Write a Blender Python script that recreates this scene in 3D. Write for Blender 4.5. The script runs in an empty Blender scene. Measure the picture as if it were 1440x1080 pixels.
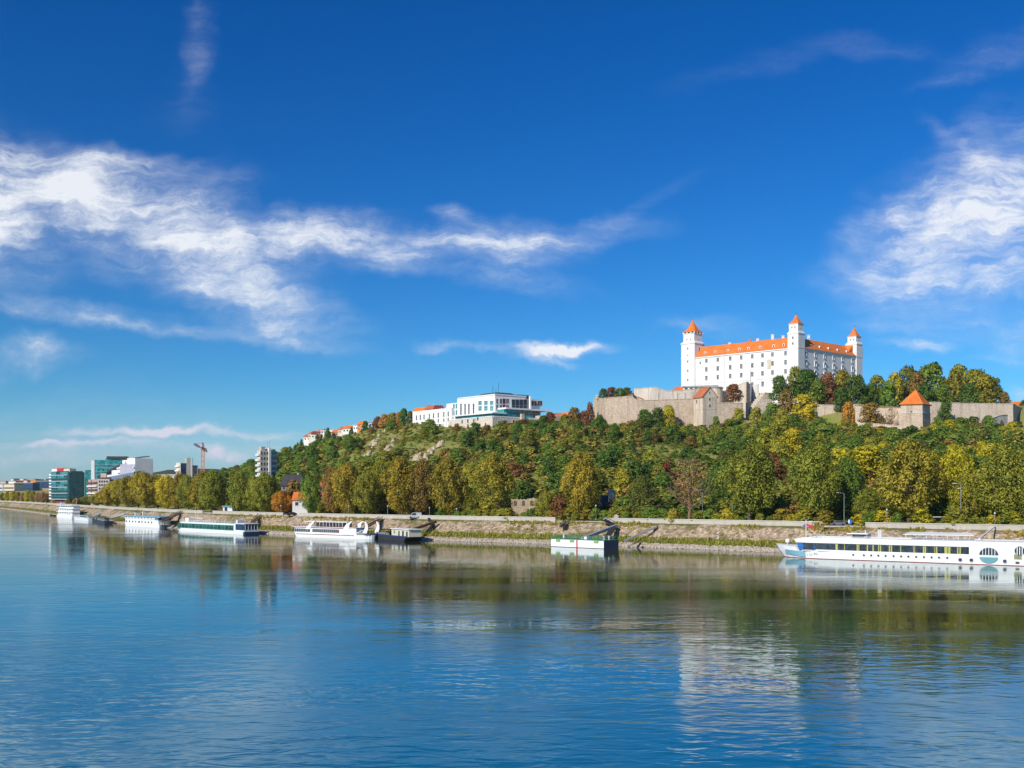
import bpy, bmesh, math, random
import numpy as np
from mathutils import Vector, Matrix
random.seed(7)
RNG = np.random.default_rng(11)
scene = bpy.context.scene
COL = scene.collection

# ------------------------------------------------------------------ camera
F, CX, HY, EYE = 1400.0, 720.0, 694.8, 16.0      # focal length in photo pixels, centre column, horizon row, eye height (m)
cam = bpy.data.cameras.new('camera')
cam.lens, cam.sensor_width = 35.0, 36.0
cam.shift_y = (HY - 540.0) / 1440.0
cam.clip_start, cam.clip_end = 1.0, 30000.0
camo = bpy.data.objects.new('camera', cam)
COL.objects.link(camo)
camo.location = (0, 0, EYE)
camo.rotation_euler = (math.radians(90), 0, 0)
scene.camera = camo

# ------------------------------------------------------------------ sun, sky, exposure
SUN_EL = math.radians(33)
SUN_AZ = math.atan2(-0.63, -0.78)               # compass direction of the sun: behind the camera, to the left
sun_dir = Vector((math.sin(SUN_AZ) * math.cos(SUN_EL), math.cos(SUN_AZ) * math.cos(SUN_EL), math.sin(SUN_EL)))
sl = bpy.data.lights.new('sun', 'SUN')
sl.energy, sl.angle, sl.color = 4.9, math.radians(0.5), (1.0, 0.92, 0.80)
so = bpy.data.objects.new('sun', sl)
COL.objects.link(so)
so.rotation_euler = sun_dir.to_track_quat('Z', 'Y').to_euler()
scene.view_settings.view_transform = 'Standard'
scene.view_settings.look = 'None'
scene.view_settings.exposure = 0.0
scene.view_settings.gamma = 1.0
scene.cycles.max_bounces = 6
scene.cycles.diffuse_bounces = 2
scene.cycles.glossy_bounces = 3
scene.cycles.transmission_bounces = 3
scene.cycles.volume_bounces = 0
scene.cycles.use_denoising = True
scene.cycles.sample_clamp_indirect = 6.0


class NT:
    """small helper for node trees"""
    def __init__(self, tree):
        self.t = tree
        tree.nodes.clear()

    def n(self, kind, **kw):
        nd = self.t.nodes.new(kind)
        ins = kw.pop('ins', {})
        for k, v in kw.items():
            setattr(nd, k, v)
        for k, v in ins.items():
            if isinstance(v, bpy.types.NodeSocket):
                self.t.links.new(v, nd.inputs[k])
            else:
                nd.inputs[k].default_value = v
        return nd

    def math(self, op, a, b=None, c=None, clamp=False):
        ins = {0: a}
        if b is not None:
            ins[1] = b
        if c is not None:
            ins[2] = c
        return self.n('ShaderNodeMath', operation=op, use_clamp=clamp, ins=ins).outputs[0]

    def vmath(self, op, a, b=None):
        ins = {0: a}
        if b is not None:
            ins[1] = b
        nd = self.n('ShaderNodeVectorMath', operation=op, ins=ins)
        return nd.outputs['Value'] if op in ('LENGTH', 'DOT_PRODUCT') else nd.outputs[0]

    def smooth(self, x, a, b, lo=0.0, hi=1.0, kind='SMOOTHSTEP'):
        return self.n('ShaderNodeMapRange', interpolation_type=kind, ins={'Value': x, 'From Min': a, 'From Max': b, 'To Min': lo, 'To Max': hi}).outputs[0]

    def noise(self, vec, scale, detail=4.0, rough=0.55, dist=0.0):
        return self.n('ShaderNodeTexNoise', ins={'Vector': vec, 'Scale': scale, 'Detail': detail, 'Roughness': rough, 'Distortion': dist})

    def mix(self, f, a, b, mode='MIX'):
        nd = self.n('ShaderNodeMix', data_type='RGBA', blend_type=mode)
        for k, v in ((0, f), (6, a), (7, b)):
            if isinstance(v, bpy.types.NodeSocket):
                self.t.links.new(v, nd.inputs[k])
            else:
                nd.inputs[k].default_value = v if k == 0 else (*v[:3], 1.0)
        return nd.outputs[2]

    def ramp(self, f, stops):
        nd = self.n('ShaderNodeValToRGB', ins={0: f})
        e = nd.color_ramp.elements
        while len(e) < len(stops):
            e.new(0.5)
        for el, (p, c) in zip(e, stops):
            el.position, el.color = p, (*c[:3], 1.0)
        return nd.outputs[0]


# clouds: (column, row, half width, half height, tilt in degrees, strength) on the picture of the sky seen from the river
CLOUDS = [
    (-30, 300, 170, 110, 0, 1.0), (110, 300, 190, 75, 14, .95), (60, 245, 150, 45, 10, .6), (250, 345, 190, 62, 22, 1.0), (330, 385, 120, 42, 30, .8),
    (430, 350, 150, 42, -4, .95), (255, 300, 90, 40, -20, .6), (215, 245, 80, 20, -8, .5), (560, 365, 130, 30, 4, .7), (620, 345, 75, 32, 0, .75), (690, 352, 120, 44, -4, .85),
    (790, 342, 120, 26, -14, .5), (880, 302, 110, 12, -28, .12), (635, 300, 30, 12, 10, .6), (735, 395, 100, 18, 8, .45),
    (130, 448, 260, 12, 7, .62), (60, 425, 260, 9, 6, .3), (400, 445, 120, 30, 16, .6), (420, 478, 110, 14, 10, .45), (20, 490, 90, 22, 0, .5), (62, 482, 30, 16, 0, .5),
    (280, 35, 26, 70, 14, .22), (262, 85, 24, 50, 8, .18), (255, 140, 50, 50, 10, .08),
    (1330, 340, 150, 95, -28, 1.0), (1420, 290, 120, 110, -40, .95), (1260, 380, 120, 40, -8, .7), (1400, 400, 130, 50, 0, .8), (1250, 300, 80, 26, -24, .5), (1345, 200, 60, 14, 38, .35),
    (1410, 70, 90, 30, -16, .24), (1345, 110, 60, 10, -10, .2), (1230, 65, 90, 16, 4, .16), (1060, 95, 130, 18, -14, .10),
    (1390, 465, 120, 22, 0, .5), (1300, 484, 70, 9, 3, .7), (1240, 462, 50, 10, 6, .35), (1400, 504, 50, 4, 2, .35), (1010, 466, 80, 15, 8, .22), (980, 455, 60, 9, -6, .25),
    (792, 491, 66, 10, -2, 1.3), (780, 506, 34, 7, 8, .6), (690, 484, 100, 6, 3, .6), (612, 487, 30, 7, 0, .6),
    (240, 610, 200, 9, 1, .95), (110, 622, 150, 7, 0, .8), (330, 613, 90, 6, 1, .8), (60, 645, 150, 10, 0, .6), (330, 630, 120, 10, 0, .35), (303, 640, 26, 16, 0, 1.1), (330, 644, 26, 10, 0, .9), (120, 600, 300, 60, 0, .2), (180, 632, 240, 12, 0, .5), (1432, 552, 20, 12, 0, .6),
]


def build_world():
    w = bpy.data.worlds.new('World')
    scene.world = w
    w.use_nodes = True
    t = NT(w.node_tree)
    co = t.n('ShaderNodeTexCoord').outputs['Generated']
    sky = t.n('ShaderNodeTexSky', sky_type='NISHITA', sun_disc=False, sun_elevation=SUN_EL, sun_rotation=SUN_AZ, altitude=200.0,
              air_density=1.0, dust_density=0.25, ozone_density=4.0)
    sp = t.n('ShaderNodeSeparateXYZ', ins={0: co})
    yy = t.math('MAXIMUM', sp.outputs[1], 0.03)
    u = t.math('DIVIDE', sp.outputs[0], yy)
    v = t.math('DIVIDE', sp.outputs[2], yy)
    uv0 = t.n('ShaderNodeCombineXYZ', ins={0: u, 1: v, 2: 0.0}).outputs[0]
    # deepen the clear sky as the polarised photograph has it
    g = t.n('ShaderNodeGamma', ins={0: sky.outputs[0], 1: SKY_GAMMA}).outputs[0]
    hs = t.n('ShaderNodeHueSaturation', ins={'Hue': SKY_HUE, 'Saturation': SKY_SAT, 'Value': SKY_VAL, 'Color': g}).outputs[0]
    el = t.math('MAXIMUM', sp.outputs[2], 0.0)
    hs = t.mix(t.smooth(el, 0.02, 0.42, 1.0, 0.0, 'LINEAR'), t.mix(1.0, hs, SKY_TOP, 'MULTIPLY'), t.mix(1.0, hs, SKY_LOW, 'MULTIPLY'))
    hs = t.mix(t.smooth(el, 0.0, 0.10, 0.35, 0.0), hs, (4.0, 5.0, 7.9))
    # warp, then soft patches cut by streaky fibres
    w1 = t.noise(uv0, 5.0, 4.0, 0.6).outputs['Color']
    w2 = t.noise(uv0, 22.0, 4.0, 0.6).outputs['Color']
    d1 = t.vmath('SCALE', t.vmath('SUBTRACT', w1, (0.5, 0.5, 0.5)))
    d1.node.inputs['Scale'].default_value = 0.13
    d2 = t.vmath('SCALE', t.vmath('SUBTRACT', w2, (0.5, 0.5, 0.5)))
    d2.node.inputs['Scale'].default_value = 0.028
    uv = t.vmath('ADD', uv0, t.vmath('ADD', d1, d2))
    calm = t.vmath('SCALE', d1)
    calm.node.inputs['Scale'].default_value = 0.45
    uvf = t.vmath('ADD', uv0, t.vmath('ADD', calm, d2))
    uvs = t.vmath('ADD', uv0, d2)
    acc = None
    for (px, py, rx, ry, ang, s) in CLOUDS:
        mp = t.n('ShaderNodeMapping', vector_type='TEXTURE', ins={'Vector': uv if ry > 18 else uvs, 'Location': ((px - CX) / F, (HY - py) / F, 0), 'Rotation': (0, 0, -math.radians(ang)), 'Scale': (rx / F, ry / F, 1)})
        m = t.smooth(t.vmath('LENGTH', mp.outputs[0]), 1.5, 0.1, 0.0, s)
        acc = m if acc is None else t.math('MAXIMUM', acc, m) if s > 0.6 else t.math('ADD', acc, t.math('MULTIPLY', m, t.math('SUBTRACT', 1.0, acc, clamp=True)))
    st = t.n('ShaderNodeMapping', ins={'Vector': uvf, 'Rotation': (0, 0, math.radians(16)), 'Scale': (3.0, 15.0, 1.0)}).outputs[0]
    st2 = t.n('ShaderNodeMapping', ins={'Vector': uvf, 'Rotation': (0, 0, math.radians(-30)), 'Scale': (4.5, 20.0, 1.0)}).outputs[0]
    f1 = t.noise(st, 2.4, 11.0, 0.71, 0.15).outputs['Fac']
    f2 = t.noise(st2, 2.0, 11.0, 0.71, 0.1).outputs['Fac']
    f3 = t.noise(uvf, 10.0, 11.0, 0.70, 0.0).outputs['Fac']
    fib = t.math('ADD', t.math('MULTIPLY', f1, 0.42), t.math('ADD', t.math('MULTIPLY', f2, 0.28), t.math('MULTIPLY', f3, 0.30)))
    thin = t.math('MULTIPLY', acc, t.smooth(fib, 0.41, 0.62, 0.0, 1.0))
    veil = t.math('MULTIPLY', t.math('POWER', acc, 1.7), 0.26)
    core = t.math('MULTIPLY', t.smooth(t.math('ADD', acc, t.math('MULTIPLY', t.math('SUBTRACT', fib, 0.5), 3.0)), 0.5, 1.35, 0.0, 1.0), 0.62)
    alpha = t.math('ADD', t.math('MULTIPLY', thin, 0.5), t.math('ADD', veil, core), clamp=True)
    alpha = t.math('MULTIPLY', alpha, t.smooth(sp.outputs[1], 0.05, 0.2), clamp=True)
    ccol = t.mix(t.smooth(el, 0.03, 0.16), (7.0, 6.9, 8.2), (9.2, 9.5, 9.9))
    out = t.mix(t.math('MULTIPLY', alpha, 0.9), hs, ccol)
    bg = t.n('ShaderNodeBackground', ins={'Color': out, 'Strength': 0.10})
    t.n('ShaderNodeOutputWorld', ins={'Surface': bg.outputs[0]})


SKY_GAMMA, SKY_HUE, SKY_SAT, SKY_VAL = 1.25, 0.5, 1.15, 0.9
SKY_TOP, SKY_LOW = (0.05, 0.58, 0.87), (0.37, 0.61, 0.72)
build_world()

# ------------------------------------------------------------------ materials
MATS = {}


def mat(name, color, rough=0.7, var=0.12, scale=0.6, metallic=0.0, spec=0.4, bump=0.0, detail=5.0):
    """plain paint, plaster, metal: a base colour with uneven wear"""
    if name in MATS:
        return MATS[name]
    m = bpy.data.materials.new(name)
    m.use_nodes = True
    t = NT(m.node_tree)
    pos = t.n('ShaderNodeNewGeometry').outputs['Position']
    n1 = t.noise(pos, scale, detail, 0.6)
    st = t.n('ShaderNodeMapping', ins={'Vector': pos, 'Scale': (1.0, 1.0, 0.12)}).outputs[0]
    n2 = t.noise(st, scale * 2.5, 3.0, 0.6)
    f = t.math('MULTIPLY', t.math('ADD', n1.outputs['Fac'], n2.outputs['Fac']), 0.5)
    c = t.mix(t.smooth(f, 0.3, 0.7), [x * (1 - var) for x in color], [min(1.0, x * (1 + var)) for x in color])
    b = t.n('ShaderNodeBsdfPrincipled', ins={'Base Color': c, 'Roughness': rough, 'Metallic': metallic, 'Specular IOR Level': spec})
    if bump:
        t.t.links.new(t.n('ShaderNodeBump', ins={'Strength': bump, 'Distance': 0.1, 'Height': n1.outputs['Fac']}).outputs[0], b.inputs['Normal'])
    t.n('ShaderNodeOutputMaterial', ins={'Surface': b.outputs[0]})
    MATS[name] = m
    return m


def mat_roof(name, c1, c2):
    m = bpy.data.materials.new(name)
    m.use_nodes = True
    t = NT(m.node_tree)
    pos = t.n('ShaderNodeNewGeometry').outputs['Position']
    n1 = t.noise(pos, 0.25, 5.0, 0.65).outputs['Fac']
    n2 = t.noise(pos, 3.5, 2.0, 0.6).outputs['Fac']
    f = t.math('ADD', t.math('MULTIPLY', n1, 0.5), t.math('MULTIPLY', n2, 0.5))
    c = t.mix(t.smooth(f, 0.35, 0.65), c1, c2)
    z = t.n('ShaderNodeSeparateXYZ', ins={0: pos}).outputs[2]
    rows = t.math('FRACT', t.math('MULTIPLY', z, 3.0))
    bp = t.n('ShaderNodeBump', ins={'Strength': 0.5, 'Distance': 0.08, 'Height': t.math('ADD', rows, n2)})
    b = t.n('ShaderNodeBsdfPrincipled', ins={'Base Color': c, 'Roughness': 0.75, 'Specular IOR Level': 0.25, 'Normal': bp.outputs[0]})
    t.n('ShaderNodeOutputMaterial', ins={'Surface': b.outputs[0]})
    MATS[name] = m
    return m


def mat_stone(name, c1, c2, c3, size=0.9, stain=0.5):
    """rubble masonry: irregular stones, mortar, weather stains"""
    m = bpy.data.materials.new(name)
    m.use_nodes = True
    t = NT(m.node_tree)
    pos = t.n('ShaderNodeNewGeometry').outputs['Position']
    sq = t.n('ShaderNodeMapping', ins={'Vector': pos, 'Scale': (1.0, 1.0, 1.6)}).outputs[0]
    vo = t.n('ShaderNodeTexVoronoi', feature='F1', ins={'Vector': sq, 'Scale': 1.0 / size, 'Randomness': 0.9})
    ed = t.n('ShaderNodeTexVoronoi', feature='DISTANCE_TO_EDGE', ins={'Vector': sq, 'Scale': 1.0 / size, 'Randomness': 0.9})
    rnd = t.n('ShaderNodeSeparateXYZ', ins={0: vo.outputs['Color']}).outputs[0]
    big = t.noise(pos, 0.09, 6.0, 0.65).outputs['Fac']
    c = t.mix(rnd, c1, c2)
    c = t.mix(t.math('MULTIPLY', t.smooth(big, 0.42, 0.68), stain), c, c3)
    runs = t.noise(t.n('ShaderNodeMapping', ins={'Vector': pos, 'Scale': (1.0, 1.0, 0.07)}).outputs[0], 0.55, 5.0, 0.65).outputs['Fac']
    c = t.mix(t.smooth(runs, 0.50, 0.68, 0.0, 0.55), c, [x * 0.62 for x in c3])
    c = t.mix(t.smooth(ed.outputs[0], 0.0, 0.07, 0.35, 0.0), c, [x * 0.55 for x in c1])
    bp = t.n('ShaderNodeBump', ins={'Strength': 0.6, 'Distance': 0.15, 'Height': t.smooth(ed.outputs[0], 0.0, 0.15)})
    b = t.n('ShaderNodeBsdfPrincipled', ins={'Base Color': c, 'Roughness': 0.9, 'Specular IOR Level': 0.15, 'Normal': bp.outputs[0]})
    t.n('ShaderNodeOutputMaterial', ins={'Surface': b.outputs[0]})
    MATS[name] = m
    return m


def mat_glass(name, c, rough=0.08, spec=0.6):
    m = bpy.data.materials.new(name)
    m.use_nodes = True
    t = NT(m.node_tree)
    pos = t.n('ShaderNodeNewGeometry').outputs['Position']
    n = t.noise(pos, 0.35, 2.0, 0.5).outputs['Fac']
    n2 = t.noise(pos, 1.5, 1.0, 0.5).outputs['Fac']
    col = t.mix(t.smooth(t.math('MULTIPLY', t.math('ADD', n, n2), 0.5), 0.42, 0.6), [x * 0.6 for x in c], [min(1, x * 1.5) for x in c])
    b = t.n('ShaderNodeBsdfPrincipled', ins={'Base Color': col, 'Roughness': rough, 'Specular IOR Level': spec})
    t.n('ShaderNodeOutputMaterial', ins={'Surface': b.outputs[0]})
    MATS[name] = m
    return m


def mat_leaf(name, by_hue=False):
    """leaf clumps: colour of the tree (object colour) varied clump by clump and leaf by leaf"""
    m = bpy.data.materials.new(name)
    m.use_nodes = True
    t = NT(m.node_tree)
    tint = t.n('ShaderNodeAttribute', attribute_name='tint').outputs['Fac']
    if by_hue:
        hue = t.n('ShaderNodeAttribute', attribute_name='hue').outputs['Fac']
        base = t.ramp(hue, [(0.0, (0.108, 0.201, 0.033)), (0.30, (0.192, 0.293, 0.044)), (0.55, (0.312, 0.328, 0.055)), (0.75, (0.396, 0.328, 0.072)), (0.88, (0.312, 0.196, 0.055)), (1.0, (0.264, 0.115, 0.046))])
    else:
        base = t.n('ShaderNodeObjectInfo').outputs['Color']
    k = t.smooth(tint, 0.0, 1.0, 0.5, 1.55, 'LINEAR')
    kk = t.n('ShaderNodeCombineXYZ', ins={0: t.math('MULTIPLY', k, t.smooth(tint, 0, 1, 0.92, 1.12, 'LINEAR')), 1: k, 2: t.math('MULTIPLY', k, 0.95)}).outputs[0]
    c = t.mix(1.0, base, kk, 'MULTIPLY')
    d = t.n('ShaderNodeBsdfPrincipled', ins={'Base Color': c, 'Roughness': 0.6, 'Specular IOR Level': 0.25})
    tr = t.n('ShaderNodeBsdfTranslucent', ins={'Color': c})
    ms = t.n('ShaderNodeMixShader', ins={0: 0.42, 1: d.outputs[0], 2: tr.outputs[0]})
    t.n('ShaderNodeOutputMaterial', ins={'Surface': ms.outputs[0]})
    MATS[name] = m
    return m


def mat_water():
    m = bpy.data.materials.new('river_water')
    m.use_nodes = True
    t = NT(m.node_tree)
    pos = t.n('ShaderNodeNewGeometry').outputs['Position']
    a = t.noise(t.n('ShaderNodeMapping', ins={'Vector': pos, 'Rotation': (0, 0, .35), 'Scale': (.45, 1.0, 1)}).outputs[0], 0.72, 2.4, 0.5, 0.5).outputs['Fac']
    b_ = t.noise(t.n('ShaderNodeMapping', ins={'Vector': pos, 'Rotation': (0, 0, -.25), 'Scale': (.55, 1.0, 1)}).outputs[0], 0.17, 3.0, 0.5, 0.6).outputs['Fac']
    c_ = t.noise(t.n('ShaderNodeMapping', ins={'Vector': pos, 'Scale': (.35, 1.0, 1)}).outputs[0], 0.02, 4.0, 0.55, 0.8).outputs['Fac']
    # the lee of the far bank is calmer than mid-river
    lee = t.smooth(t.math('ADD', t.n('ShaderNodeSeparateXYZ', ins={0: pos}).outputs[1], t.math('MULTIPLY', t.n('ShaderNodeSeparateXYZ', ins={0: pos}).outputs[0], 0.45)), 50.0, 190.0, 1.25, 0.32)
    calm = t.math('MULTIPLY', t.smooth(c_, 0.36, 0.64, 0.55, 1.2), lee)
    hgt = t.math('MULTIPLY', t.math('ADD', t.math('MULTIPLY', a, WAVE_A), t.math('MULTIPLY', b_, WAVE_B)), calm)
    bp = t.n('ShaderNodeBump', ins={'Strength': 1.0, 'Distance': 1.0, 'Height': hgt})
    xyz = t.n('ShaderNodeSeparateXYZ', ins={0: pos})
    blotch = t.noise(pos, 0.012, 4.0, 0.6).outputs['Fac']
    off = t.math('ADD', t.math('ADD', xyz.outputs[1], t.math('MULTIPLY', xyz.outputs[0], 0.8)), t.math('MULTIPLY', t.math('SUBTRACT', blotch, 0.5), 120.0))
    deep = t.mix(t.smooth(blotch, 0.4, 0.65), (.0005, .120, .180), (.002, .105, .140))
    hill_reflect = t.mix(t.smooth(off, 70.0, 185.0), deep, (.030, .036, .014))  # olive hill reflection painted into the base colour towards the far bank
    wind = t.smooth(t.noise(t.n('ShaderNodeMapping', ins={'Vector': pos, 'Rotation': (0, 0, .2), 'Scale': (.25, 1.0, 1)}).outputs[0], 0.03, 5.0, 0.6, 1.0).outputs['Fac'], 0.4, 0.65, 0.03, 0.13)
    b = t.n('ShaderNodeBsdfPrincipled', ins={'Base Color': hill_reflect, 'Roughness': wind, 'IOR': WATER_IOR, 'Specular IOR Level': 0.5, 'Specular Tint': (.54, .93, 1.0, 1), 'Normal': bp.outputs[0]})
    t.n('ShaderNodeOutputMaterial', ins={'Surface': b.outputs[0]})
    return m


WAVE_A, WAVE_B, WATER_IOR = 0.055, 0.085, 2.5


def mat_bank():
    """the sloping quay: wet stones at the water, a grass strip, pinkish rubble with weeds and concrete ribs"""
    m = bpy.data.materials.new('embankment_stone')
    m.use_nodes = True
    t = NT(m.node_tree)
    pos = t.n('ShaderNodeNewGeometry').outputs['Position']
    z = t.n('ShaderNodeSeparateXYZ', ins={0: pos}).outputs[2]
    vo = t.n('ShaderNodeTexVoronoi', feature='F1', ins={'Vector': pos, 'Scale': 1.5})
    rnd = t.n('ShaderNodeSeparateXYZ', ins={0: vo.outputs['Color']}).outputs[0]
    rub = t.ramp(rnd, [(0.0, (.21, .155, .105)), (0.45, (.35, .265, .18)), (0.8, (.46, .355, .245)), (1.0, (.57, .46, .34))])
    big = t.noise(pos, 0.06, 6.0, 0.65).outputs['Fac']
    mid = t.noise(pos, 0.45, 5.0, 0.65).outputs['Fac']
    weed = t.math('ADD', t.math('MULTIPLY', big, 0.6), t.math('MULTIPLY', mid, 0.4))
    green = t.mix(mid, (.055, .075, .018), (.17, .13, .045))
    c = t.mix(t.smooth(weed, 0.50, 0.60, 0.0, 0.85), rub, green)
    zz = t.math('ADD', z, t.math('MULTIPLY', t.math('SUBTRACT', mid, 0.5), 1.6))
    gz = t.math('MULTIPLY', t.smooth(zz, 1.0, 1.35), t.smooth(zz, 3.0, 2.4))
    c = t.mix(gz, c, t.mix(mid, (.09, .115, .028), (.20, .18, .06)))
    gz2 = t.math('MULTIPLY', t.smooth(zz, 5.9, 6.6), t.smooth(big, 0.40, 0.55))
    c = t.mix(gz2, c, t.mix(mid, (.06, .085, .02), (.16, .14, .04)))
    c = t.mix(t.smooth(z, 0.9, 0.5), c, t.mix(rnd, (.30, .24, .17), (.62, .53, .42)))
    c = t.mix(t.smooth(z, 0.25, 0.0, 0.0, 0.7), c, (.06, .055, .04))
    bp = t.n('ShaderNodeBump', ins={'Strength': 0.9, 'Distance': 0.3, 'Height': t.math('ADD', vo.outputs['Distance'], mid)})
    b = t.n('ShaderNodeBsdfPrincipled', ins={'Base Color': c, 'Roughness': 0.92, 'Specular IOR Level': 0.1, 'Normal': bp.outputs[0]})
    t.n('ShaderNodeOutputMaterial', ins={'Surface': b.outputs[0]})
    return m


def mat_ground(name, cols, scale=0.05):
    m = bpy.data.materials.new(name)
    m.use_nodes = True
    t = NT(m.node_tree)
    pos = t.n('ShaderNodeNewGeometry').outputs['Position']
    n1 = t.noise(pos, scale, 8.0, 0.65).outputs['Fac']
    n2 = t.noise(pos, scale * 14, 4.0, 0.65).outputs['Fac']
    f = t.math('ADD', t.math('MULTIPLY', n1, 0.6), t.math('MULTIPLY', n2, 0.4))
    k = len(cols)
    c = t.ramp(f, [(0.3 + 0.4 * i / (k - 1), cc) for i, cc in enumerate(cols)])
    bp = t.n('ShaderNodeBump', ins={'Strength': 0.8, 'Distance': 0.5, 'Height': n2})
    b = t.n('ShaderNodeBsdfPrincipled', ins={'Base Color': c, 'Roughness': 0.95, 'Specular IOR Level': 0.1, 'Normal': bp.outputs[0]})
    t.n('ShaderNodeOutputMaterial', ins={'Surface': b.outputs[0]})
    MATS[name] = m
    return m


WHITE = mat('white_plaster', (.76, .74, .705), .8, .08, .16)
WHITE2 = mat('white_paint', (.78, .78, .77), .45, .05, .5)
CREAM = mat('cream_plaster', (.62, .55, .42), .8, .10)
BEIGE = mat('beige_concrete', (.47, .42, .36), .85, .12)
GREY = mat('grey_metal', (.30, .31, .33), .5, .12)
LGREY = mat('light_grey_paint', (.55, .56, .57), .55, .08)
DARK = mat('dark_steel', (.035, .035, .04), .5, .3)
BLACK = mat('black_interior', (.012, .013, .016), .6, .2)
NAVY = mat('navy_paint', (.010, .045, .115), .45, .15)
HBLUE = mat('sky_blue_paint', (.20, .40, .50), .45, .1)
GREEN = mat('green_paint', (.06, .22, .15), .5, .15)
RED = mat('red_paint', (.50, .035, .03), .5, .1)
MAROON = mat('maroon_paint', (.22, .045, .04), .55, .15)
YELLOW = mat('yellow_curtain', (.40, .38, .10), .8, .15)
ORANGE = mat('orange_paint', (.65, .22, .04), .6, .12)
BROWN = mat('brown_wood', (.14, .085, .05), .8, .25)
CONC = mat('pale_concrete', (.45, .415, .355), .9, .12, .4)
ASPH = mat('asphalt', (.055, .055, .058), .95, .2, .3)
BARK = mat('bark', (.10, .078, .055), .95, .3, 1.5, bump=.6)
BIRCHY = mat('dry_twigs', (.20, .125, .075), .95, .25, 1.0)
TILE = mat_roof('orange_roof_tile', (.60, .135, .022), (.80, .235, .045))
TILE2 = mat_roof('old_red_roof_tile', (.36, .10, .045), (.55, .19, .085))
SLATE = mat('dark_slate', (.06, .052, .06), .7, .25)
GLASSC = mat_glass('old_window_glass', (.085, .085, .10), .15, .4)
STONE = mat_stone('tan_stone_wall', (.56, .43, .31), (.76, .61, .46), (.42, .32, .23))
STONE2 = mat_stone('pale_stone_wall', (.63, .51, .385), (.80, .67, .53), (.48, .38, .29), .7, .4)
STONE3 = mat_stone('bleached_stone', (.66, .57, .47), (.80, .72, .62), (.50, .42, .34), .6, .4)
ROCK = mat_ground('bare_rock', [(.26, .18, .10), (.52, .40, .25), (.66, .54, .37), (.36, .27, .15)], .3)
GLASS = mat_glass('window_glass', (.030, .036, .048))
GLASSB = mat_glass('blue_glass', (.012, .035, .10))
GLASST = mat_glass('teal_glass', (.03, .22, .24), .15)
GLASSD = mat_glass('dark_teal_glass', (.006, .050, .055), .12, .25)
GLASSG = mat_glass('green_glass', (.008, .095, .075), .10)
LEAF = mat_leaf('leaf')
LEAFH = mat_leaf('wood_leaf', True)
SOIL = mat_ground('hill_soil', [(.12, .175, .034), (.20, .24, .05), (.28, .25, .085), (.15, .20, .04)])
FIELD = mat_ground('flat_ground', [(.06, .07, .03), (.12, .11, .05), (.17, .15, .10)], .02)
FAR = mat_ground('far_forest', [(.022, .035, .014), (.045, .055, .02), (.07, .07, .025)], .02)


# ------------------------------------------------------------------ mesh helpers
def P(px, py, d):
    return Vector(((px - CX) / F * d, d, EYE + (HY - py) / F * d))


def zpy(py, d):
    return EYE + (HY - py) / F * d


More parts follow.
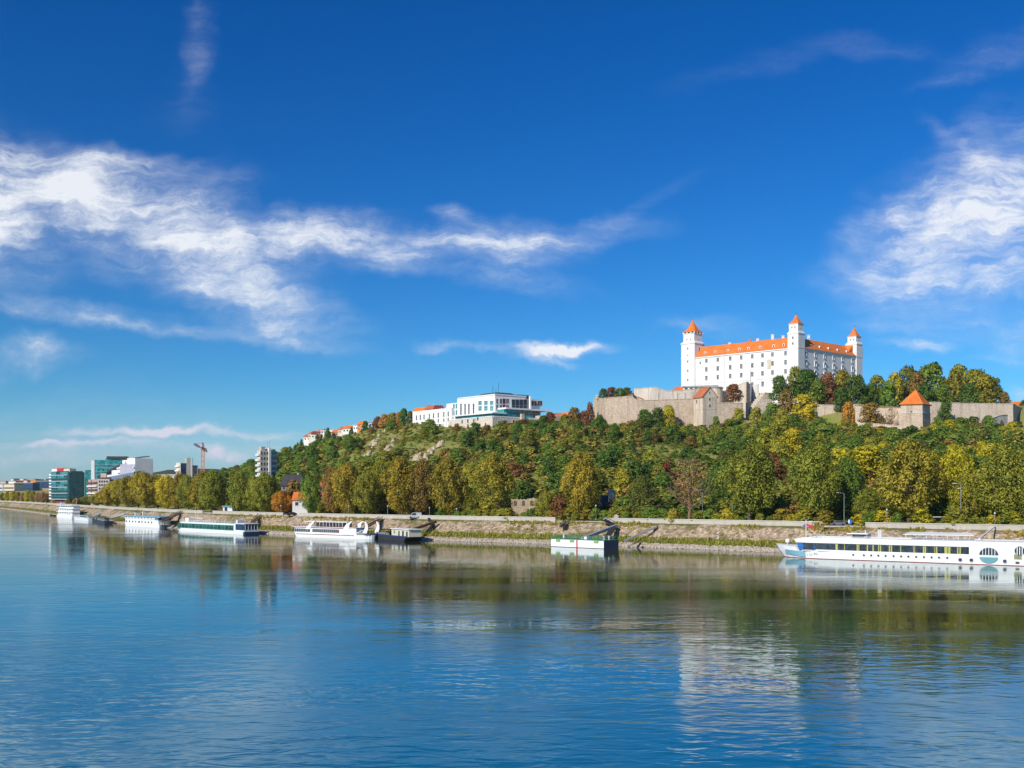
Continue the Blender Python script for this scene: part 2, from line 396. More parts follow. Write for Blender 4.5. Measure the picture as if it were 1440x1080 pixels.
class MB:
    """collects shapes and links them as one mesh object"""
    def __init__(self):
        self.v, self.f, self.m = [], [], []

    def add(self, vs, fs, mi=0):
        o = len(self.v)
        self.v += [tuple(p) for p in vs]
        self.f += [tuple(i + o for i in q) for q in fs]
        self.m += [mi] * len(fs)
        return self

    def prism(self, poly, z0, z1, mi=0, poly1=None):
        n = len(poly)
        p1 = poly1 or poly
        vs = [(p[0], p[1], z0) for p in poly] + [(p[0], p[1], z1) for p in p1]
        fs = [(i, (i + 1) % n, n + (i + 1) % n, n + i) for i in range(n)] + [tuple(range(n - 1, -1, -1)), tuple(range(n, 2 * n))]
        return self.add(vs, fs, mi)

    def box(self, x0, x1, y0, y1, z0, z1, mi=0, fr=None):
        pts = [(x0, y0), (x1, y0), (x1, y1), (x0, y1)]
        if fr:
            pts = [fr(*p) for p in pts]
        return self.prism(pts, z0, z1, mi)

    def loft(self, rings, mi=0, cap=True):
        n = len(rings[0])
        vs = [p for r in rings for p in r]
        fs = []
        for k in range(len(rings) - 1):
            a, b = k * n, (k + 1) * n
            fs += [(a + i, a + (i + 1) % n, b + (i + 1) % n, b + i) for i in range(n)]
        if cap:
            fs += [tuple(range(n - 1, -1, -1)), tuple(range((len(rings) - 1) * n, len(rings) * n))]
        return self.add(vs, fs, mi)

    def tube(self, pts, radii, seg=6, mi=0):
        pts = [Vector(p) for p in pts]
        if not isinstance(radii, (list, tuple)):
            radii = [radii] * len(pts)
        rings = []
        for i, p in enumerate(pts):
            t = (pts[min(i + 1, len(pts) - 1)] - pts[max(i - 1, 0)]).normalized()
            a = t.orthogonal().normalized()
            b = t.cross(a)
            rings.append([p + (a * math.cos(k * 2 * math.pi / seg) + b * math.sin(k * 2 * math.pi / seg)) * radii[i] for k in range(seg)])
        # keep the rings aligned
        for i in range(1, len(rings)):
            best = min(range(seg), key=lambda s: (rings[i][s] - pts[i] - (rings[i - 1][0] - pts[i - 1])).length)
            rings[i] = rings[i][best:] + rings[i][:best]
            if (rings[i][1] - pts[i] - (rings[i - 1][1] - pts[i - 1])).length > (rings[i][-1] - pts[i] - (rings[i - 1][1] - pts[i - 1])).length:
                rings[i] = [rings[i][0]] + rings[i][:0:-1]
        return self.loft(rings, mi)

    def bar(self, a, b, w, h=None, mi=0):
        """square bar from a to b"""
        a, b = Vector(a), Vector(b)
        h = h or w
        t = (b - a).normalized()
        s = t.cross(Vector((0, 0, 1)))
        s = s.normalized() if s.length > 1e-4 else Vector((1, 0, 0))
        u = s.cross(t)
        r = lambda p: [p + s * w / 2 + u * h / 2, p - s * w / 2 + u * h / 2, p - s * w / 2 - u * h / 2, p + s * w / 2 - u * h / 2]
        return self.loft([r(a), r(b)], mi)

    def lathe(self, c, prof, seg=16, mi=0):
        rings = [[(c[0] + r * math.cos(2 * math.pi * k / seg), c[1] + r * math.sin(2 * math.pi * k / seg), c[2] + z) for k in range(seg)] for r, z in prof]
        return self.loft(rings, mi)

    def build(self, name, mats, parent=None, smooth=False):
        me = bpy.data.meshes.new(name)
        off = Vector(parent['org']) if parent is not None and 'org' in parent else None
        vs = self.v if off is None else [(p[0] - off.x, p[1] - off.y, p[2] - off.z) for p in self.v]
        me.from_pydata(vs, [], self.f)
        if not isinstance(mats, (list, tuple)):
            mats = [mats]
        for m in mats:
            me.materials.append(m)
        if len(mats) > 1:
            me.polygons.foreach_set('material_index', self.m)
        bm = bmesh.new()
        bm.from_mesh(me)
        bmesh.ops.recalc_face_normals(bm, faces=bm.faces)
        bm.to_mesh(me)
        bm.free()
        if smooth:
            me.polygons.foreach_set('use_smooth', [True] * len(me.polygons))
        me.update()
        o = bpy.data.objects.new(name, me)
        COL.objects.link(o)
        if parent is not None:
            o.parent = parent
            if off is not None:
                o['org'] = tuple(off)
        return o


def tag(o, label=None, cat=None, group=None, kind=None):
    if label: o['label'] = label
    if cat: o['category'] = cat
    if group: o['group'] = group
    if kind: o['kind'] = kind
    return o


def thing(name, label, cat, loc=(0, 0, 0), rotz=0.0, group=None, world=True):
    """an Empty at the base of a thing; with world=True its parts are given in world coordinates"""
    o = bpy.data.objects.new(name, None)
    COL.objects.link(o)
    o.location = loc
    o.rotation_euler = (0, 0, rotz)
    o.empty_display_size = 0.5
    if world:
        o['org'] = tuple(loc)
    return tag(o, label, cat, group)


def copy_tree(o, parent=None):
    c = o.copy()
    COL.objects.link(c)
    if parent is not None:
        c.parent = parent
    for ch in list(o.children):
        copy_tree(ch, c)
    return c


class Face:
    """a vertical plane through two points given by photo column and distance; s runs along it"""
    def __init__(self, a, b):
        self.a, self.b = Vector(a[:2]), Vector(b[:2])
        self.u = (self.b - self.a).normalized()
        self.L = (self.b - self.a).length
        n = Vector((self.u.y, -self.u.x))
        self.n = n if n.dot(self.a) < 0 else -n         # towards the river

    @classmethod
    def px(cls, pa, da, pb, db):
        return cls(((pa - CX) / F * da, da), ((pb - CX) / F * db, db))

    def s(self, px):
        k = (px - CX) / F
        return (k * self.a.y - self.a.x) / (self.u.x - k * self.u.y)

    def d(self, px):
        return self.a.y + self.s(px) * self.u.y

    def at(self, px, py, out=0.0):
        d = self.d(px)
        p = self.a + self.u * self.s(px) + self.n * out
        return Vector((p.x, p.y, zpy(py, d)))

    def fr(self):
        """frame: x along the face, y into the building"""
        return lambda x, y: tuple(self.a + self.u * x - self.n * y)


WIN = {}


def window(root, face, s, z, w, h, frame=None, pane=None, depth=0.12, bars=(1, 1), hood=0.0, fw=0.13, sill=True):
    """one window: a frame standing proud of the wall, with bars, and its pane as a sub-part"""
    frame, pane = frame or WHITE2, pane or GLASS
    key = (round(face.u.x, 4), round(face.u.y, 4), w, h, frame.name, pane.name, depth, bars, hood, fw, sill)
    u, n = face.u, face.n
    fr = lambda x, y: (u.x * x + n.x * y, u.y * x + n.y * y)
    if key not in WIN:
        b = MB()
        b.box(-w / 2 - fw, -w / 2, 0, depth, -h / 2, h / 2, 0, fr)
        b.box(w / 2, w / 2 + fw, 0, depth, -h / 2, h / 2, 0, fr)
        b.box(-w / 2 - fw, w / 2 + fw, 0, depth, h / 2, h / 2 + fw, 0, fr)
        b.box(-w / 2 - fw * 1.6, w / 2 + fw * 1.6, 0, depth * (1.6 if sill else 1), -h / 2 - fw, -h / 2, 0, fr)
        if hood:
            b.box(-w / 2 - fw * 1.8, w / 2 + fw * 1.8, 0, hood, h / 2 + fw, h / 2 + fw * 2.2, 0, fr)
        for i in range(bars[0]):
            x = -w / 2 + w * (i + 1) / (bars[0] + 1)
            b.box(x - .035, x + .035, 0, .06, -h / 2, h / 2, 0, fr)
        for i in range(bars[1]):
            zz = -h / 2 + h * (i + 1) / (bars[1] + 1)
            b.box(-w / 2, w / 2, 0, .055, zz - .035, zz + .035, 0, fr)
        wo = b.build('window', frame)
        po = MB().box(-w / 2, w / 2, -.02, .03, -h / 2, h / 2, 0, fr).build('pane', pane)
        WIN[key] = (wo.data, po.data)
        bpy.data.objects.remove(wo)
        bpy.data.objects.remove(po)
    a, p = WIN[key]
    wo = bpy.data.objects.new('window', a)
    po = bpy.data.objects.new('pane', p)
    COL.objects.link(wo)
    COL.objects.link(po)
    org = Vector(root['org'])
    q = face.a + u * s
    wo.location = Vector((q.x, q.y, z)) - org
    wo.parent = root
    po.parent = wo
    return wo
# ------------------------------------------------------------------ the river bank in plan
BK_PX = np.array([-160., -60, 0, 67, 150, 220, 300, 370, 480, 639, 756, 901, 1068, 1250, 1440, 1800, 2400])
BK_Y = np.array([705.5, 710.5, 715., 724, 735, 741.5, 746.8, 751, 755.8, 761.5, 764.8, 769.6, 776, 782.8, 790., 803, 826])


def bank_d(px):
    return EYE * F / (np.interp(px, BK_PX, BK_Y) - HY)


_px = np.concatenate([np.linspace(-160, 300, 24), np.linspace(340, 2400, 40)])
_d = bank_d(_px)
BANK = np.stack([(_px - CX) / F * _d, _d], 1)
for _ in range(3):
    BANK[1:-1] = (BANK[:-2] + 2 * BANK[1:-1] + BANK[2:]) / 4
# resample evenly
_l = np.concatenate([[0], np.cumsum(np.linalg.norm(np.diff(BANK, axis=0), axis=1))])
_s = np.linspace(0, _l[-1], 420)
BANK = np.stack([np.interp(_s, _l, BANK[:, 0]), np.interp(_s, _l, BANK[:, 1])], 1)
_t = np.gradient(BANK, axis=0)
_t /= np.linalg.norm(_t, axis=1)[:, None]
BN = np.stack([-_t[:, 1], _t[:, 0]], 1)           # inland
for _ in range(6):
    BN[1:-1] = (BN[:-2] + BN[1:-1] + BN[2:]) / 3
BN /= np.linalg.norm(BN, axis=1)[:, None]


def inland(X, Y):
    """distance behind the waterline (negative on the river)"""
    X, Y = np.atleast_1d(X).astype(float), np.atleast_1d(Y).astype(float)
    out = np.empty(X.shape)
    sub = BANK[::2]
    sn = BN[::2]
    for i in range(0, len(X), 4000):
        dx = X[i:i + 4000, None] - sub[None, :, 0]
        dy = Y[i:i + 4000, None] - sub[None, :, 1]
        k = np.argmin(dx * dx + dy * dy, axis=1)
        r = np.arange(len(k))
        out[i:i + 4000] = dx[r, k] * sn[k, 0] + dy[r, k] * sn[k, 1]
    return out


def ray_d(px, w):
    """distance at which photo column px is w metres behind the waterline"""
    ds = np.linspace(150, 1900, 1200)
    ww = inland((px - CX) / F * ds, ds)
    k = int(np.argmax(ww > w))
    return float(ds[k])


_tabpx = np.arange(-200, 2401, 25)
_tab34 = np.array([ray_d(p, 34.0) if p > -50 else 1500.0 for p in _tabpx])
DR = ([-500, 250, 300, 400, 500, 600, 660, 760, 900, 1060, 1200, 1280, 1440, 2200], [1300, 1050, 980, 860, 760, 665, 612, 604, 604, 600, 580, 566, 590, 600])
YR = ([-500, 225, 262, 300, 340, 380, 430, 480, 530, 580, 640, 760, 790, 830, 900, 980, 1060, 1200, 1300, 1440, 1700, 2200],
      [690, 690, 687, 671, 658, 643, 629, 614, 604, 597, 600, 602, 598, 600, 600, 606, 602, 603, 609, 606, 612, 650])
DZ = ([-500, 560, 640, 780, 830, 880, 950, 1440, 2200], [0, .5, 3, 2, 4, 13, 20, 19, 8])


def ground_z(X, Y):
    X, Y = np.atleast_1d(X).astype(float), np.atleast_1d(Y).astype(float)
    u = X / np.maximum(Y, 1) * F + CX
    d0 = np.interp(u, _tabpx, _tab34)
    dr = np.maximum(np.interp(u, *DR), d0 + 40)
    zr = EYE + (HY - np.interp(u, *YR)) / F * dr
    zr = np.maximum(zr, 7.2)
    t = (Y - d0) / (dr - d0)
    up = np.clip((Y - dr) / 55.0, 0, 1)
    z = 7.1 + (zr - 7.1) * np.clip(t, 0, 1) ** 0.92 + np.interp(u, *DZ) * up * up * (3 - 2 * up)
    z = z - np.clip(Y - dr - 160, 0, 400) * 0.03 * np.clip((u - 250) / 100, 0, 1)
    bumps = 1.3 * np.sin(X * .061 + 1.3 * np.sin(Y * .043)) + .9 * np.sin(Y * .083 + X * .037) + .5 * np.sin(X * .21 + Y * .13)
    z = z + bumps * np.clip(t * 3, 0, 1) * np.clip((zr - 9) / 12, 0, 1) * (1 - .7 * up)
    w = inland(X, Y)
    z = np.where(w < 13.4, np.minimum(z, 6.9 - np.clip(13.4 - w, 0, 30) * .8), np.where(w < 34, 7.05, np.maximum(z, 7.05)))
    return z


def gz(x, y):
    return float(ground_z(x, y)[0])


def grid_mesh(name, pts, mats, label=None, kind='structure', cat=None, smooth=True):
    nr, nc = pts.shape[:2]
    me = bpy.data.meshes.new(name)
    idx = np.arange(nr * nc).reshape(nr, nc)
    q = np.stack([idx[:-1, :-1], idx[:-1, 1:], idx[1:, 1:], idx[1:, :-1]], -1).reshape(-1, 4)
    me.from_pydata(pts.reshape(-1, 3).tolist(), [], q.tolist())
    me.materials.append(mats)
    if smooth:
        me.polygons.foreach_set('use_smooth', [True] * len(me.polygons))
    me.update()
    o = bpy.data.objects.new(name, me)
    COL.objects.link(o)
    return tag(o, label, cat, None, kind)


# water
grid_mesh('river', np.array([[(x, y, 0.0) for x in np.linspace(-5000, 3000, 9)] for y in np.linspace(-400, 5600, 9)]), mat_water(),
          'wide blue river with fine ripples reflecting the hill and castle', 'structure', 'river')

# sloping quay: rows across the bank
PROF = [(-7, -3.0), (-1.0, -.5), (0.0, 0.02), (1.2, .45), (2.6, .95), (3.4, 1.25), (5.6, 2.3), (6.4, 2.75), (9.0, 4.6), (11.5, 6.3), (12.4, 6.85), (13.3, 7.0)]
rows = []
for (w, z) in PROF:
    jz = np.sin(np.arange(420) * .9 + w) * .10 + np.sin(np.arange(420) * .37 + 2 * w) * .12
    jz = jz * (0.25 if w < 0 or w > 11 else 1.0)
    p = BANK + BN * (w + (jz * 1.5 if 0 <= w < 4 else 0 * jz))[:, None]
    rows.append(np.column_stack([p, z + jz * .7]))
grid_mesh('embankment', np.array(rows), mat_bank(), 'sloping stone river embankment with pink rubble and grass strip', 'structure', 'embankment')
PROM_Z = 7.15
prow = [np.column_stack([BANK + BN * w, np.full(420, z)]) for w, z in ((13.3, 7.0), (13.5, PROM_Z), (24.0, PROM_Z + .02), (35.5, PROM_Z + .02))]
grid_mesh('promenade', np.array(prow), CONC, 'pale riverside promenade behind the parapet', 'structure', 'promenade', False)
rrow = [np.column_stack([BANK + BN * w, np.full(420, PROM_Z + .03)]) for w in (25.0, 33.0)]
grid_mesh('road', np.array(rrow), ASPH, 'asphalt riverside road under the trees', 'structure', 'road', False)

# the hill and the flat land to its left
uu = np.concatenate([np.linspace(-900, 150, 26), np.linspace(162, 1700, 190), np.linspace(1730, 2600, 20)])
dd = np.concatenate([np.linspace(150, 700, 130), np.linspace(712, 1200, 40), np.linspace(1260, 3200, 18)])
U, D = np.meshgrid(uu, dd)
X, Y = (U - CX) / F * D, D
Z = ground_z(X.ravel(), Y.ravel()).reshape(X.shape)
grid_mesh('hillside', np.dstack([X, Y, Z]), SOIL, 'steep hillside of grass and scrub rising from the riverside road', 'structure', 'hill')

# far wooded ridges beyond the city
def ridge(name, d, prof, label):
    us = np.linspace(prof[0][0], prof[-1][0], 160)
    ys = np.interp(us, [p[0] for p in prof], [p[1] for p in prof]) + np.sin(us * .21) * .5 + np.sin(us * .083 + 1) * .8 + RNG.normal(0, .35, 160)
    g = []
    for k, (dk, f) in enumerate(((-.22, 0.0), (-.12, .45), (-.04, .85), (0, 1.0), (.15, .9), (.4, 0.0))):
        dist = d * (1 + dk)
        top = EYE + (HY - ys) / F * d
        g.append(np.column_stack([(us - CX) / F * dist, np.full(160, dist), 4 + (top - 4) * f]))
    return grid_mesh(name, np.array(g), FAR, label, 'structure', 'hills')


ridge('far_hills', 3600, [(-500, 684), (-60, 680), (40, 680), (110, 676), (200, 668), (235, 660), (300, 659), (420, 662), (700, 668), (1000, 690)], 'distant dark wooded ridge behind the riverside city')
ridge('distant_hills', 5200, [(-700, 684), (-100, 682), (0, 676), (60, 674), (130, 678), (300, 690)], 'farthest bluish hills on the horizon')


# ------------------------------------------------------------------ leaf crowns
def crown_arrays(seed, shape, clumps, leaves, leaf, base=.12, cr=(.09, .17), up=1.25, lobes=.22, fill=.35):
    """unit crown (height 1, width 1): clumps of leaf faces spread through the crown's volume -> verts (4n,3), tint (n)"""
    r = np.random.default_rng(seed)
    V, T, NN = [], [], []
    ph = r.uniform(0, 6.28, 6)
    for c in range(clumps):
        for _ in range(60):
            z = base + (1 - base) * r.uniform(.02, .97)
            h = (z - base) / (1 - base)
            if shape == 'oval':
                R = math.sin(math.pi * h ** .85) ** .55
            elif shape == 'dome':
                R = math.sqrt(max(0, 1 - h ** 2.2)) * (.75 + .25 * min(1, h * 6))
            elif shape == 'cone':
                R = (1 - h) ** .8 * .95 + .05
            elif shape == 'column':
                R = min(1, h * 5 + .35) * max(0, 1 - h ** 4) ** .5
            else:                                   # 'vase': wider above
                R = (.35 + .65 * h ** .7) * math.sqrt(max(0, 1 - h ** 5))
            a = r.uniform(0, 2 * math.pi)
            R *= 1 - lobes * (.5 + .5 * math.sin(3 * a + ph[0] + 4 * h) * math.sin(2 * a + ph[1] - 5 * h + ph[2]))
            q = math.sqrt(r.uniform(fill, 1))
            if R > .12:
                break
        rc = r.uniform(*cr)
        rad = max(.0, .5 * R * q - rc * .55)
        cc = np.array([rad * math.cos(a), rad * math.sin(a), min(z, .99 - rc * .7)])
        n = int(leaves * (rc / cr[1]) ** 1.5) + 6
        dv = r.normal(size=(n, 3))
        dv /= np.linalg.norm(dv, axis=1)[:, None]
        dv[:, 2] = np.where(dv[:, 2] < -.3, -dv[:, 2], dv[:, 2])
        p = cc + dv * (rc * r.uniform(.45, 1.05, n))[:, None] * np.array([1, 1, up])
        nn = dv + r.normal(0, .55, (n, 3))
        nn /= np.linalg.norm(nn, axis=1)[:, None]
        t1 = np.cross(nn, r.normal(size=(n, 3)))
        t1 /= np.linalg.norm(t1, axis=1)[:, None]
        t2 = np.cross(nn, t1)
        s = leaf * r.uniform(.6, 1.3, n)[:, None]
        on = np.stack([p * np.array([1.0, 1.0, .8]) - np.array([0, 0, base * .5 + .22])], 0)[0]
        on /= np.maximum(np.linalg.norm(on, axis=1), 1e-3)[:, None]
        on = .45 * on + .55 * dv + .35 * nn
        on /= np.maximum(np.linalg.norm(on, axis=1), 1e-3)[:, None]
        NN.append(np.repeat(on, 4, axis=0))
        V.append(np.stack([p + t1 * s, p + t2 * s * .75, p - t1 * s, p - t2 * s * .75], 1).reshape(-1, 3))
        T.append(np.clip(r.uniform(.15, .85) + r.normal(0, .16, n), 0, 1))
    return np.concatenate(V), np.concatenate(T), np.concatenate(NN)


def quads_mesh(name, V, T, nrm, material, hue=None):
    n = len(V) // 4
    me = bpy.data.meshes.new(name)
    me.vertices.add(4 * n)
    me.vertices.foreach_set('co', V.astype(np.float32).ravel())
    me.loops.add(4 * n)
    me.loops.foreach_set('vertex_index', np.arange(4 * n, dtype=np.int32))
    me.polygons.add(n)
    me.polygons.foreach_set('loop_start', np.arange(0, 4 * n, 4, dtype=np.int32))
    a = me.attributes.new('tint', 'FLOAT', 'FACE')
    a.data.foreach_set('value', T.astype(np.float32))
    if hue is not None:
        a = me.attributes.new('hue', 'FLOAT', 'FACE')
        a.data.foreach_set('value', hue.astype(np.float32))
    me.materials.append(material)
    if nrm is not None:
        a = me.attributes.new('custom_normal', 'FLOAT_VECTOR', 'POINT')
        a.data.foreach_set('vector', nrm.astype(np.float32).ravel())
    me.update(calc_edges=True)
    return me


def trunk_mesh(name, seed, h0, spread, r0, limbs=7, top=.8, twigs=0, material=None):
    """tapered trunk with forking limbs in the unit box of its crown"""
    r = random.Random(seed)
    b = MB()
    pts = [(0, 0, -.03), (r.uniform(-.01, .01), r.uniform(-.01, .01), h0), (r.uniform(-.03, .03), r.uniform(-.03, .03), .5), (r.uniform(-.05, .05), r.uniform(-.05, .05), top)]
    b.tube(pts, [r0 * 1.25, r0, r0 * .6, r0 * .12], 7)
    for i in range(limbs):
        a = 2 * math.pi * i / limbs + r.uniform(-.4, .4)
        z0 = h0 * .9 + r.uniform(0, .28)
        L = spread * r.uniform(.7, 1.0)
        e = (math.cos(a) * L * .5, math.sin(a) * L * .5, min(.95, z0 + r.uniform(.22, .42)))
        mid = (e[0] * .45, e[1] * .45, z0 + (e[2] - z0) * .35)
        b.tube([(0, 0, z0), mid, e], [r0 * .5, r0 * .32, r0 * .06], 5)
        for k in range(twigs):
            f = r.uniform(.3, 1)
            s = tuple(mid[j] + (e[j] - mid[j]) * f for j in range(3))
            a2 = a + r.uniform(-1.2, 1.2)
            L2 = r.uniform(.07, .2)
            b.tube([s, (s[0] + math.cos(a2) * L2 * .6, s[1] + math.sin(a2) * L2 * .6, s[2] + r.uniform(.02, .16))], [r0 * .12, r0 * .02], 4)
    o = b.build(name, material or BARK)
    me = o.data
    bpy.data.objects.remove(o)
    return me


CROWN = {
    'avenue': [quads_mesh('crown', *crown_arrays(100 + i, 'oval', 210, 78, .0165, base=.09, cr=(.055, .105), up=2.0, lobes=.34, fill=.25), LEAF) for i in range(4)],
    'wide': [quads_mesh('crown', *crown_arrays(120 + i, 'oval', 260, 82, .0145, base=.12, cr=(.048, .095), up=1.9, lobes=.36, fill=.25), LEAF) for i in range(3)],
    'round': [quads_mesh('crown', *crown_arrays(140 + i, 'dome', 80, 60, .030, base=.02, cr=(.09, .17), up=1.1, lobes=.34, fill=.4), LEAF) for i in range(5)],
    'slim': [quads_mesh('crown', *crown_arrays(160 + i, 'column', 60, 44, .036, base=.05, cr=(.10, .17), up=1.5, lobes=.3, fill=.35), LEAF) for i in range(3)],
    'shrub': [quads_mesh('foliage', *crown_arrays(180 + i, 'dome', 44, 60, .040, base=-.05, cr=(.12, .22), up=1.0, lobes=.35, fill=.4), LEAF) for i in range(5)],
    'conifer': [quads_mesh('crown', *crown_arrays(200 + i, 'cone', 70, 30, .045, base=.06, cr=(.07, .13), up=.8, lobes=.15, fill=.4), LEAF) for i in range(2)],
    'sparse': [quads_mesh('crown', *crown_arrays(220 + i, 'vase', 110, 17, .014, base=.22, cr=(.06, .12), up=1.2, lobes=.35, fill=.15), LEAF) for i in range(2)],
}
TRUNK = {
    'avenue': [trunk_mesh('trunk', 300 + i, .13, .8, .022) for i in range(4)],
    'wide': [trunk_mesh('trunk', 310 + i, .17, .85, .024, 9) for i in range(3)],
    'round': [trunk_mesh('trunk', 320 + i, .12, .7, .030, 6) for i in range(3)],
    'slim': [trunk_mesh('trunk', 330, .12, .6, .028, 5)],
    'conifer': [trunk_mesh('trunk', 340, .1, .3, .025, 5)],
    'sparse': [trunk_mesh('trunk', 350 + i, .20, 1.0, .026, 11, .92, 9, BIRCHY) for i in range(2)],
}
LEAFCOL = {
    'dark green': (0.111, 0.202, 0.034), 'green': (0.190, 0.293, 0.044), 'olive green': (0.282, 0.299, 0.040), 'yellow-green': (0.379, 0.375, 0.043), 'golden yellow': (0.520, 0.467, 0.034),
    'olive brown': (0.309, 0.215, 0.055), 'rusty brown': (0.287, 0.137, 0.055), 'orange': (0.520, 0.279, 0.044), 'dry brown': (0.436, 0.272, 0.128), 'olive gold': (0.373, 0.312, 0.039), 'dark red': (0.345, 0.046, 0.043), 'dark olive': (0.177, 0.195, 0.039),
}


def jitter(c, k=.12):
    f = random.uniform(1 - k, 1 + k)
    return (c[0] * f * random.uniform(.93, 1.07), c[1] * f, c[2] * f, 1)


def tree(kind, x, y, z, h, w, colour, label, group=None, name='tree', cat='tree', trunk=True):
    me = random.choice(CROWN[kind])
    if trunk and kind in TRUNK:
        t = thing(name, label, cat, (x, y, z), random.uniform(0, 6.28), group, world=False)
        t.rotation_euler[0], t.rotation_euler[1] = random.gauss(0, .035), random.gauss(0, .035)
        for nm, m in (('crown', me), ('trunk', random.choice(TRUNK[kind]))):
            o = bpy.data.objects.new(nm, m)
            COL.objects.link(o)
            o.parent = t
            o.scale = (w, w, h)
            o.color = jitter(LEAFCOL[colour])
        return t
    o = bpy.data.objects.new(name, me)
    COL.objects.link(o)
    o.location = (x, y, z)
    o.rotation_euler = (0, 0, random.uniform(0, 6.28))
    o.scale = (w, w, h)
    o.color = jitter(LEAFCOL[colour])
    return tag(o, label, cat, group)
# ------------------------------------------------------------------ the castle
def rect(o, u, v, a0, a1, b0, b1):
    """footprint in the plan frame o + a*u + b*v"""
    return [tuple(o + u * a + v * b) for a, b in ((a0, b0), (a1, b0), (a1, b1), (a0, b1))]


def shrink(poly, k):
    c = Vector((sum(p[0] for p in poly) / len(poly), sum(p[1] for p in poly) / len(poly)))
    return [tuple(c + (Vector(p) - c) * k) for p in poly]


CS = Face.px(960, 727, 1122, 670)        # long lit front, from the west tower to the middle corner
CE = Face.px(1122, 670, 1211, 720)       # raking side front, from the middle corner to the east tower
cA, cC, cE_ = CS.a, CS.b, CE.b
ua, ue = -CS.u, CE.u                     # from the middle corner along each front
LA, LE = CS.L, CE.L
castle = thing('castle', 'white four-towered castle with orange tiled roofs crowning the hill', 'castle', (cC.x, cC.y, 78.0))
EAVE, RIDGE = 115.0, 123.2
WD = 15.0
b = MB()
b.prism(rect(cC, ua, ue, 0, LA, 0, WD), 70, EAVE)
b.build('front_wall', WHITE, castle)
b = MB()
b.prism(rect(cC, ua, ue, 0, WD, WD, LE), 70, EAVE)
b.build('side_wall', WHITE, castle)
b = MB()
b.prism(rect(cC, ua, ue, WD, LA, LE - WD, LE), 70, EAVE).prism(rect(cC, ua, ue, LA - WD, LA, WD, LE - WD), 70, EAVE)
b.build('rear_wall', WHITE, castle)
# string courses and the cornice
b = MB()
b.prism(rect(cC, ua, ue, 7, LA - 10, -.5, 0), EAVE - .9, EAVE)
b.prism(rect(cC, ua, ue, -.5, 0, 7, LE - 7), EAVE - .9, EAVE)
b.build('cornice', WHITE2, castle)
b = MB()
b.prism(rect(cC, ua, ue, 0, LA - 10, -.22, 0), 95.3, 95.8)
b.prism(rect(cC, ua, ue, -.22, 0, 0, LE), 95.3, 95.8)
b.build('string_course', WHITE2, castle)


def wing_roof(a0, a1, b0, b1, along):
    """gabled roof over a wing; ridge runs along 'a' or 'b'"""
    b = MB()
    o = .8
    q = lambda a, bb, z: (*(cC + ua * a + ue * bb), z)
    if along == 'a':
        m = (b0 + b1) / 2
        vs = [q(a0, b0 - o, EAVE), q(a1, b0 - o, EAVE), q(a1, b1 + o, EAVE), q(a0, b1 + o, EAVE), q(a0, m, RIDGE), q(a1, m, RIDGE)]
        fs = [(0, 1, 5, 4), (2, 3, 4, 5), (0, 4, 3), (1, 2, 5), (0, 3, 2, 1)]
    else:
        m = (a0 + a1) / 2
        vs = [q(a0 - o, b0, EAVE), q(a0 - o, b1, EAVE), q(a1 + o, b1, EAVE), q(a1 + o, b0, EAVE), q(m, b0, RIDGE), q(m, b1, RIDGE)]
        fs = [(0, 1, 5, 4), (2, 3, 4, 5), (0, 4, 3), (1, 2, 5), (0, 3, 2, 1)]
    b.add(vs, fs)
    return b.build('roof', TILE, castle)


roof_s = wing_roof(2, LA - 4, 0, WD, 'a')
roof_e = wing_roof(0, WD, 2, LE - 3, 'b')
wing_roof(2, LA - 2, LE - WD, LE, 'a')
wing_roof(LA - WD, LA, 3, LE - 3, 'b')


def castle_tower(a0, b0, w, z_body, z_box, z_tip, open_top, small, body0=70, wide=None):
    """square tower: shaft, moulding, sloped shoulder, lantern storey and pointed tiled roof"""
    w2 = wide or w
    sh = rect(cC, ua, ue, a0, a0 + w2, b0, b0 + w)
    t = MB().prism(sh, body0, z_body).build('tower', WHITE, castle)
    MB().prism(shrink(sh, 1.07), z_body - .5, z_body + .25).build('moulding', WHITE2, t)
    MB().prism(shrink(sh, 1.04), EAVE - .45, EAVE + .05).build('moulding', WHITE2, t)
    top = shrink(sh, small)
    MB().prism(shrink(sh, 1.02), z_body + .25, z_body + 1.5, 0, top).build('shoulder', WHITE2, t)
    MB().prism(top, z_body + 1.5, z_box).build('lantern', WHITE, t)
    MB().prism(shrink(top, 1.08), z_box - .4, z_box).build('lantern_cornice', WHITE2, t)
    zr = z_box
    if open_top:
        n = 3
        for k in range(4):
            p, q = Vector(top[k]), Vector(top[(k + 1) % 4])
            for i in range(n):
                c = p.lerp(q, i / n)
                MB().prism([(c.x - .5, c.y - .5), (c.x + .5, c.y - .5), (c.x + .5, c.y + .5), (c.x - .5, c.y + .5)], z_box, z_box + .9).build('merlon', WHITE, t)
        MB().prism(shrink(top, .8), z_box, z_box + .9).build('gallery', BLACK, t)
        zr = z_box + .9
    c = Vector((sum(p[0] for p in top) / 4, sum(p[1] for p in top) / 4))
    b = MB()
    # the spire: eight-sided near the top, flared at its square eaves
    rings = []
    base = shrink(top, 1.14)
    H = z_tip - zr
    for f, k in ((0, 1.0), (.06, .9), (.25, .68), (.55, .38), (.92, .06), (1.0, .012)):
        ring = []
        for i in range(4):
            p, q = Vector(base[i]), Vector(base[(i + 1) % 4])
            cut = .02 + .26 * min(1, f * 3)
            ring += [c + (p.lerp(q, cut) - c) * k, c + (p.lerp(q, 1 - cut) - c) * k]
        rings.append([(p.x, p.y, zr + H * f) for p in ring])
    b.loft(rings)
    sp = b.build('spire', TILE, t)
    MB().lathe((c.x, c.y, z_tip - .3), [(.06, 0), (.3, .5), (.06, .9), (.04, 1.8)], 6).build('finial', DARK, sp)
    return t, top


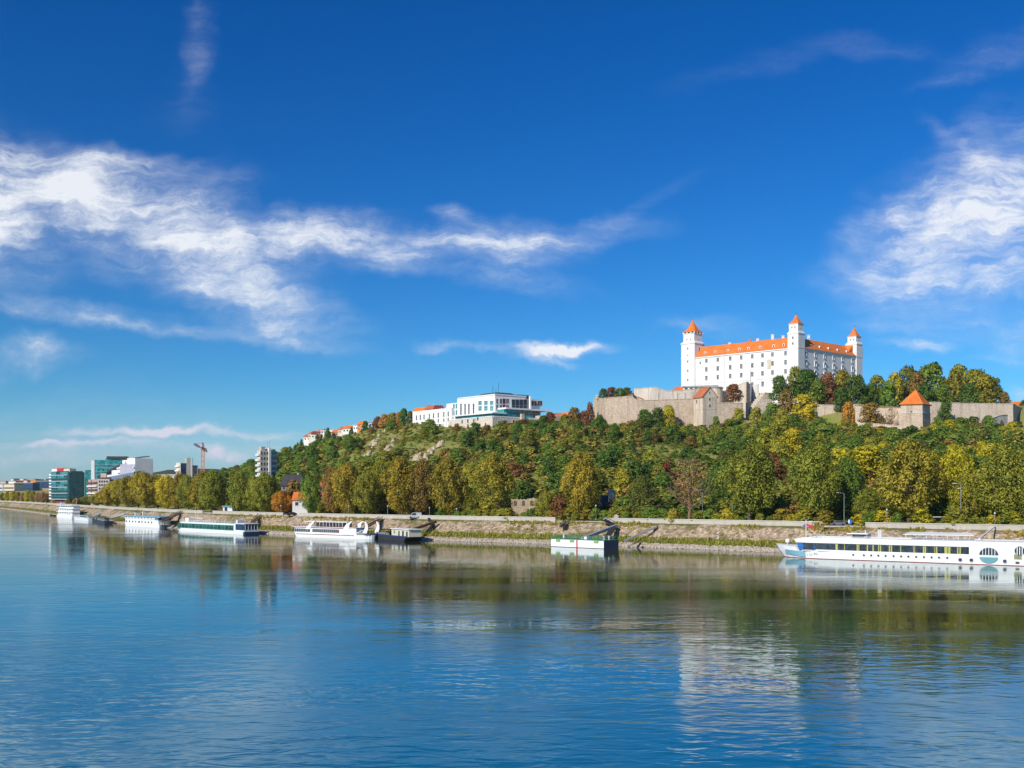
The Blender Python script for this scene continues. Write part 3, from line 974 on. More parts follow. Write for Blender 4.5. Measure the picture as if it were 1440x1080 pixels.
towA, topA = castle_tower(LA - 10.6, -1.0, 10.8, 125.6, 132.9, 143.4, True, .82, wide=11.0)
towC, topC = castle_tower(-.7, -.7, 7.6, 124.6, 131.2, 137.8, False, .84)
towE, topE = castle_tower(-.7, LE - 7.3, 7.8, 124.2, 129.8, 137.0, False, .80)
towF, topF = castle_tower(LA - 7.3, LE - 7.3, 7.8, 124.2, 129.8, 137.0, False, .80)
# shoulder buttress standing against each side of the corner towers above the eaves
for (a0, a1, b0, b1) in ((0.2, 5, 7.0, 8.6), (-.6, 1.2, LE - .1, LE + 1.0)):
    MB().prism(rect(cC, ua, ue, a0, a1, b0, b1), EAVE - 1, EAVE + 6.2).build('buttress', WHITE, castle)


def tower_slits(face_o, u, n, pts, w=.75, h=1.4):
    for (s, z) in pts:
        f = Face.__new__(Face)
        f.a, f.u, f.n, f.L = face_o, u, n, 10
        window(castle, f, s, z, w, h, LGREY, GLASS, .10, (0, 0), 0, .10)


oA = cC + ua * (LA + .4) - ue * 1.0
tower_slits(oA, -ua, CS.n, [(5.4, zpy(y, 726)) for y in (491, 509, 522, 535)])
tower_slits(oA, -ua, CS.n, [(5.2, zpy(500.5, 726))], .5, .8)
oAr = cC + ua * (LA - 10.6) - ue * 1.0
tower_slits(oAr, ue, CE.n, [(5.2, 121.0)], 1.0, 2.6)
oC = cC - ue * .7 - ua * .7
tower_slits(oC + ua * 7.6, -ua, CS.n, [(3.8, 121.5), (3.8, 117.6)], .8, 1.5)
oE = cC + ue * (LE - 7.3) - ua * .7
for (t_, top_, zz) in ((towA, topA, 128.4), (towC, topC, 128.6), (towE, topE, 127.4)):
    for (i, j, nn) in ((0, 1, None),):
        p, q = Vector(top_[1]), Vector(top_[0])
        L_ = (q - p).length
        tower_slits(p, (q - p).normalized(), CS.n, [(L_ * .33, zz), (L_ * .68, zz)], .6, .9)
        p, q = Vector(top_[0]), Vector(top_[3])
        L_ = (q - p).length
        tower_slits(p, (q - p).normalized(), CE.n, [(L_ * .5, zz)], .6, .9)

# windows, one by one
for px in (993.5, 1009.5, 1027, 1042.5, 1058, 1072.4, 1086.4, 1104.8):
    for z, h in ((111.7, 2.5), (105.5, 2.9), (99.3, 2.8)):
        window(castle, CS, CS.s(px), z, 1.75, h, WHITE2, GLASSC, .22, (1, 2), .35, .16)
for px in (1072.6, 1089, 1104.8, 1058):
    window(castle, CS, CS.s(px), 92.0, 1.75, 3.0, WHITE2, GLASSC, .22, (1, 2), .35, .16)
window(castle, CS, CS.s(984.8), 110.6, 1.0, 1.5, WHITE2, GLASSC, .15, (0, 0), 0, .12)
for px in (1133, 1146.4, 1159.4, 1172, 1184.4, 1198.3, 1206.7):
    window(castle, CE, CE.s(px), 111.3, 1.7, 2.4, WHITE2, GLASSC, .30, (1, 1), .5, .18)
for px in (1133, 1146.4, 1159.4, 1172, 1184.4, 1198.3):
    for z in (105.2, 98.9):
        window(castle, CE, CE.s(px), z, 1.8, 3.2, WHITE2, GLASSC, .45, (1, 2), .95, .22)
# coat of arms carved on the front, as a worn relief
b = MB()
p = CS.at(1082, 513, .02)
b.lathe((0, 0, 0), [(0.02, 0), (.9, .15), (1.3, .5), (1.3, 1.0), (0.02, 1.2)], 10)
b = MB()
f0 = CS.fr()
s0 = CS.s(1081.5)
b.prism([f0(s0 - 1.3, 0), f0(s0 + 1.3, 0), f0(s0 + 1.1, -.3), f0(s0 - 1.1, -.3)], 102.2, 107.2)
b.prism([f0(s0 - 1.8, 0), f0(s0 + 1.8, 0), f0(s0 + 1.5, -.35), f0(s0 - 1.5, -.35)], 107.2, 108.4)
b.prism([f0(s0 - .8, -.3), f0(s0 + .8, -.3), f0(s0 + .6, -.5), f0(s0 - .6, -.5)], 103.2, 106.4)
b.build('relief', CREAM, castle)
# drain pipes
b = MB()
for px in (1019,):
    q = CS.at(px, 520, .12)
    b.tube([(q.x, q.y, 80), (q.x, q.y, EAVE - 1)], .12, 6)
b.build('drainpipe', LGREY, castle)


def dormer(px, a=True):
    """small white arched dormer standing on the roof slope"""
    f = CS if a else CE
    s = f.s(px)
    fr = f.fr()
    y0 = 1.15
    z0 = EAVE + (y0 + .8) * (RIDGE - EAVE) / (WD / 2 + .8) - .25
    b = MB()
    n = 8
    arc = [(-.85, 0), (-.85, 1.1)] + [(-.85 * math.cos(math.pi * k / n), 1.1 + .85 * math.sin(math.pi * k / n)) for k in range(1, n)] + [(.85, 1.1), (.85, 0)]
    r0 = [(*fr(s + x, y0), z0 + z) for x, z in arc]
    r1 = [(*fr(s + x, y0 + 2.6), z0 + z) for x, z in arc]
    b.loft([r0, r1])
    d = b.build('dormer', WHITE2, castle)
    arc2 = [(x * .5, .35 + z * .62) for x, z in arc]
    MB().loft([[(*fr(s + x, y0 - .06), z0 + z) for x, z in arc2], [(*fr(s + x, y0 + .1), z0 + z) for x, z in arc2]]).build('dormer_window', BLACK, d)


for px in (990.3, 1004.4, 1022.5, 1038.5, 1051.4, 1067.8, 1086.8, 1100.7):
    dormer(px)
for px in (1143.5, 1156, 1168.5, 1181, 1194):
    dormer(px, False)
for (px, along, h) in ((1018.5, 0, .8), (1058, 0, 1.5), (1079, 0, 3.2), (1094, 0, 1.6), (1139, 1, 1.3), (1155, 1, 3.0)):
    f = (CE if along else CS)
    q = f.a + f.u * f.s(px if not along else px - 4) - f.n * (WD / 2 + .4)
    c = MB().prism([(q.x - .8, q.y - .6), (q.x + .8, q.y - .6), (q.x + .8, q.y + .6), (q.x - .8, q.y + .6)], RIDGE - 1.5, RIDGE + h)
    c.prism([(q.x - 1, q.y - .8), (q.x + 1, q.y - .8), (q.x + 1, q.y + .8), (q.x - 1, q.y + .8)], RIDGE + h, RIDGE + h + .3)
    c.build('chimney', WHITE2, castle)
q = CS.a + CS.u * CS.s(1053) - CS.n * WD / 2
MB().bar((q.x, q.y, RIDGE), (q.x, q.y, RIDGE + 5.5), .16).bar((q.x - .7, q.y, RIDGE + 4), (q.x + .7, q.y, RIDGE + 4), .12).build('antenna', RED, castle)


# ------------------------------------------------------------------ bastions and walls round the castle
def wall_run(name, label, cat, pts, thick, mats, cop=None, copm=None, group=None, batter=.0, buttress=()):
    """a wall through (column, distance, top row, bottom z); top may step or slope"""
    q = [((px - CX) / F * d, d, zpy(y, d), zb) for px, d, y, zb in pts]
    rj = random.Random(int(pts[0][0] * 7 + pts[0][2]))
    fine = []
    for i in range(len(q) - 1):
        for k in range(5):
            f = k / 5
            fine.append(tuple(q[i][j] + (q[i + 1][j] - q[i][j]) * f + (rj.uniform(-.16, .16) if j == 2 and k else 0) for j in range(4)))
    q0, q = q, fine + [q[-1]]
    root = thing(name, label, cat, (q[0][0], q[0][1], q[0][3]), 0, group)
    b = MB()
    rings = []
    n = len(q)
    for i, (x, y, zt, zb) in enumerate(q):
        t = Vector((q[min(i + 1, n - 1)][0] - q[max(i - 1, 0)][0], q[min(i + 1, n - 1)][1] - q[max(i - 1, 0)][1])).normalized()
        nn = Vector((t.y, -t.x))
        if nn.y > 0:
            nn = -nn
        k = batter
        rings.append([(x + nn.x * k, y + nn.y * k, zb), (x, y, zt), (x - nn.x * thick, y - nn.y * thick, zt), (x - nn.x * thick, y - nn.y * thick, zb)])
    b.loft(rings)
    b.build('masonry', mats, root)
    if cop:
        b = MB()
        rr = []
        for (r, (x, y, zt, zb)) in zip(rings, q):
            a, c = Vector(r[1]), Vector(r[2])
            e = (a - c).normalized() * .18
            rr.append([tuple(a + e), tuple(a + e + Vector((0, 0, cop))), tuple(c - e + Vector((0, 0, cop))), tuple(c - e)])
        b.loft(rr)
        b.build('coping', copm or mats, root)
    for (px, top_y, w, dz, out) in buttress:
        for i in range(len(q0) - 1):
            if pts[i][0] <= px <= pts[i + 1][0]:
                f = Face(q0[i][:2], q0[i + 1][:2])
                s, d = f.s(px), f.d(px)
                fr = f.fr()
                z1 = zpy(top_y, d)
                b = MB()
                b.prism([fr(s - w / 2, 0), fr(s + w / 2, 0), fr(s + w / 2, -out), fr(s - w / 2, -out)], z1 - dz, z1, 0, [fr(s - w / 2, 0), fr(s + w / 2, 0), fr(s + w / 2, -out * .3), fr(s - w / 2, -out * .3)])
                b.build('buttress', mats, root)
    return root


# long tan bastion with its angle turret
wall_run('bastion_wall', 'long tan stone bastion wall dropping into the trees left of the castle', 'wall',
         [(835, 628, 560.2, 52), (846, 604, 560.5, 48), (888, 604, 557.5, 48), (897, 604, 564.0, 48), (940, 606, 562.0, 48), (977, 608, 561.0, 48)], 2.2, STONE, .35, STONE2, None, 1.6)
tr = thing('corner_turret', 'tiny stone sentry turret on the corner of the tan bastion', 'turret', tuple(P(839.5, 560, 614)))
MB().lathe(tuple(P(839.5, 561, 614)), [(1.0, 0), (1.0, 1.5), (1.2, 1.6), (.1, 2.6)], 8).build('drum', STONE2, tr)
# upper pale bastion with buttresses
wall_run('upper_bastion', 'pale buttressed bastion wall stepping up under the castle west tower', 'wall',
         [(892, 640, 547.0, 60), (916, 628, 545.0, 60), (921, 628, 544.5, 60), (938, 628, 550.0, 60), (958, 628, 549.5, 60), (976, 628, 546.8, 60), (992, 630, 545.5, 60)], 3.0, STONE3, .3, STONE2, None, .8,
         [(915, 552, 1.0, 18, 1.6), (924.5, 552, 1.0, 18, 1.6), (951.5, 552.5, 1.0, 18, 1.6), (962, 552, 1.0, 18, 1.6), (973, 551, 1.0, 18, 1.6)])
# leaning wall fragment beside the bastion's step
wall_run('stepped_wall', 'short sloping wall with old red tiles between the two bastions', 'wall', [(878, 618, 559, 55), (890, 620, 554.5, 55), (893, 624, 557.5, 55), (906, 624, 562.5, 55)], 1.4, STONE2, .5, TILE2)
ob = thing('outbuilding', 'low building with an orange roof hidden behind the pale bastion', 'building', tuple(P(955, 553, 655)))
o_ = P(946, 552, 655)
MB().box(o_.x, o_.x + 9, 655, 662, 66, zpy(549.5, 655)).build('wall', CREAM, ob)
zt = zpy(549.5, 655)
MB().add([(o_.x - .5, 654.3, zt), (o_.x + 9.5, 654.3, zt), (o_.x + 9.5, 662.7, zt), (o_.x - .5, 662.7, zt), (o_.x + 3, 658, zt + 3), (o_.x + 9, 658, zt + 3)],
         [(0, 1, 5, 4), (2, 3, 4, 5), (0, 4, 3), (1, 2, 5), (3, 2, 1, 0)]).build('roof', TILE, ob)

# terrace pavilion and round drum below the front
pv = thing('terrace_pavilion', 'low white terrace pavilion with a long grey roof below the front windows', 'pavilion', tuple(P(985, 552, 640)))
fp = Face.px(960.5, 646, 1008, 640)
fr = fp.fr()
MB().box(0, fp.L, 0, 6, 70, zpy(543.6, 642), 0, fr).build('wall', WHITE, pv)
for px in (965, 972, 979, 986, 993, 1000):
    w_ = window(pv, fp, fp.s(px), zpy(547, 643), 1.6, 1.7, DARK, BLACK, .08, (0, 0), 0, .08)
zt = zpy(543.6, 642)
rr = [(*fr(-.6, -.9), zt), (*fr(fp.L + .6, -.9), zt), (*fr(fp.L + .6, 6.5), zt + 1.0), (*fr(-.6, 6.5), zt + 1.0)]
MB().add(rr + [(p[0], p[1], p[2] + .45) for p in rr], [(0, 1, 2, 3), (4, 5, 6, 7), (0, 1, 5, 4), (1, 2, 6, 5), (2, 3, 7, 6), (3, 0, 4, 7)]).build('roof', GREY, pv)
dm = thing('round_bastion', 'round pale stone drum bastion right of the grey terrace roof', 'bastion', tuple(P(1005, 570, 632)))
c_ = P(1006, 570, 636)
MB().lathe((c_.x, c_.y, 55), [(5.0, 0), (4.6, zpy(546, 632) - 55), (4.6, zpy(545.4, 632) - 55)], 24).build('drum', STONE2, dm)
MB().lathe((c_.x, c_.y, zpy(545.4, 632)), [(5.1, 0), (5.1, .5), (4.4, .9), (.5, 1.6)], 24).build('parapet', GREY, dm)

# gatehouse with red roof
gh = thing('gatehouse', 'square stone gatehouse with a steep red saddle roof below the castle', 'gatehouse', tuple(P(990, 600, 590)))
gA = Face.px(988, 590, 1008.5, 594)       # gable side, facing right of the viewer
gB = Face.px(975.5, 597, 988, 590)        # lit long side
o = gA.a
u1, u2 = gA.u, -gB.u
w1, w2 = gA.L, gB.L
ez = zpy(557.5, 590)
MB().prism([tuple(o), tuple(o + u1 * w1), tuple(o + u1 * w1 + u2 * w2), tuple(o + u2 * w2)], 42, ez).build('wall', STONE2, gh)
MB().prism([tuple(o - u1 * .12 - u2 * .12), tuple(o + u1 * w1 - u2 * .12), tuple(o + u1 * w1 + u2 * w2), tuple(o - u1 * .12 + u2 * w2)], zpy(575, 590), zpy(574, 590)).build('string_course', STONE3, gh)
ap = zpy(544.5, 592)
m_ = o + u1 * w1 * .5
g0 = [(*o, ez), (*(o + u1 * w1), ez), (*m_, ap)]
g1 = [(p[0] + u2.x * w2, p[1] + u2.y * w2, p[2]) for p in g0]
MB().loft([g0, g1]).build('gable', CREAM, gh)
for sgn in (0, 1):
    e = o - u1 * .6 if sgn == 0 else o + u1 * (w1 + .6)
    k = .6 / (w1 / 2) * (ap - ez)
    A_, B_ = (e - u2 * .4), (m_ - u2 * .4)
    A2, B2 = (e + u2 * (w2 + .5)), (m_ + u2 * (w2 + .5))
    lo = [(*A_, ez - k), (*B_, ap), (*B2, ap), (*A2, ez - k)]
    MB().add([(p[0], p[1], p[2] + .05) for p in lo] + [(p[0], p[1], p[2] + .4) for p in lo], [(3, 2, 1, 0), (4, 5, 6, 7), (0, 1, 5, 4), (1, 2, 6, 5), (2, 3, 7, 6), (3, 0, 4, 7)]).build('roof', TILE2, gh)
for (px, py, w, h) in ((998, 561.5, 1.0, 1.5), (998.2, 570.5, 1.0, 1.5), (997.8, 552, .7, .9)):
    window(gh, gA, gA.s(px), zpy(py, 592), w, h, STONE3, BLACK, .1, (0, 0), 0, .14)
window(gh, gB, gB.s(980), zpy(564.5, 594), .8, 2.0, STONE3, BLACK, .1, (0, 0), 0, .12)
# lower wall right of the gatehouse
lw = wall_run('curtain_wall', 'brownish stone curtain wall running right from the red-roofed gatehouse', 'wall',
              [(1008, 594, 566.5, 42), (1030, 596, 566.8, 42), (1049, 598, 567.3, 42)], 2.0, STONE, .3, STONE2, None, .6)
fl = Face.px(1008, 594, 1049, 598)
for px in (1006.5 + 3, 1021.5):
    window(lw, fl, fl.s(px), zpy(572.2, 595), .7, .8, STONE2, BLACK, .1, (0, 0), 0, .1)
wall_run('bastion_return', 'pale wall end facing right beside the curtain wall', 'wall', [(1048.5, 597, 567.0, 42), (1056, 612, 570, 42)], 1.6, STONE2, .3, STONE3)
wall_run('terrace_wall', 'pale broken terrace wall under the castle windows with jagged top', 'wall',
         [(1012, 640, 551, 60), (1022, 640, 548.5, 60), (1031, 640, 540.0, 60), (1038, 638, 541.5, 60), (1046, 636, 538.2, 60), (1050, 634, 537, 60)], 2.0, STONE3, .25, STONE2)
rw = thing('ruined_wing', 'shaded roofless wall beside the castle front, blue in the shade', 'ruin', tuple(P(1056, 560, 632)))
f_ = Face.px(1049.5, 630, 1058, 646)
fr = f_.fr()
MB().box(0, f_.L, 0, 1.2, 60, zpy(537, 630), 0, fr).build('wall', STONE2, rw)
f2_ = Face.px(1058, 646, 1065, 640)
fr2 = f2_.fr()
MB().box(0, f2_.L, 0, 1.2, 60, zpy(540, 640), 0, fr2).build('side_wall', WHITE, rw)
MB().tube([tuple(P(1055.5, 565, 628)), tuple(P(1055.5, 521, 628))], .18, 6).build('flagpole', GREY, rw)
st = thing('stone_ramp', 'wedge of pale stone steps climbing to the castle front', 'steps', tuple(P(1075, 572, 615)))
for k in range(9):
    f3 = Face.px(1056 + k * 2.4, 606 + k * 4, 1086, 610 + k * 4)
    MB().box(0, f3.L, 0, 5, 52, zpy(575 - k * 2.9, 606 + k * 4), 0, f3.fr()).build('step', STONE3 if k % 2 else STONE2, st)
for nm, px0, px1, y, d in (('retaining_wall', 1030, 1056, 592, 588), ('rubble_wall', 1100, 1150, 580, 600), ('garden_wall', 1150, 1208, 569, 612)):
    lab = {'retaining_wall': 'low pale retaining wall among bushes under the curtain wall', 'rubble_wall': 'ruined rubble wall behind the golden bush below the castle', 'garden_wall': 'pinkish garden wall under the castle park trees'}[nm]
    wall_run(nm, lab, 'wall', [(px0, d, y, 45), ((px0 + px1) / 2, d, y + .8, 45), (px1, d + 2, y - .3, 45)], 1.2, STONE3 if nm != 'garden_wall' else STONE2, .25, STONE2)

# ------------------------------------------------------------------ eastern corner tower and its walls
wt = thing('watch_tower', 'square stone watchtower with a pyramid of bright orange tiles', 'tower', tuple(P(1288, 610, 560)))
tA = Face.px(1267, 563, 1297.2, 560)
tB = Face.px(1297.2, 560, 1308, 570)
o = Vector(tA.b)
u1, u2 = -tA.u, tB.u
w1, w2 = tA.L, max(tB.L, 10.5)
ez = zpy(567.6, 560)
base = [tuple(o), tuple(o + u1 * w1), tuple(o + u1 * w1 + u2 * w2), tuple(o + u2 * w2)]
MB().prism(shrink(base, 1.05), 44, zpy(580.5, 560), 0, shrink(base, 1.02)).build('lower_wall', STONE, wt)
MB().prism(base, zpy(580.5, 560), ez).build('upper_wall', STONE2, wt)
MB().prism(shrink(base, 1.05), zpy(580.8, 560), zpy(579.6, 560)).build('string_course', STONE3, wt)
ev = shrink(base, 1.14)
c = sum((Vector(p) for p in base), Vector((0, 0))) / 4
tip = zpy(547.5, 565)
b = MB()
b.loft([[(*p, ez - .35) for p in ev], [(*p, ez) for p in ev], [(*p, ez + .8) for p in shrink(ev, .86)], [(*(c + (Vector(p) - c) * .02), tip) for p in ev]])
b.build('roof', TILE, wt)
window(wt, tA, tA.s(1281.5), zpy(580.6, 561), .8, 2.2, STONE3, BLACK, .1, (0, 0), 0, .14)
window(wt, tA, tA.s(1263.5 + 7), zpy(588, 561), .7, 1.2, STONE3, BLACK, .1, (0, 0), 0, .14)
wall_run('park_wall', 'long high stone wall between the orange-roofed watchtower and the frame edge', 'wall',
         [(1309, 590, 566.0, 44), (1340, 592, 567.0, 44), (1380, 594, 567.8, 44), (1424.5, 596, 568.0, 44)], 2.0, STONE2, .35, STONE3, None, .8)
wall_run('shaded_wall', 'shaded return of the high stone wall at the frame edge', 'wall', [(1425, 596.5, 568.0, 44), (1433, 622, 573, 44), (1450, 660, 576, 44)], 1.6, STONE, .3, STONE2)
lo = wall_run('crenellated_wall', 'low crenellated pink wall descending towards the orange-roofed watchtower', 'wall',
              [(1204, 560, 592.5, 44), (1215, 556, 596, 44), (1240, 552, 598.0, 44), (1268, 548, 601, 44)], 1.0, STONE2, None)
for k in range(16):
    px = 1216 + k * 3.3
    p = P(px, np.interp(px, [1204, 1215, 1240, 1268], [592.5, 596, 598, 601]), np.interp(px, [1204, 1268], [560, 548]) + .1)
    w3 = MB()
    w3.v, w3.f = [], []
    w3.box(p.x - .42, p.x + .42, p.y, p.y + .9, p.z - .1, p.z + .85).build('merlon', STONE2, lo)
wall_run('pink_wall', 'upper pinkish wall with a tiled edge left of the watchtower', 'wall', [(1203, 584, 570.5, 44), (1238, 582, 573.5, 44), (1267, 576, 573.5, 44)], 1.2, STONE2, .4, TILE2)
wall_run('foot_wall', 'grey foot wall wrapping the base of the orange-roofed watchtower', 'wall', [(1262, 546, 604, 42), (1283, 542, 607, 42), (1303, 544, 608, 42), (1306, 556, 603, 42)], 1.0, STONE3, .2, STONE2)
wall_run('ramp_wall', 'pale sloping ramp wall rising right below the high stone wall', 'wall',
         [(1326, 556, 599, 42), (1345, 556, 603, 42), (1366, 560, 600.5, 42), (1392, 568, 590, 42), (1404, 574, 585, 42), (1417, 580, 583.5, 42)], 1.2, STONE3, .3, STONE2)
hs = thing('park_house', 'house with a flat orange roof behind the shaded wall at frame edge', 'house', tuple(P(1432, 570, 680)))
p = P(1424, 572, 680)
MB().box(p.x, p.x + 16, 680, 690, 66, p.z + .6).build('wall', CREAM, hs)
MB().add([(p.x - .6, 679.2, p.z + .6), (p.x + 16.6, 679.2, p.z + .6), (p.x + 16.6, 690.8, p.z + .6), (p.x - .6, 690.8, p.z + .6), (p.x + 2, 685, p.z + 4), (p.x + 14, 685, p.z + 4)],
         [(0, 1, 5, 4), (2, 3, 4, 5), (0, 4, 3), (1, 2, 5), (3, 2, 1, 0)]).build('roof', TILE, hs)

# ------------------------------------------------------------------ the parliament on the ridge
PL = Face.px(696, 620, 582, 683)
PR = Face.px(696, 620, 762, 641.6)
K, pp, qq = PL.a, PL.u, PR.u
parl = thing('parliament', 'long white office building with window bands on the ridge left of the castle', 'building', (K.x, K.y, 55.0))
R = lambda a0, a1, b0, b1: rect(K, pp, qq, a0, a1, b0, b1)
sL = PL.s
ztop = zpy(555, 620)
MB().prism(R(0, sL(643), 0, 24), 52, ztop).build('main_wall', WHITE, parl)
MB().prism(R(1.2, 30, 24, PR.s(762)), 52, ztop - 1.0).build('side_wall', LGREY, parl)
MB().prism(R(sL(643), sL(626), 1.0, 20), 52, zpy(567.3, PL.d(632))).build('middle_wall', WHITE, parl)
MB().prism(R(sL(637), PL.L, -1.0, 13), 50, zpy(573.3, PL.d(637))).build('low_wall', WHITE, parl)
b = MB()
b.prism(R(4, sL(660), 3, 24), ztop, ztop + 2.6, 0, R(8, sL(664), 8, 19))
b.prism(R(4, 14, 20, 30), ztop - 1, ztop + 1.6)
b.build('roof', SLATE, parl)
MB().prism(R(-.3, sL(644), -.3, 24.3), ztop - .05, ztop + .55).build('parapet', WHITE2, parl)
b = MB()
for (a_, b_, h) in ((12, 8, 7), (9, 10, 9), (14, 12, 5)):
    q = K + pp * a_ + qq * b_
    b.bar((q.x, q.y, ztop), (q.x, q.y, ztop + h), .22)
b.build('antenna', DARK, parl)
for py, h in ((566.6, 2.5), (574.3, 2.9)):
    for px in (675.3, 683.5, 691.6):
        window(parl, PL, PL.s(px), zpy(py, PL.d(px)), 3.3, h, WHITE2, GLASST, .18, (2, 1), 0, .2)
for px in (648.5, 654.3, 659.7, 666.2):
    window(parl, PL, PL.s(px), zpy(576, PL.d(px)), 1.5, 7.6, WHITE2, GLASS, .22, (0, 5), 0, .2)
pm = Face(K + qq * 1.0, K + qq * 1.0 + pp * 10)
for px, py in ((638.3, 571.5), (643.3 - 1, 571), (638.3, 580.5), (642.3, 580)):
    window(parl, pm, pm.s(px), zpy(py, pm.d(px)), 1.9, 3.0, WHITE2, GLASST, .15, (0, 1), 0, .14)
plow = Face(K - qq * 1.0, K - qq * 1.0 + pp * 10)
for px in (586, 591.3, 596.5, 604, 609.8, 616.5, 624.3, 630.5):
    window(parl, plow, plow.s(px), zpy(np.interp(px, [586, 630], [587.5, 582]), plow.d(px)), 1.15, 3.2, WHITE2, GLASS, .15, (0, 1), 0, .12)
    if px > 600:
        window(parl, plow, plow.s(px), zpy(np.interp(px, [586, 630], [595, 590]), plow.d(px)), 1.15, 2.2, WHITE2, GLASS, .15, (0, 1), 0, .12)
b = MB()
for px in (600.5, 621.5, 627.5):
    s = plow.s(px)
    b.box(s - .35, s + .35, -.45, 0, 50, zpy(573.3, PL.d(637)) + .3, 0, plow.fr())
b.build('pilaster', WHITE2, parl)
for py, h in ((564.3, 3.0), (573.0, 3.0)):
    for px, w in ((699, 1.6), (704.2, 2.0), (708.8, 2.0), (713.6, 2.2)):
        window(parl, PR, PR.s(px), zpy(py, PR.d(px)), w, h, RED if px == 708.8 else WHITE2, GLASS, .15, (1, 0), 0, .14)
for px in (722, 727.5, 733, 738.5):
    window(parl, PR, PR.s(px), zpy(565.8, PR.d(px)), 2.4, 3.4, DARK, GLASS, .15, (1, 1), 0, .12)
    window(parl, PR, PR.s(px), zpy(572.6, PR.d(px)), 2.4, 1.8, DARK, GLASS, .15, (1, 0), 0, .12)
pr2 = Face(K + pp * 1.2, K + pp * 1.2 + qq * 10)
for px in (748.5, 753, 757.5, 761):
    window(parl, pr2, pr2.s(px), zpy(567.2, pr2.d(px)), 1.9, 3.0, LGREY, GLASS, .15, (1, 0), 0, .12)
s = PR.s(745)
MB().box(s - .5, s + .5, -1, .3, 56, ztop + .6, 0, PR.fr()).build('pillar', WHITE2, parl)
# stone podium with glazed gallery and white canopies
po = MB().prism(R(-9, sL(647), -9, 26), 40, zpy(587, 612)).build('podium', STONE3, parl)
MB().prism(R(-7, 30, -7, 24), zpy(587, 612), zpy(581.5, 612)).build('gallery', GLASST, parl)
MB().prism(R(-8.5, 31, -8.5, 2), zpy(581.5, 612), zpy(580.0, 612)).build('canopy', WHITE2, parl)
MB().prism(R(-8.8, -8.2, -8, 26), zpy(586.6, 612), zpy(585.2, 612)).prism(R(-8, 34, -8.9, -8.3), zpy(586.6, 612), zpy(585.4, 612)).build('railing', WHITE2, parl)
MB().prism(R(-6, 1, 2, 24), zpy(581.5, 612), zpy(575.5, 618)).build('upper_gallery', GLASST, parl)
MB().prism(R(-8, 1.2, 2, 36), zpy(575.5, 618), zpy(573.2, 618)).build('terrace_slab', WHITE2, parl)
pw = Face(K - qq * 9, K - qq * 9 + pp * 10)
for px, py in ((650, 593), (658, 592), (666.5, 591.5), (658, 599), (666.5, 598.5), (674.8, 598), (683, 597.2), (672, 588.8)):
    window(parl, pw, pw.s(px), zpy(py, pw.d(px)), 1.1, 2.0, STONE2, BLACK, .12, (0, 0), 0, .12)
px_ = Face(K - pp * 9, K - pp * 9 + qq * 10)
for px, py in ((701.5, 594.5), (710, 593.5), (710, 600.5), (722, 593)):
    window(parl, px_, px_.s(px), zpy(py, px_.d(px)), 1.2, 2.0, STONE2, BLACK, .12, (0, 0), 0, .12)
s = px_.s(733.5)
MB().box(s - 1.1, s + 1.1, -1.4, 0, 45, zpy(580.5, 612), 0, px_.fr()).build('pier', STONE2, parl)
MB().prism(R(-11, -3, 26, 44), 48, zpy(583, 620)).build('terrace_wall', BEIGE, parl)
# ------------------------------------------------------------------ houses and city blocks
def house(name, label, cat, px, py, d, w, dep, h, roof_h, wallm, roofm, rot=0.0, group=None, floors=1, wins=2, chimney=True, flat=False):
    """detached house: walls, saddle or flat roof, chimney, windows; py is the row of its foot"""
    p = P(px, py, d)
    t = thing(name, label, cat, (p.x, p.y, p.z), 0, group)
    c, s = math.cos(rot), math.sin(rot)
    fr = lambda x, y: (p.x + x * c - y * s, p.y + x * s + y * c)
    z0, z1 = p.z - 4, p.z + h
    MB().box(-w / 2, w / 2, 0, dep, z0, z1, 0, fr).build('wall', wallm, t)
    if flat:
        MB().box(-w / 2 - .4, w / 2 + .4, -.5, dep + .4, z1, z1 + .5, 0, fr).build('roof', roofm, t)
    else:
        e = .5
        q = lambda x, y, z: (*fr(x, y), z)
        vs = [q(-w / 2 - e, -e, z1 - .1), q(w / 2 + e, -e, z1 - .1), q(w / 2 + e, dep + e, z1 - .1), q(-w / 2 - e, dep + e, z1 - .1), q(-w / 2 - e + w * .16, dep / 2, z1 + roof_h), q(w / 2 + e - w * .16, dep / 2, z1 + roof_h)]
        ro = MB().add(vs, [(0, 1, 5, 4), (2, 3, 4, 5), (0, 4, 3), (1, 2, 5), (3, 2, 1, 0)]).build('roof', roofm, t)
        if chimney:
            MB().box(w * .18, w * .18 + .8, dep * .5, dep * .5 + .8, z1 + roof_h * .4, z1 + roof_h + .8, 0, fr).build('chimney', BEIGE, ro)
    f = Face.__new__(Face)
    f.a, f.u = Vector(fr(-w / 2, 0)), Vector((c, s))
    f.n, f.L = Vector((s, -c)), w
    for k in range(floors):
        for i in range(wins):
            window(t, f, w * (i + .5) / wins, p.z + h * (k + .55) / floors, min(1.3, w / wins * .5), min(1.4, h / floors * .5), WHITE2, GLASS, .08, (0, 0), 0, .1)
    return t


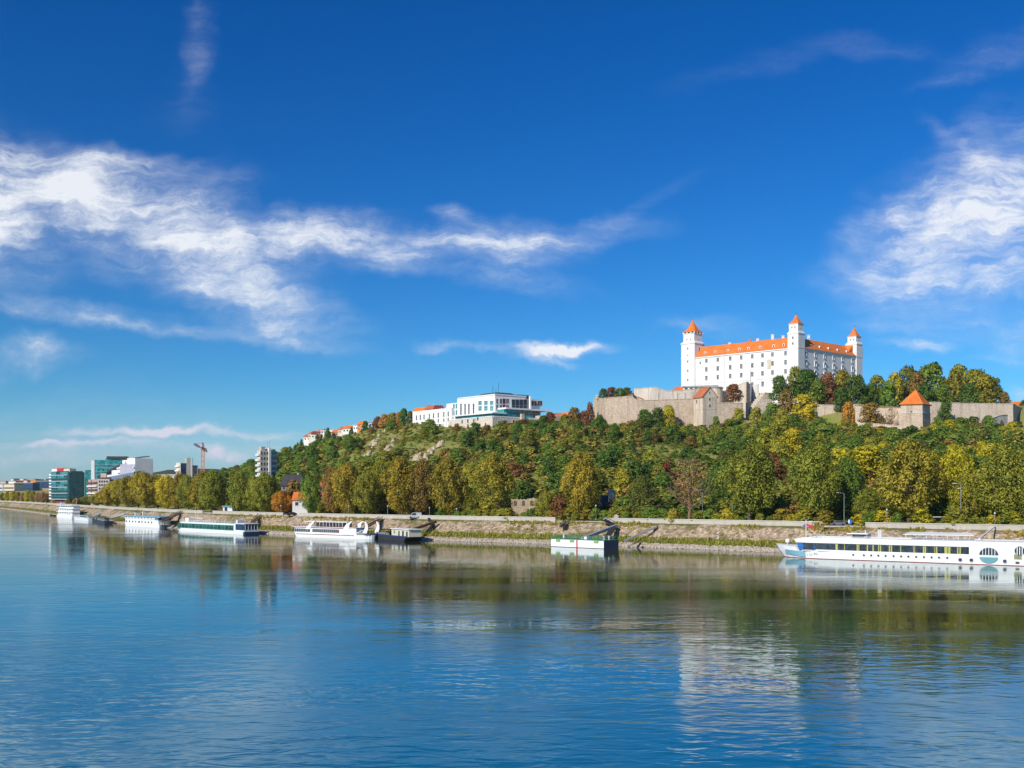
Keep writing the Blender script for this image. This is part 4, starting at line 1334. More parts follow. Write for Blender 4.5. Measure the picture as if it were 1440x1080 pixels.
HOUSES = [  # column, foot row, w, h, roof height, wall, roof, flat, words
    (431.5, 619.0, 6, 4.5, 2.2, WHITE, TILE2, 0, 'white house with a dull red roof lowest on the ridge'),
    (437.5, 616.0, 5, 5.5, 2.0, CREAM, TILE2, 0, 'narrow cream house second from the lower end of the ridge'),
    (442.0, 616.0, 5, 5.0, 2.6, WHITE, MAROON, 0, 'white house with a maroon roof half hidden by conifers'),
    (449.5, 613.5, 6, 5.5, 2.4, MAROON, TILE2, 0, 'dark red rendered house on the ridge'),
    (455.0, 613.0, 5, 6.0, .5, WHITE, WHITE2, 1, 'white flat-roofed cube between red houses on the ridge'),
    (462.5, 617.5, 8, 4.0, 2.6, CREAM, TILE, 0, 'long orange-roofed house below the white cube on the ridge'),
    (467.5, 610.5, 5, 4.5, .5, WHITE, WHITE2, 1, 'small white flat-roofed house behind the long orange roof'),
    (473.0, 612.5, 8, 4.0, 2.6, BEIGE, TILE, 0, 'orange-roofed house in the middle of the ridge row'),
    (480.5, 609.0, 7, 4.5, 2.6, CREAM, TILE2, 0, 'cream house with red hipped roof above the middle of the ridge row'),
    (488.5, 607.5, 8, 4.5, 2.2, WHITE, TILE, 0, 'white house with an orange roof and wide eaves on the ridge'),
    (500.0, 605.0, 5, 5.5, .4, WHITE, LGREY, 1, 'white modern block with a grey slab roof on the ridge'),
    (507.5, 604.0, 7, 6.0, 2.6, ORANGE, TILE, 0, 'bright orange house near the top of the ridge row'),
    (516.5, 604.5, 9, 4.5, .5, WHITE, GREY, 1, 'wide white modern villa with dark glass on the ridge'),
    (525.5, 600.0, 8, 5.0, .5, WHITE, LGREY, 1, 'stepped white villa highest in the ridge row'),
    (528.5, 605.0, 6, 3.5, .4, LGREY, GREY, 1, 'small grey terrace house below the highest white villa'),
    (588.5, 583.0, 10, 4.0, 3.2, CREAM, TILE, 0, 'orange-roofed house peeping over the parliament low wing'),
    (606.0, 581.0, 8, 5.0, 3.2, BEIGE, TILE2, 0, 'red-roofed house behind the parliament low wing'),
    (618.0, 579.5, 7, 4.5, 2.6, CREAM, MAROON, 0, 'maroon-roofed house just behind the parliament middle wing'),
    (787.0, 590.0, 11, 3.5, 2.8, CREAM, TILE2, 0, 'red-roofed house among trees right of the parliament'),
    (797.0, 589.0, 8, 4.0, 2.4, ORANGE, TILE, 0, 'orange house end showing above trees between parliament and bastion'),
]
for (px, py, w, h, rh, wm, rm, fl, lab) in HOUSES:
    d = float(np.interp(px, *DR)) + (45 if px < 560 else 80)
    py, h, rh = py + (1.5 if px < 560 else 2.2), h * (.85 if px < 560 else .8), rh * 1.1
    house('house', lab, 'house', px, py, d, w, 7, h, rh, wm, rm, random.uniform(-.5, .3), 'houses along the ridge', 2 if h > 5 else 1, max(2, int(w / 2.6)), not fl, bool(fl))


def _block(root, name, f, s0, s1, y0, y1, z0, z1, m):
    return MB().box(s0, s1, y0, y1, z0, z1, 0, f.fr()).build(name, m, root)


# dark glass office at the far left
of = thing('glass_office', 'dark teal glass office block with stacked balcony floors', 'office', tuple(P(95, 706, 800)))
fA, fB = Face.px(71, 826, 97, 800), Face.px(97, 800, 119, 803)
z0, z1 = 3.0, zpy(664, 800)
MB().prism([tuple(fA.b), tuple(fA.a), tuple(fA.a + fB.u * fB.L), tuple(fB.b)], zpy(702.5, 800), z1).build('curtain_wall', GLASSD, of)
MB().prism(shrink([tuple(fA.b), tuple(fA.a), tuple(fA.a + fB.u * fB.L), tuple(fB.b)], .7), 3, zpy(702.5, 800)).build('lobby', MAROON, of)
nf = 9
for k in range(nf):
    z = zpy(702.5, 800) + (z1 - zpy(702.5, 800)) * k / nf
    b = MB().box(-.6, fA.L * .96, -.9, .3, z, z + .45, 0, fA.fr())
    b.build('balcony', GLASST if k % 2 else LGREY, of)
    MB().box(-.7, 3.5, -.95, .2, z + .45, z + 1.5, 0, fA.fr()).build('balcony_front', WHITE2, of)
b = MB()
for k in range(1, 12):
    s = fB.L * k / 12
    b.box(s - .06, s + .06, -.12, 0, zpy(702.5, 800), z1, 0, fB.fr())
for k in range(1, nf):
    z = zpy(702.5, 800) + (z1 - zpy(702.5, 800)) * k / nf
    b.box(0, fB.L, -.1, 0, z - .08, z + .08, 0, fB.fr())
b.build('mullion', DARK, of)
for i, (sa, sb) in enumerate(((.05, .33), (.42, .75), (.55, .95))):
    for k in (3, 4, 5, 7, 8):
        if (i + k) % 3 == 0:
            continue
        z = zpy(702.5, 800) + (z1 - zpy(702.5, 800)) * (k + .3) / nf
        MB().box(fA.L * sa, fA.L * sb, -.2, 0, z, z + 2.1, 0, fA.fr()).build('window', GLASST, of)
MB().prism(shrink([tuple(fA.b), tuple(fA.a), tuple(fA.a + fB.u * fB.L), tuple(fB.b)], .9), z1, z1 + 1.0).build('roof', DARK, of)
MB().box(1, fA.L * .62, 1, 8, z1, z1 + 3.6, 0, fA.fr()).build('roof_sign', RED, of)
MB().box(.8, fA.L * .30, .7, 1.0, z1 + .8, z1 + 3.2, 0, fA.fr()).build('sign_panel', WHITE2, of)
MB().box(fA.L * .66, fA.L * .98, .8, 6, z1, z1 + 3.0, 0, fA.fr()).build('plant_room', CREAM, of)

# teal tower behind it
tt = thing('teal_tower', 'turquoise glass tower with a dark flat roof behind the white terraces', 'tower block', tuple(P(150, 700, 960)))
gA, gB = Face.px(128.5, 960, 133, 950), Face.px(133, 950, 178, 957)
zt = zpy(647, 955)
MB().box(0, gB.L, 0, 14, 3, zt, 0, gB.fr()).build('wall', GLASST, tt)
MB().box(-3.0, 0, -.4, 13, 3, zt - .6, 0, gB.fr()).build('stair_strip', WHITE2, tt)
MB().box(gB.L * .38, gB.L * 1.02, -1.5, 13, zt + 1.6, zt + 3.6, 0, gB.fr()).build('roof', SLATE, tt)
MB().box(gB.L * .34, gB.L * .98, 0, 12, zt, zt + 1.6, 0, gB.fr()).build('attic', GLASST, tt)
MB().box(-8.5, -3.0, 0, 12, 3, zpy(661, 950), 0, gB.fr()).build('lower_wall', GLASST, tt)
MB().box(-11.5, -8.5, -.5, 12, 3, zpy(670, 950), 0, gB.fr()).build('corner_strip', mat('mint_panel', (.42, .62, .55), .5), tt)
for k in range(9):
    z = zt - 3.2 - 3.4 * k
    MB().box(0, gB.L, -.15, 0, z - 1.0, z - .8, 0, gB.fr()).build('floor_band', LGREY, tt)
    if k in (2, 4, 5, 6):
        for i in range(4):
            s = 3 + i * 4.3
            MB().box(s, s + 1.0, -.2, 0, z - .5, z + 1.6, 0, gB.fr()).build('window', GLASSD, tt)
# white terraces: stepped apartment house
ap = thing('terraced_apartments', 'white apartment house with sloping dark stepped roofline beside the teal tower', 'apartment block', tuple(P(180, 705, 800)))
hA, hB = Face.px(143, 850, 190, 790), Face.px(190, 790, 215, 812)
fr = hA.fr()
steps = [(143, 157, 668), (157, 165, 661), (165, 172, 654), (172, 180, 647), (180, 190, 645)]
for (pa, pb, y) in steps:
    s0, s1 = hA.s(pa), hA.s(pb)
    MB().box(s0, s1, 0, 14, 3, zpy(y, hA.d((pa + pb) / 2)), 0, fr).build('wall', WHITE, ap)
s0, s1 = hA.s(140), hA.s(171)
q = lambda s, y, z: (*fr(s, y), z)
b = MB()
ra = [q(s0, -.5, zpy(670, 850)), q(s0, 4, zpy(670, 850)), q(s0, 4, zpy(668.6, 850)), q(s0, -.5, zpy(668.6, 850))]
rb = [q(s1, -.5, zpy(654.5, 812)), q(s1, 4, zpy(654.5, 812)), q(s1, 4, zpy(651.5, 812)), q(s1, -.5, zpy(651.5, 812))]
b.loft([ra, rb])
b.build('roof', SLATE, ap)
hz = zpy(667, 790)
fb = hB.fr()
sw = MB()
top0, top1 = zpy(653, 790), zpy(647, 812)
sw.add([(*fb(0, 0), 3), (*fb(hB.L, 0), 3), (*fb(hB.L, 0), top1), (*fb(0, 0), top0), (*fb(0, 14), 3), (*fb(hB.L, 14), 3), (*fb(hB.L, 14), top1), (*fb(0, 14), top0)],
       [(0, 1, 2, 3), (5, 4, 7, 6), (1, 5, 6, 2), (4, 0, 3, 7), (3, 2, 6, 7), (4, 5, 1, 0)])
sw.build('side_wall', mat('shaded_white_plaster', (.42, .42, .50), .8), ap)  # shade of the white side wall put into its lavender-grey colour
ra = [q(hA.s(172), -.4, zpy(647, 808)), q(hA.s(172), 3, zpy(647, 808)), q(hA.s(172), 3, zpy(646, 808)), q(hA.s(172), -.4, zpy(646, 808))]
rb = [(*fb(hB.L * .8, -.3), zpy(642.5, 808)), (*fb(hB.L * .8, 5), zpy(642.5, 808)), (*fb(hB.L * .8, 5), zpy(641.2, 808)), (*fb(hB.L * .8, -.3), zpy(641.2, 808))]
MB().loft([ra, rb]).build('roof', SLATE, ap)
MB().prism([fb(1, 1), fb(hB.L * .8, 1), fb(hB.L * .8, 8), fb(1, 8)], top0 - 3, zpy(644.5, 800)).build('attic', WHITE, ap)
for k, y in enumerate((651, 655.5, 660, 664)):
    for i, px in enumerate((193.5, 197.5, 201.5, 205.5, 209.5, 213)):
        if y < 653 and px < 205:
            continue
        window(ap, hB, hB.s(px), zpy(y + .5, hB.d(px)), 1.4, 1.5, LGREY, GLASSB, .1, (0, 0), 0, .1)
for y in (650, 655.5, 661):
    for px in (173.5, 177, 180.5, 184, 187.5):
        if y < 652 and px < 176:
            continue
        window(ap, hA, hA.s(px), zpy(y, hA.d(px)), 1.5, 1.5, LGREY, GLASS, .1, (0, 0), 0, .1)
for k, y in enumerate((658.5, 664.5)):
    MB().box(hA.s(166), hA.s(190), -1.3, 0, zpy(y, 800), zpy(y, 800) + .9, 0, fr).build('balcony', WHITE2, ap)
# lower sunny block in front
lb = thing('sunny_apartments', 'cream apartment block with balconies and blue sloping glass behind trees', 'apartment block', tuple(P(140, 703, 740)))
kA, kB = Face.px(124, 765, 137, 740), Face.px(137, 740, 158, 743)
MB().box(0, kA.L, 0, 12, 3, zpy(674, 740), 0, kA.fr()).build('side_wall', mat('rose_plaster', (.40, .29, .25), .85), lb)
MB().box(0, kB.L * .8, .05, 12, 3, zpy(672.5, 740), 0, kB.fr()).build('wall', mat('warm_plaster', (.66, .56, .46), .85), lb)
MB().box(kB.L * .8, kB.L * 1.4, 1.5, 12, 3, zpy(677, 750), 0, kB.fr()).build('stair_wall', LGREY, lb)
MB().box(-.4, kB.L * .84, -.5, 12, zpy(672.5, 740), zpy(671.3, 740), 0, kB.fr()).build('roof', MAROON, lb)
MB().box(2, 6, 2, 8, zpy(671.3, 740), zpy(665.5, 740), 0, kB.fr()).build('penthouse', CREAM, lb)
sl_ = Face.px(150, 770, 188, 745)
b = MB()
f5 = sl_.fr()
b.add([(*f5(0, 0), 3), (*f5(sl_.L, 0), 3), (*f5(sl_.L, 0), zpy(664, 745)), (*f5(0, 0), zpy(671, 770)), (*f5(0, 6), 3), (*f5(sl_.L, 6), 3), (*f5(sl_.L, 6), zpy(662, 745)), (*f5(0, 6), zpy(669.5, 770))],
      [(0, 1, 2, 3), (5, 4, 7, 6), (1, 5, 6, 2), (4, 0, 3, 7), (3, 2, 6, 7), (4, 5, 1, 0)])
b.build('sloping_wing', mat('slate_blue_panel', (.16, .20, .30), .35), lb)
for k in range(5):
    z = zpy(677 + k * 5, 742)
    for px in (140, 143.5, 147, 150.5):
        window(lb, kB, kB.s(px), z, 1.2, 1.4, WHITE2, GLASS, .1, (0, 0), 0, .1)
    MB().box(0, kA.L, -1.2, 0, z - 1.3, z - .4, 0, kA.fr()).build('balcony', WHITE2 if k % 2 else BROWN, lb)
    window(lb, kA, kA.L * .35, z + .6, 2.0, 1.6, DARK, GLASS, .1, (0, 0), 0, .1)

# unfinished tower pair and the crane
for (pa, pb, pc, yt, dd, m1, m2, lab) in ((247.5, 253.5, 268, 650.5, 640, CREAM, GLASSB, 'slim tower with a blue glass side beside the crane'),
                                          (267, 270, 278.5, 649.0, 655, BEIGE, GREY, 'bare concrete tower frame under construction next to the crane')):
    t = thing('tower_block' if m2 == GLASSB else 'unfinished_tower', lab, 'tower block', tuple(P((pa + pc) / 2, 690, dd)))
    f1, f2 = Face.px(pa, dd + 4, pb, dd), Face.px(pb, dd, pc, dd + 3)
    zt = zpy(yt, dd)
    if m2 == GLASSB:
        MB().prism([tuple(f1.b), tuple(f1.a), tuple(f1.a + Vector((6, 8))), tuple(f2.b)], 4, zt).build('wall', m1, t)
        MB().box(.3, f2.L * .6, -.1, .2, 5, zt - .4, 0, f2.fr()).build('glass_side', m2, t)
        MB().box(f2.L * .6, f2.L, -.3, 4, 4, zt + 3.2, 0, f2.fr()).build('lift_core', BEIGE, t)
        for k in range(8):
            MB().box(-.1, f1.L * .9, -.9, 0, zt - 2.8 * (k + 1), zt - 2.8 * (k + 1) + .9, 0, f1.fr()).build('balcony', WHITE2, t)
    else:
        for k in range(9):
            MB().box(0, f2.L, 0, 5, zt - 2.9 * (k + 1), zt - 2.9 * (k + 1) + .5, 0, f2.fr()).build('floor_slab', m1, t)
        MB().box(.2, f2.L - .2, .6, 4.5, 4, zt - 2.9, 0, f2.fr()).build('infill_wall', GREY, t)
        for s in (0, f2.L - .5):
            MB().box(s, s + .5, -.15, .4, 4, zt - 2.4, 0, f2.fr()).build('column', m1, t)
        MB().box(1, 1.2, 1, 1.2, zt - 2.4, zt + 2.5, 0, f2.fr()).build('reinforcing_bar', BROWN, t)
cr = thing('tower_crane', 'orange and red lattice tower crane with short jib', 'crane', tuple(P(285, 700, 620)))
c0 = P(285.2, 700, 620)
zc = zpy(631, 620)


def lattice(b, a, e, w, n, r, up=Vector((0, 0, 1))):
    a, e = Vector(a), Vector(e)
    t = (e - a).normalized()
    s1 = t.cross(up).normalized() if abs(t.dot(up)) < .95 else Vector((1, 0, 0))
    s2 = t.cross(s1)
    cs = [s1 * w / 2 + s2 * w / 2, -s1 * w / 2 + s2 * w / 2, -s1 * w / 2 - s2 * w / 2, s1 * w / 2 - s2 * w / 2]
    for c in cs:
        b.bar(a + c, e + c, r)
    for k in range(n):
        p, q = a.lerp(e, k / n), a.lerp(e, (k + 1) / n)
        for i in range(4):
            b.bar(p + cs[i], q + cs[(i + 1) % 4], r * .7)


b = MB()
lattice(b, (c0.x, c0.y, 6), (c0.x, c0.y, zc), 1.6, 12, .20)
b.build('mast', ORANGE, cr)
b = MB()
lattice(b, (c0.x, c0.y, zc), (c0.x, c0.y, zpy(622.5, 620)), .8, 3, .16)
b.build('apex', RED, cr)
b = MB()
lattice(b, (c0.x, c0.y, zc), tuple(P(273, 624.5, 600)), 0.9, 6, .16)
b.build('jib', RED, cr)
b = MB()
lattice(b, (c0.x, c0.y, zc), tuple(P(289.5, 632, 626)), 1.0, 3, .22)
b.build('counter_jib', RED, cr)
p = P(289.2, 633, 626)
MB().box(p.x - .8, p.x + .8, p.y - .6, p.y + .6, p.z - 1.4, p.z + .3).build('counterweight', BEIGE, cr)
MB().box(c0.x - 1.6, c0.x - .2, c0.y - 1.4, c0.y - .2, zc - .4, zc + 1.8).build('cab', WHITE2, cr)
MB().bar((c0.x, c0.y, zpy(622.5, 620)), tuple(P(274, 624, 602)), .12).bar((c0.x, c0.y, zpy(622.5, 620)), tuple(p), .12).build('tie_rod', DARK, cr)
lwb = thing('long_hall', 'long low white hall behind the trees left of the crane', 'hall', tuple(P(236, 676, 900)))
p0, p1 = P(222, 668.5, 900), P(249, 668.5, 900)
MB().box(p0.x, p1.x, 900, 912, 3, p0.z).build('wall', WHITE, lwb)
MB().box(p0.x - .5, p1.x + .5, 899.5, 912.5, p0.z, p0.z + .9).build('roof', LGREY, lwb)
# beige apartment tower against the hill
at = thing('apartment_tower', 'tall beige apartment tower with white balconies standing against the green hill', 'apartment block', tuple(P(375, 712, 520)))
aA, aB, aC = Face.px(361.5, 524, 366, 517), Face.px(366, 517, 378, 520), Face.px(378.5, 522, 389, 526)
z1 = zpy(633.6, 520)
MB().prism([tuple(aB.a), tuple(aB.b), tuple(aB.b + Vector((2, 9))), tuple(aA.a + Vector((1, 6))), tuple(aA.a)], 5, z1).build('wall', CREAM, at)
MB().box(0, aC.L, 0, 8, 5, zpy(635.5, 522), 0, aC.fr()).build('side_wall', GREY, at)
MB().box(aB.L - .2, aB.L + 1.0, -.6, 6, 5, zpy(630, 520), 0, aB.fr()).build('stair_core', WHITE, at)
nfl = 13
for k in range(nfl):
    z = z1 - 2.75 * (k + 1)
    MB().box(0, aA.L, -.9, 0, z, z + 1.1, 0, aA.fr()).build('balcony', WHITE2, at)
    MB().box(.6, aC.L, -.9, 0, z - .3, z + .9, 0, aC.fr()).build('balcony', LGREY, at)
    for i in range(3):
        window(at, aB, aB.L * (i + .5) / 3 - .1, z + 1.35, .8, 1.2, BEIGE, GLASS, .08, (0, 0), 0, .08)
MB().box(1, 3.2, 1, 4, z1, z1 + 2.0, 0, aB.fr()).build('roof_hut', BEIGE, at)
MB().bar((aB.a.x + 3, aB.a.y + 3, z1), (aB.a.x + 3, aB.a.y + 3, z1 + 5), .18).bar((aB.b.x, aB.b.y + 2, z1), (aB.b.x, aB.b.y + 2, z1 + 6), .16).build('antenna', GREY, at)

# roadside houses under the hill
house('house', 'small white gabled house with bright orange roof on the riverside road', 'house', 422.5, 715, 420, 6.2, 8, 3.6, 3.4, WHITE, TILE, .25, None, 1, 2, False)
house('villa', 'dark-roofed villa half hidden by an autumn tree above the small orange-roofed house', 'house', 411, 699, 455, 10, 9, 5.2, 5.2, mat('mauve_plaster', (.26, .22, .25), .8), SLATE, .15, None, 2, 4, True)
house('house', 'orange plastered house showing between roadside trees', 'house', 455, 703, 440, 5.0, 8, 6.4, 1.8, mat('ochre_plaster', (.46, .20, .08), .85), TILE, -.2, None, 2, 2, True)
house('house', 'red hillside roof below the orange plastered house', 'house', 459, 711, 425, 3.4, 6, 3.0, 1.8, mat('brick_red', (.36, .10, .06), .85), TILE2, .2, None, 1, 1, False)
house('pink_house', 'pale pink house wall between trees near the frame edge', 'house', 1334, 705, 318, 5.0, 6, 4.2, 1.0, mat('pink_plaster', (.62, .50, .44), .85), TILE2, .0, None, 1, 1, False)
house('gate_lodge', 'narrow cream lodge behind shrubs above the river cruise ship', 'house', 1203, 697, 330, 2.2, 4, 3.6, .8, CREAM, TILE2, .1, None, 1, 1, False)
house('cottage', 'brown cottage with a low tiled roof behind yellow shrubs', 'house', 1246, 713, 306, 5.0, 5, 2.4, 1.4, mat('brown_plaster', (.26, .17, .12), .85), TILE2, -.1, None, 1, 2, False)
ki = thing('kiosk', 'white and blue riverside kiosk behind the parapet', 'kiosk', tuple(P(320, 719, 462)))
p = P(313.5, 719, 462)
MB().box(p.x, p.x + 4.3, 462, 465, 7, 10.2).build('wall', WHITE2, ki)
MB().box(p.x - .3, p.x + 4.6, 461.4, 465.3, 10.2, 10.6).build('roof', HBLUE, ki)
MB().box(p.x + .8, p.x + 2.0, 461.9, 462, 8.2, 9.8).build('window', GLASSB, ki)
SAND = mat_stone('sandy_ruin_stone', (.48, .37, .23), (.66, .53, .35), (.40, .30, .19), .6, .5)
# chapel-like ruined tower with a blue sheet, and the arcaded ruin wall
rt = thing('ruined_tower', 'slim tan ruined tower beside a blue-clad shed among the trees', 'ruin', tuple(P(862, 708, 345)))
f = Face.px(856, 345, 865.5, 345)
MB().box(0, f.L, 0, 2.6, 7, zpy(690.5, 345), 0, f.fr()).build('wall', STONE2, rt)
fr = f.fr()
MB().loft([[(*fr(-.2, y), zpy(690.5, 345)), (*fr(f.L / 2 - .4, y), zpy(688, 345)), (*fr(f.L / 2 + .4, y), zpy(688, 345)), (*fr(f.L + .2, y), zpy(690.5, 345))] for y in (-.2, 2.8)]).build('gable', STONE2, rt)
sh = thing('blue_shed', 'dark blue clad shed beside the slim ruined tower', 'shed', tuple(P(850, 710, 347)))
f = Face.px(841, 347, 856, 347.5)
MB().box(0, f.L, 0, 3, 7, zpy(697, 347), 0, f.fr()).build('wall', NAVY, sh)
MB().box(-.2, f.L + .2, -.3, 3.2, zpy(697, 347), zpy(696, 347), 0, f.fr()).build('roof', GREY, sh)
for (pa, pb, y0, y1, d, lab) in ((719, 757, 700.5, 715, 350, 'long sandy ruined wall with arched niches behind the promenade'), (694, 712, 697.5, 713, 352, 'short sandy ruined wall left of the arched ruin')):
    ru = thing('ruin_wall', lab, 'ruin', tuple(P((pa + pb) / 2, 716, d)))
    f = Face.px(pa, d, pb, d + 1)
    fr = f.fr()
    n = 22
    r = random.Random(pa)
    top = [zpy(y0 + r.uniform(-.8, 2.8), d) for _ in range(n + 1)]
    rings = [[(*fr(f.L * i / n, 0), 6), (*fr(f.L * i / n, 0), top[i]), (*fr(f.L * i / n, 1), top[i]), (*fr(f.L * i / n, 1), 6)] for i in range(n + 1)]
    MB().loft(rings).build('masonry', SAND, ru)
    for k in range(int(f.L // 3)):
        s = 1.4 + k * 2.9
        arc = [(-.55, 0), (-.55, 1.3), (-.35, 1.75), (0, 1.95), (.35, 1.75), (.55, 1.3), (.55, 0)]
        zb = zpy(y1 - 2, d) + .4
        MB().loft([[(*fr(s + x, -.04), zb + z) for x, z in arc], [(*fr(s + x, .2), zb + z) for x, z in arc]]).build('niche', BROWN, ru)

ROCKS = []
# bare rock faces on the slope, each its own crag
for (pts, lab) in ((((512, 650), (517, 640), (522, 630), (530, 618), (540, 606)), 'long pale rock spine running down the slope below the ridge villas'),
                   (((545, 636), (550, 628), (557, 617)), 'short broken rock spine beside the long one'),
                   (((594, 652), (602, 640), (612, 630), (622, 622)), 'pale rock rib on the slope below the parliament low wing'),
                   (((584, 648), (590, 640)), 'small rock tooth left of the parliament rock rib')):
    rks = []
    r = random.Random(pts[0][0])
    first = None
    for i in range(len(pts) - 1):
        for k in range(5):
            f = k / 5 + r.uniform(0, .1)
            px = pts[i][0] + (pts[i + 1][0] - pts[i][0]) * f + r.uniform(-3, 3)
            py = pts[i][1] + (pts[i + 1][1] - pts[i][1]) * f
            lo_, hi_ = 250.0, 1000.0
            dmax = float(np.interp(px, *DR))
            ds = np.linspace(330, dmax, 200)
            zz = ground_z((px - CX) / F * ds, ds)
            rows_ = HY - (zz - EYE) * F / ds
            d = float(ds[int(np.argmin(np.abs(rows_ - py)))])
            q = P(px, py, d)
            g = gz(q.x, q.y)
            q.z = g
            first = first or tuple(q)
            ROCKS.append((q.x, q.y))
            sx, sz = r.uniform(.8, 2.2), r.uniform(1.0, 2.8)
            rr = []
            for zf, wf in ((-.3, 1.1), (.25, 1.0), (.65, .8), (1.0, .45)):
                rr.append([(q.x + math.cos(a) * sx * wf * r.uniform(.75, 1.2), q.y + math.sin(a) * 3 * wf * r.uniform(.75, 1.2) + zf * 3, q.z + zf * sz * r.uniform(.85, 1.1)) for a in [j * math.pi / 4 for j in range(8)]])
            rks.append(MB().loft(rr))
    t = thing('rock_outcrop', lab, 'rock', first, 0, 'rock outcrops on the slope')
    for rk in rks:
        rk.build('crag', ROCK, t)

# the hazy far city: one block each
FARCITY = [  # columns, top row, distance, wall, words
    (-14, 4, 681, 1500, LGREY, 'grey far block cut by the frame edge'), (5, 20, 681, 1450, CREAM, 'cream far block with a brown centre'), (12, 22, 677, 1800, WHITE, 'tall white far block behind the cream one'),
    (20, 46, 679.5, 1600, NAVY, 'long dark blue far block'), (24, 38, 676, 1900, CREAM, 'yellowish far block above the long dark one'), (43, 50, 675, 1750, ORANGE, 'orange-tinted far slab above the long blue block'),
    (49, 56, 676, 1850, WHITE, 'thin white far slab by the blue-grey office'), (51, 71, 677, 1650, GLASSB, 'blue-grey far office beside the dark glass office'), (38, 48, 674.5, 2400, LGREY, 'pale far tower on the skyline'),
    (0, 8, 677, 2300, BEIGE, 'beige block on the far hill'), (28, 33, 674, 2500, WHITE, 'small white tower on the far hill'), (58, 64, 674, 2500, WHITE, 'white building on the far hill by the glass office'),
    (60, 70, 688, 1400, ORANGE, 'low orange building behind the far riverside trees'), (-30, -10, 684, 1500, BEIGE, 'beige far block beyond the frame edge'), (15, 19, 673.5, 2600, LGREY, 'thin grey chimney-like tower on the far skyline'),
]
for (pa, pb, y, d, m, lab) in FARCITY:
    t = thing('city_block', lab, 'building', tuple(P((pa + pb) / 2, 697, d)), 0, 'distant city blocks')
    f = Face.px(pa, d + 8, pb, d)
    z1 = zpy(y, d)
    MB().box(0, f.L, 0, 16, 4, z1, 0, f.fr()).build('wall', m, t)
    MB().box(-.6, f.L + .6, -.6, 16.6, z1, z1 + 1.2, 0, f.fr()).build('roof', TILE2 if m in (CREAM, BEIGE) else GREY, t)
    nz = max(1, int((z1 - 9) / 5))
    for k in range(nz):
        MB().box(1, f.L - 1, -.25, 0, 9 + k * 5, 10.8 + k * 5, 0, f.fr()).build('window_band', GLASS, t)
# ------------------------------------------------------------------ boats
class Boat:
    """a boat lying along the line between two photo points at the waterline; local x along it, y away from the viewer, z up"""
    def __init__(self, name, label, cat, pa, ya, pb, yb):
        da, db = EYE * F / (ya - HY), EYE * F / (yb - HY)
        self.f = Face.px(pa, da, pb, db)
        ang = math.atan2(self.f.u.y, self.f.u.x)
        self.root = thing(name, label, cat, (self.f.a.x, self.f.a.y, 0), ang, None, world=False)
        self.L = self.f.L

    def x(self, px):
        return self.f.s(px)

    def z(self, px, py):
        return zpy(py, self.f.d(px))

    def part(self, name, m, b, parent=None, smooth=False):
        return b.build(name, m, parent or self.root, smooth)


def hull_ring(L, B, z, bow=None, stern=0.0, rake=0.0, n=7, inset=0.0):
    """outline of a hull at height z: pointed bow at x=0 (if bow), square or rounded stern"""
    pts = []
    if bow:
        for k in range(n):
            s = k / (n - 1)
            pts.append((-rake + (bow + rake) * s ** 1.6 + inset, B / 2 - (B / 2 - inset) * math.sin(math.pi / 2 * s), z))
    else:
        pts += [(inset, B / 2, z), (inset, inset, z)]
    if stern:
        for k in range(n):
            s = k / (n - 1)
            pts.append((L - stern + stern * math.sin(math.pi / 2 * s) - inset, inset + (B / 2 - inset) * (1 - math.cos(math.pi / 2 * s)), z))
        m = [(x, B - y, zz) for x, y, zz in pts[::-1]]
        return pts + m[1:-1] if bow else pts + m[1:]
    pts += [(L - inset, inset, z)]
    m = [(x, B - y, zz) for x, y, zz in pts[::-1]]
    return pts + (m[:-1] if bow else m)


def hull(L, B, h, bow, stern=0.0, rake=1.5, sheer=0.0, flare=.5):
    b = MB()
    rings = []
    for z, k in ((-.6, 1.0), (0, .6), (h * .5, .25), (h, 0)):
        r = hull_ring(L, B, z, bow, stern, rake * (1 - k), 7, flare * k)
        if sheer and z > 0:
            r = [(x, y, zz + sheer * (z / h) * max(0, 1 - x / (bow * 1.6)) ** 2) for x, y, zz in r]
        rings.append(r)
    b.loft(rings)
    return b


def rail(pts, h=1.0, step=2.0, r=.045):
    """deck railing: posts and two bars along a path"""
    b = MB()
    for i in range(len(pts) - 1):
        a, c = Vector(pts[i]), Vector(pts[i + 1])
        n = max(1, int((c - a).length / step))
        for k in range(n + 1):
            p = a.lerp(c, k / n)
            b.bar(p, p + Vector((0, 0, h)), r * 1.6)
        for z in (h, h * .55):
            b.bar(a + Vector((0, 0, z)), c + Vector((0, 0, z)), r * 1.5)
    return b


# --- the long white river cruise ship at the right
s = Boat('river_cruise_ship', 'long white river cruise ship with dark window band and yellow curtains', 'ship', 1098, 784.2, 1440, 796.3)
SL, SB, top = 72.0, 11.4, 5.25
b = hull(SL, SB, 2.0, 13.0, 0, 3.2, 1.0, .35)
ship_hull = s.part('hull', WHITE2, b)
b = MB()
rg = [[(x, y - .02 if y < SB / 2 else y + .02, z) for x, y, z in hull_ring(SL + .02, SB, zz, 13.0, 0, 1.4, 7, .20)] for zz in (-.3, .13)]
b.loft(rg)
s.part('waterline_stripe', MAROON, b, ship_hull)
xb = s.x(1127.5)
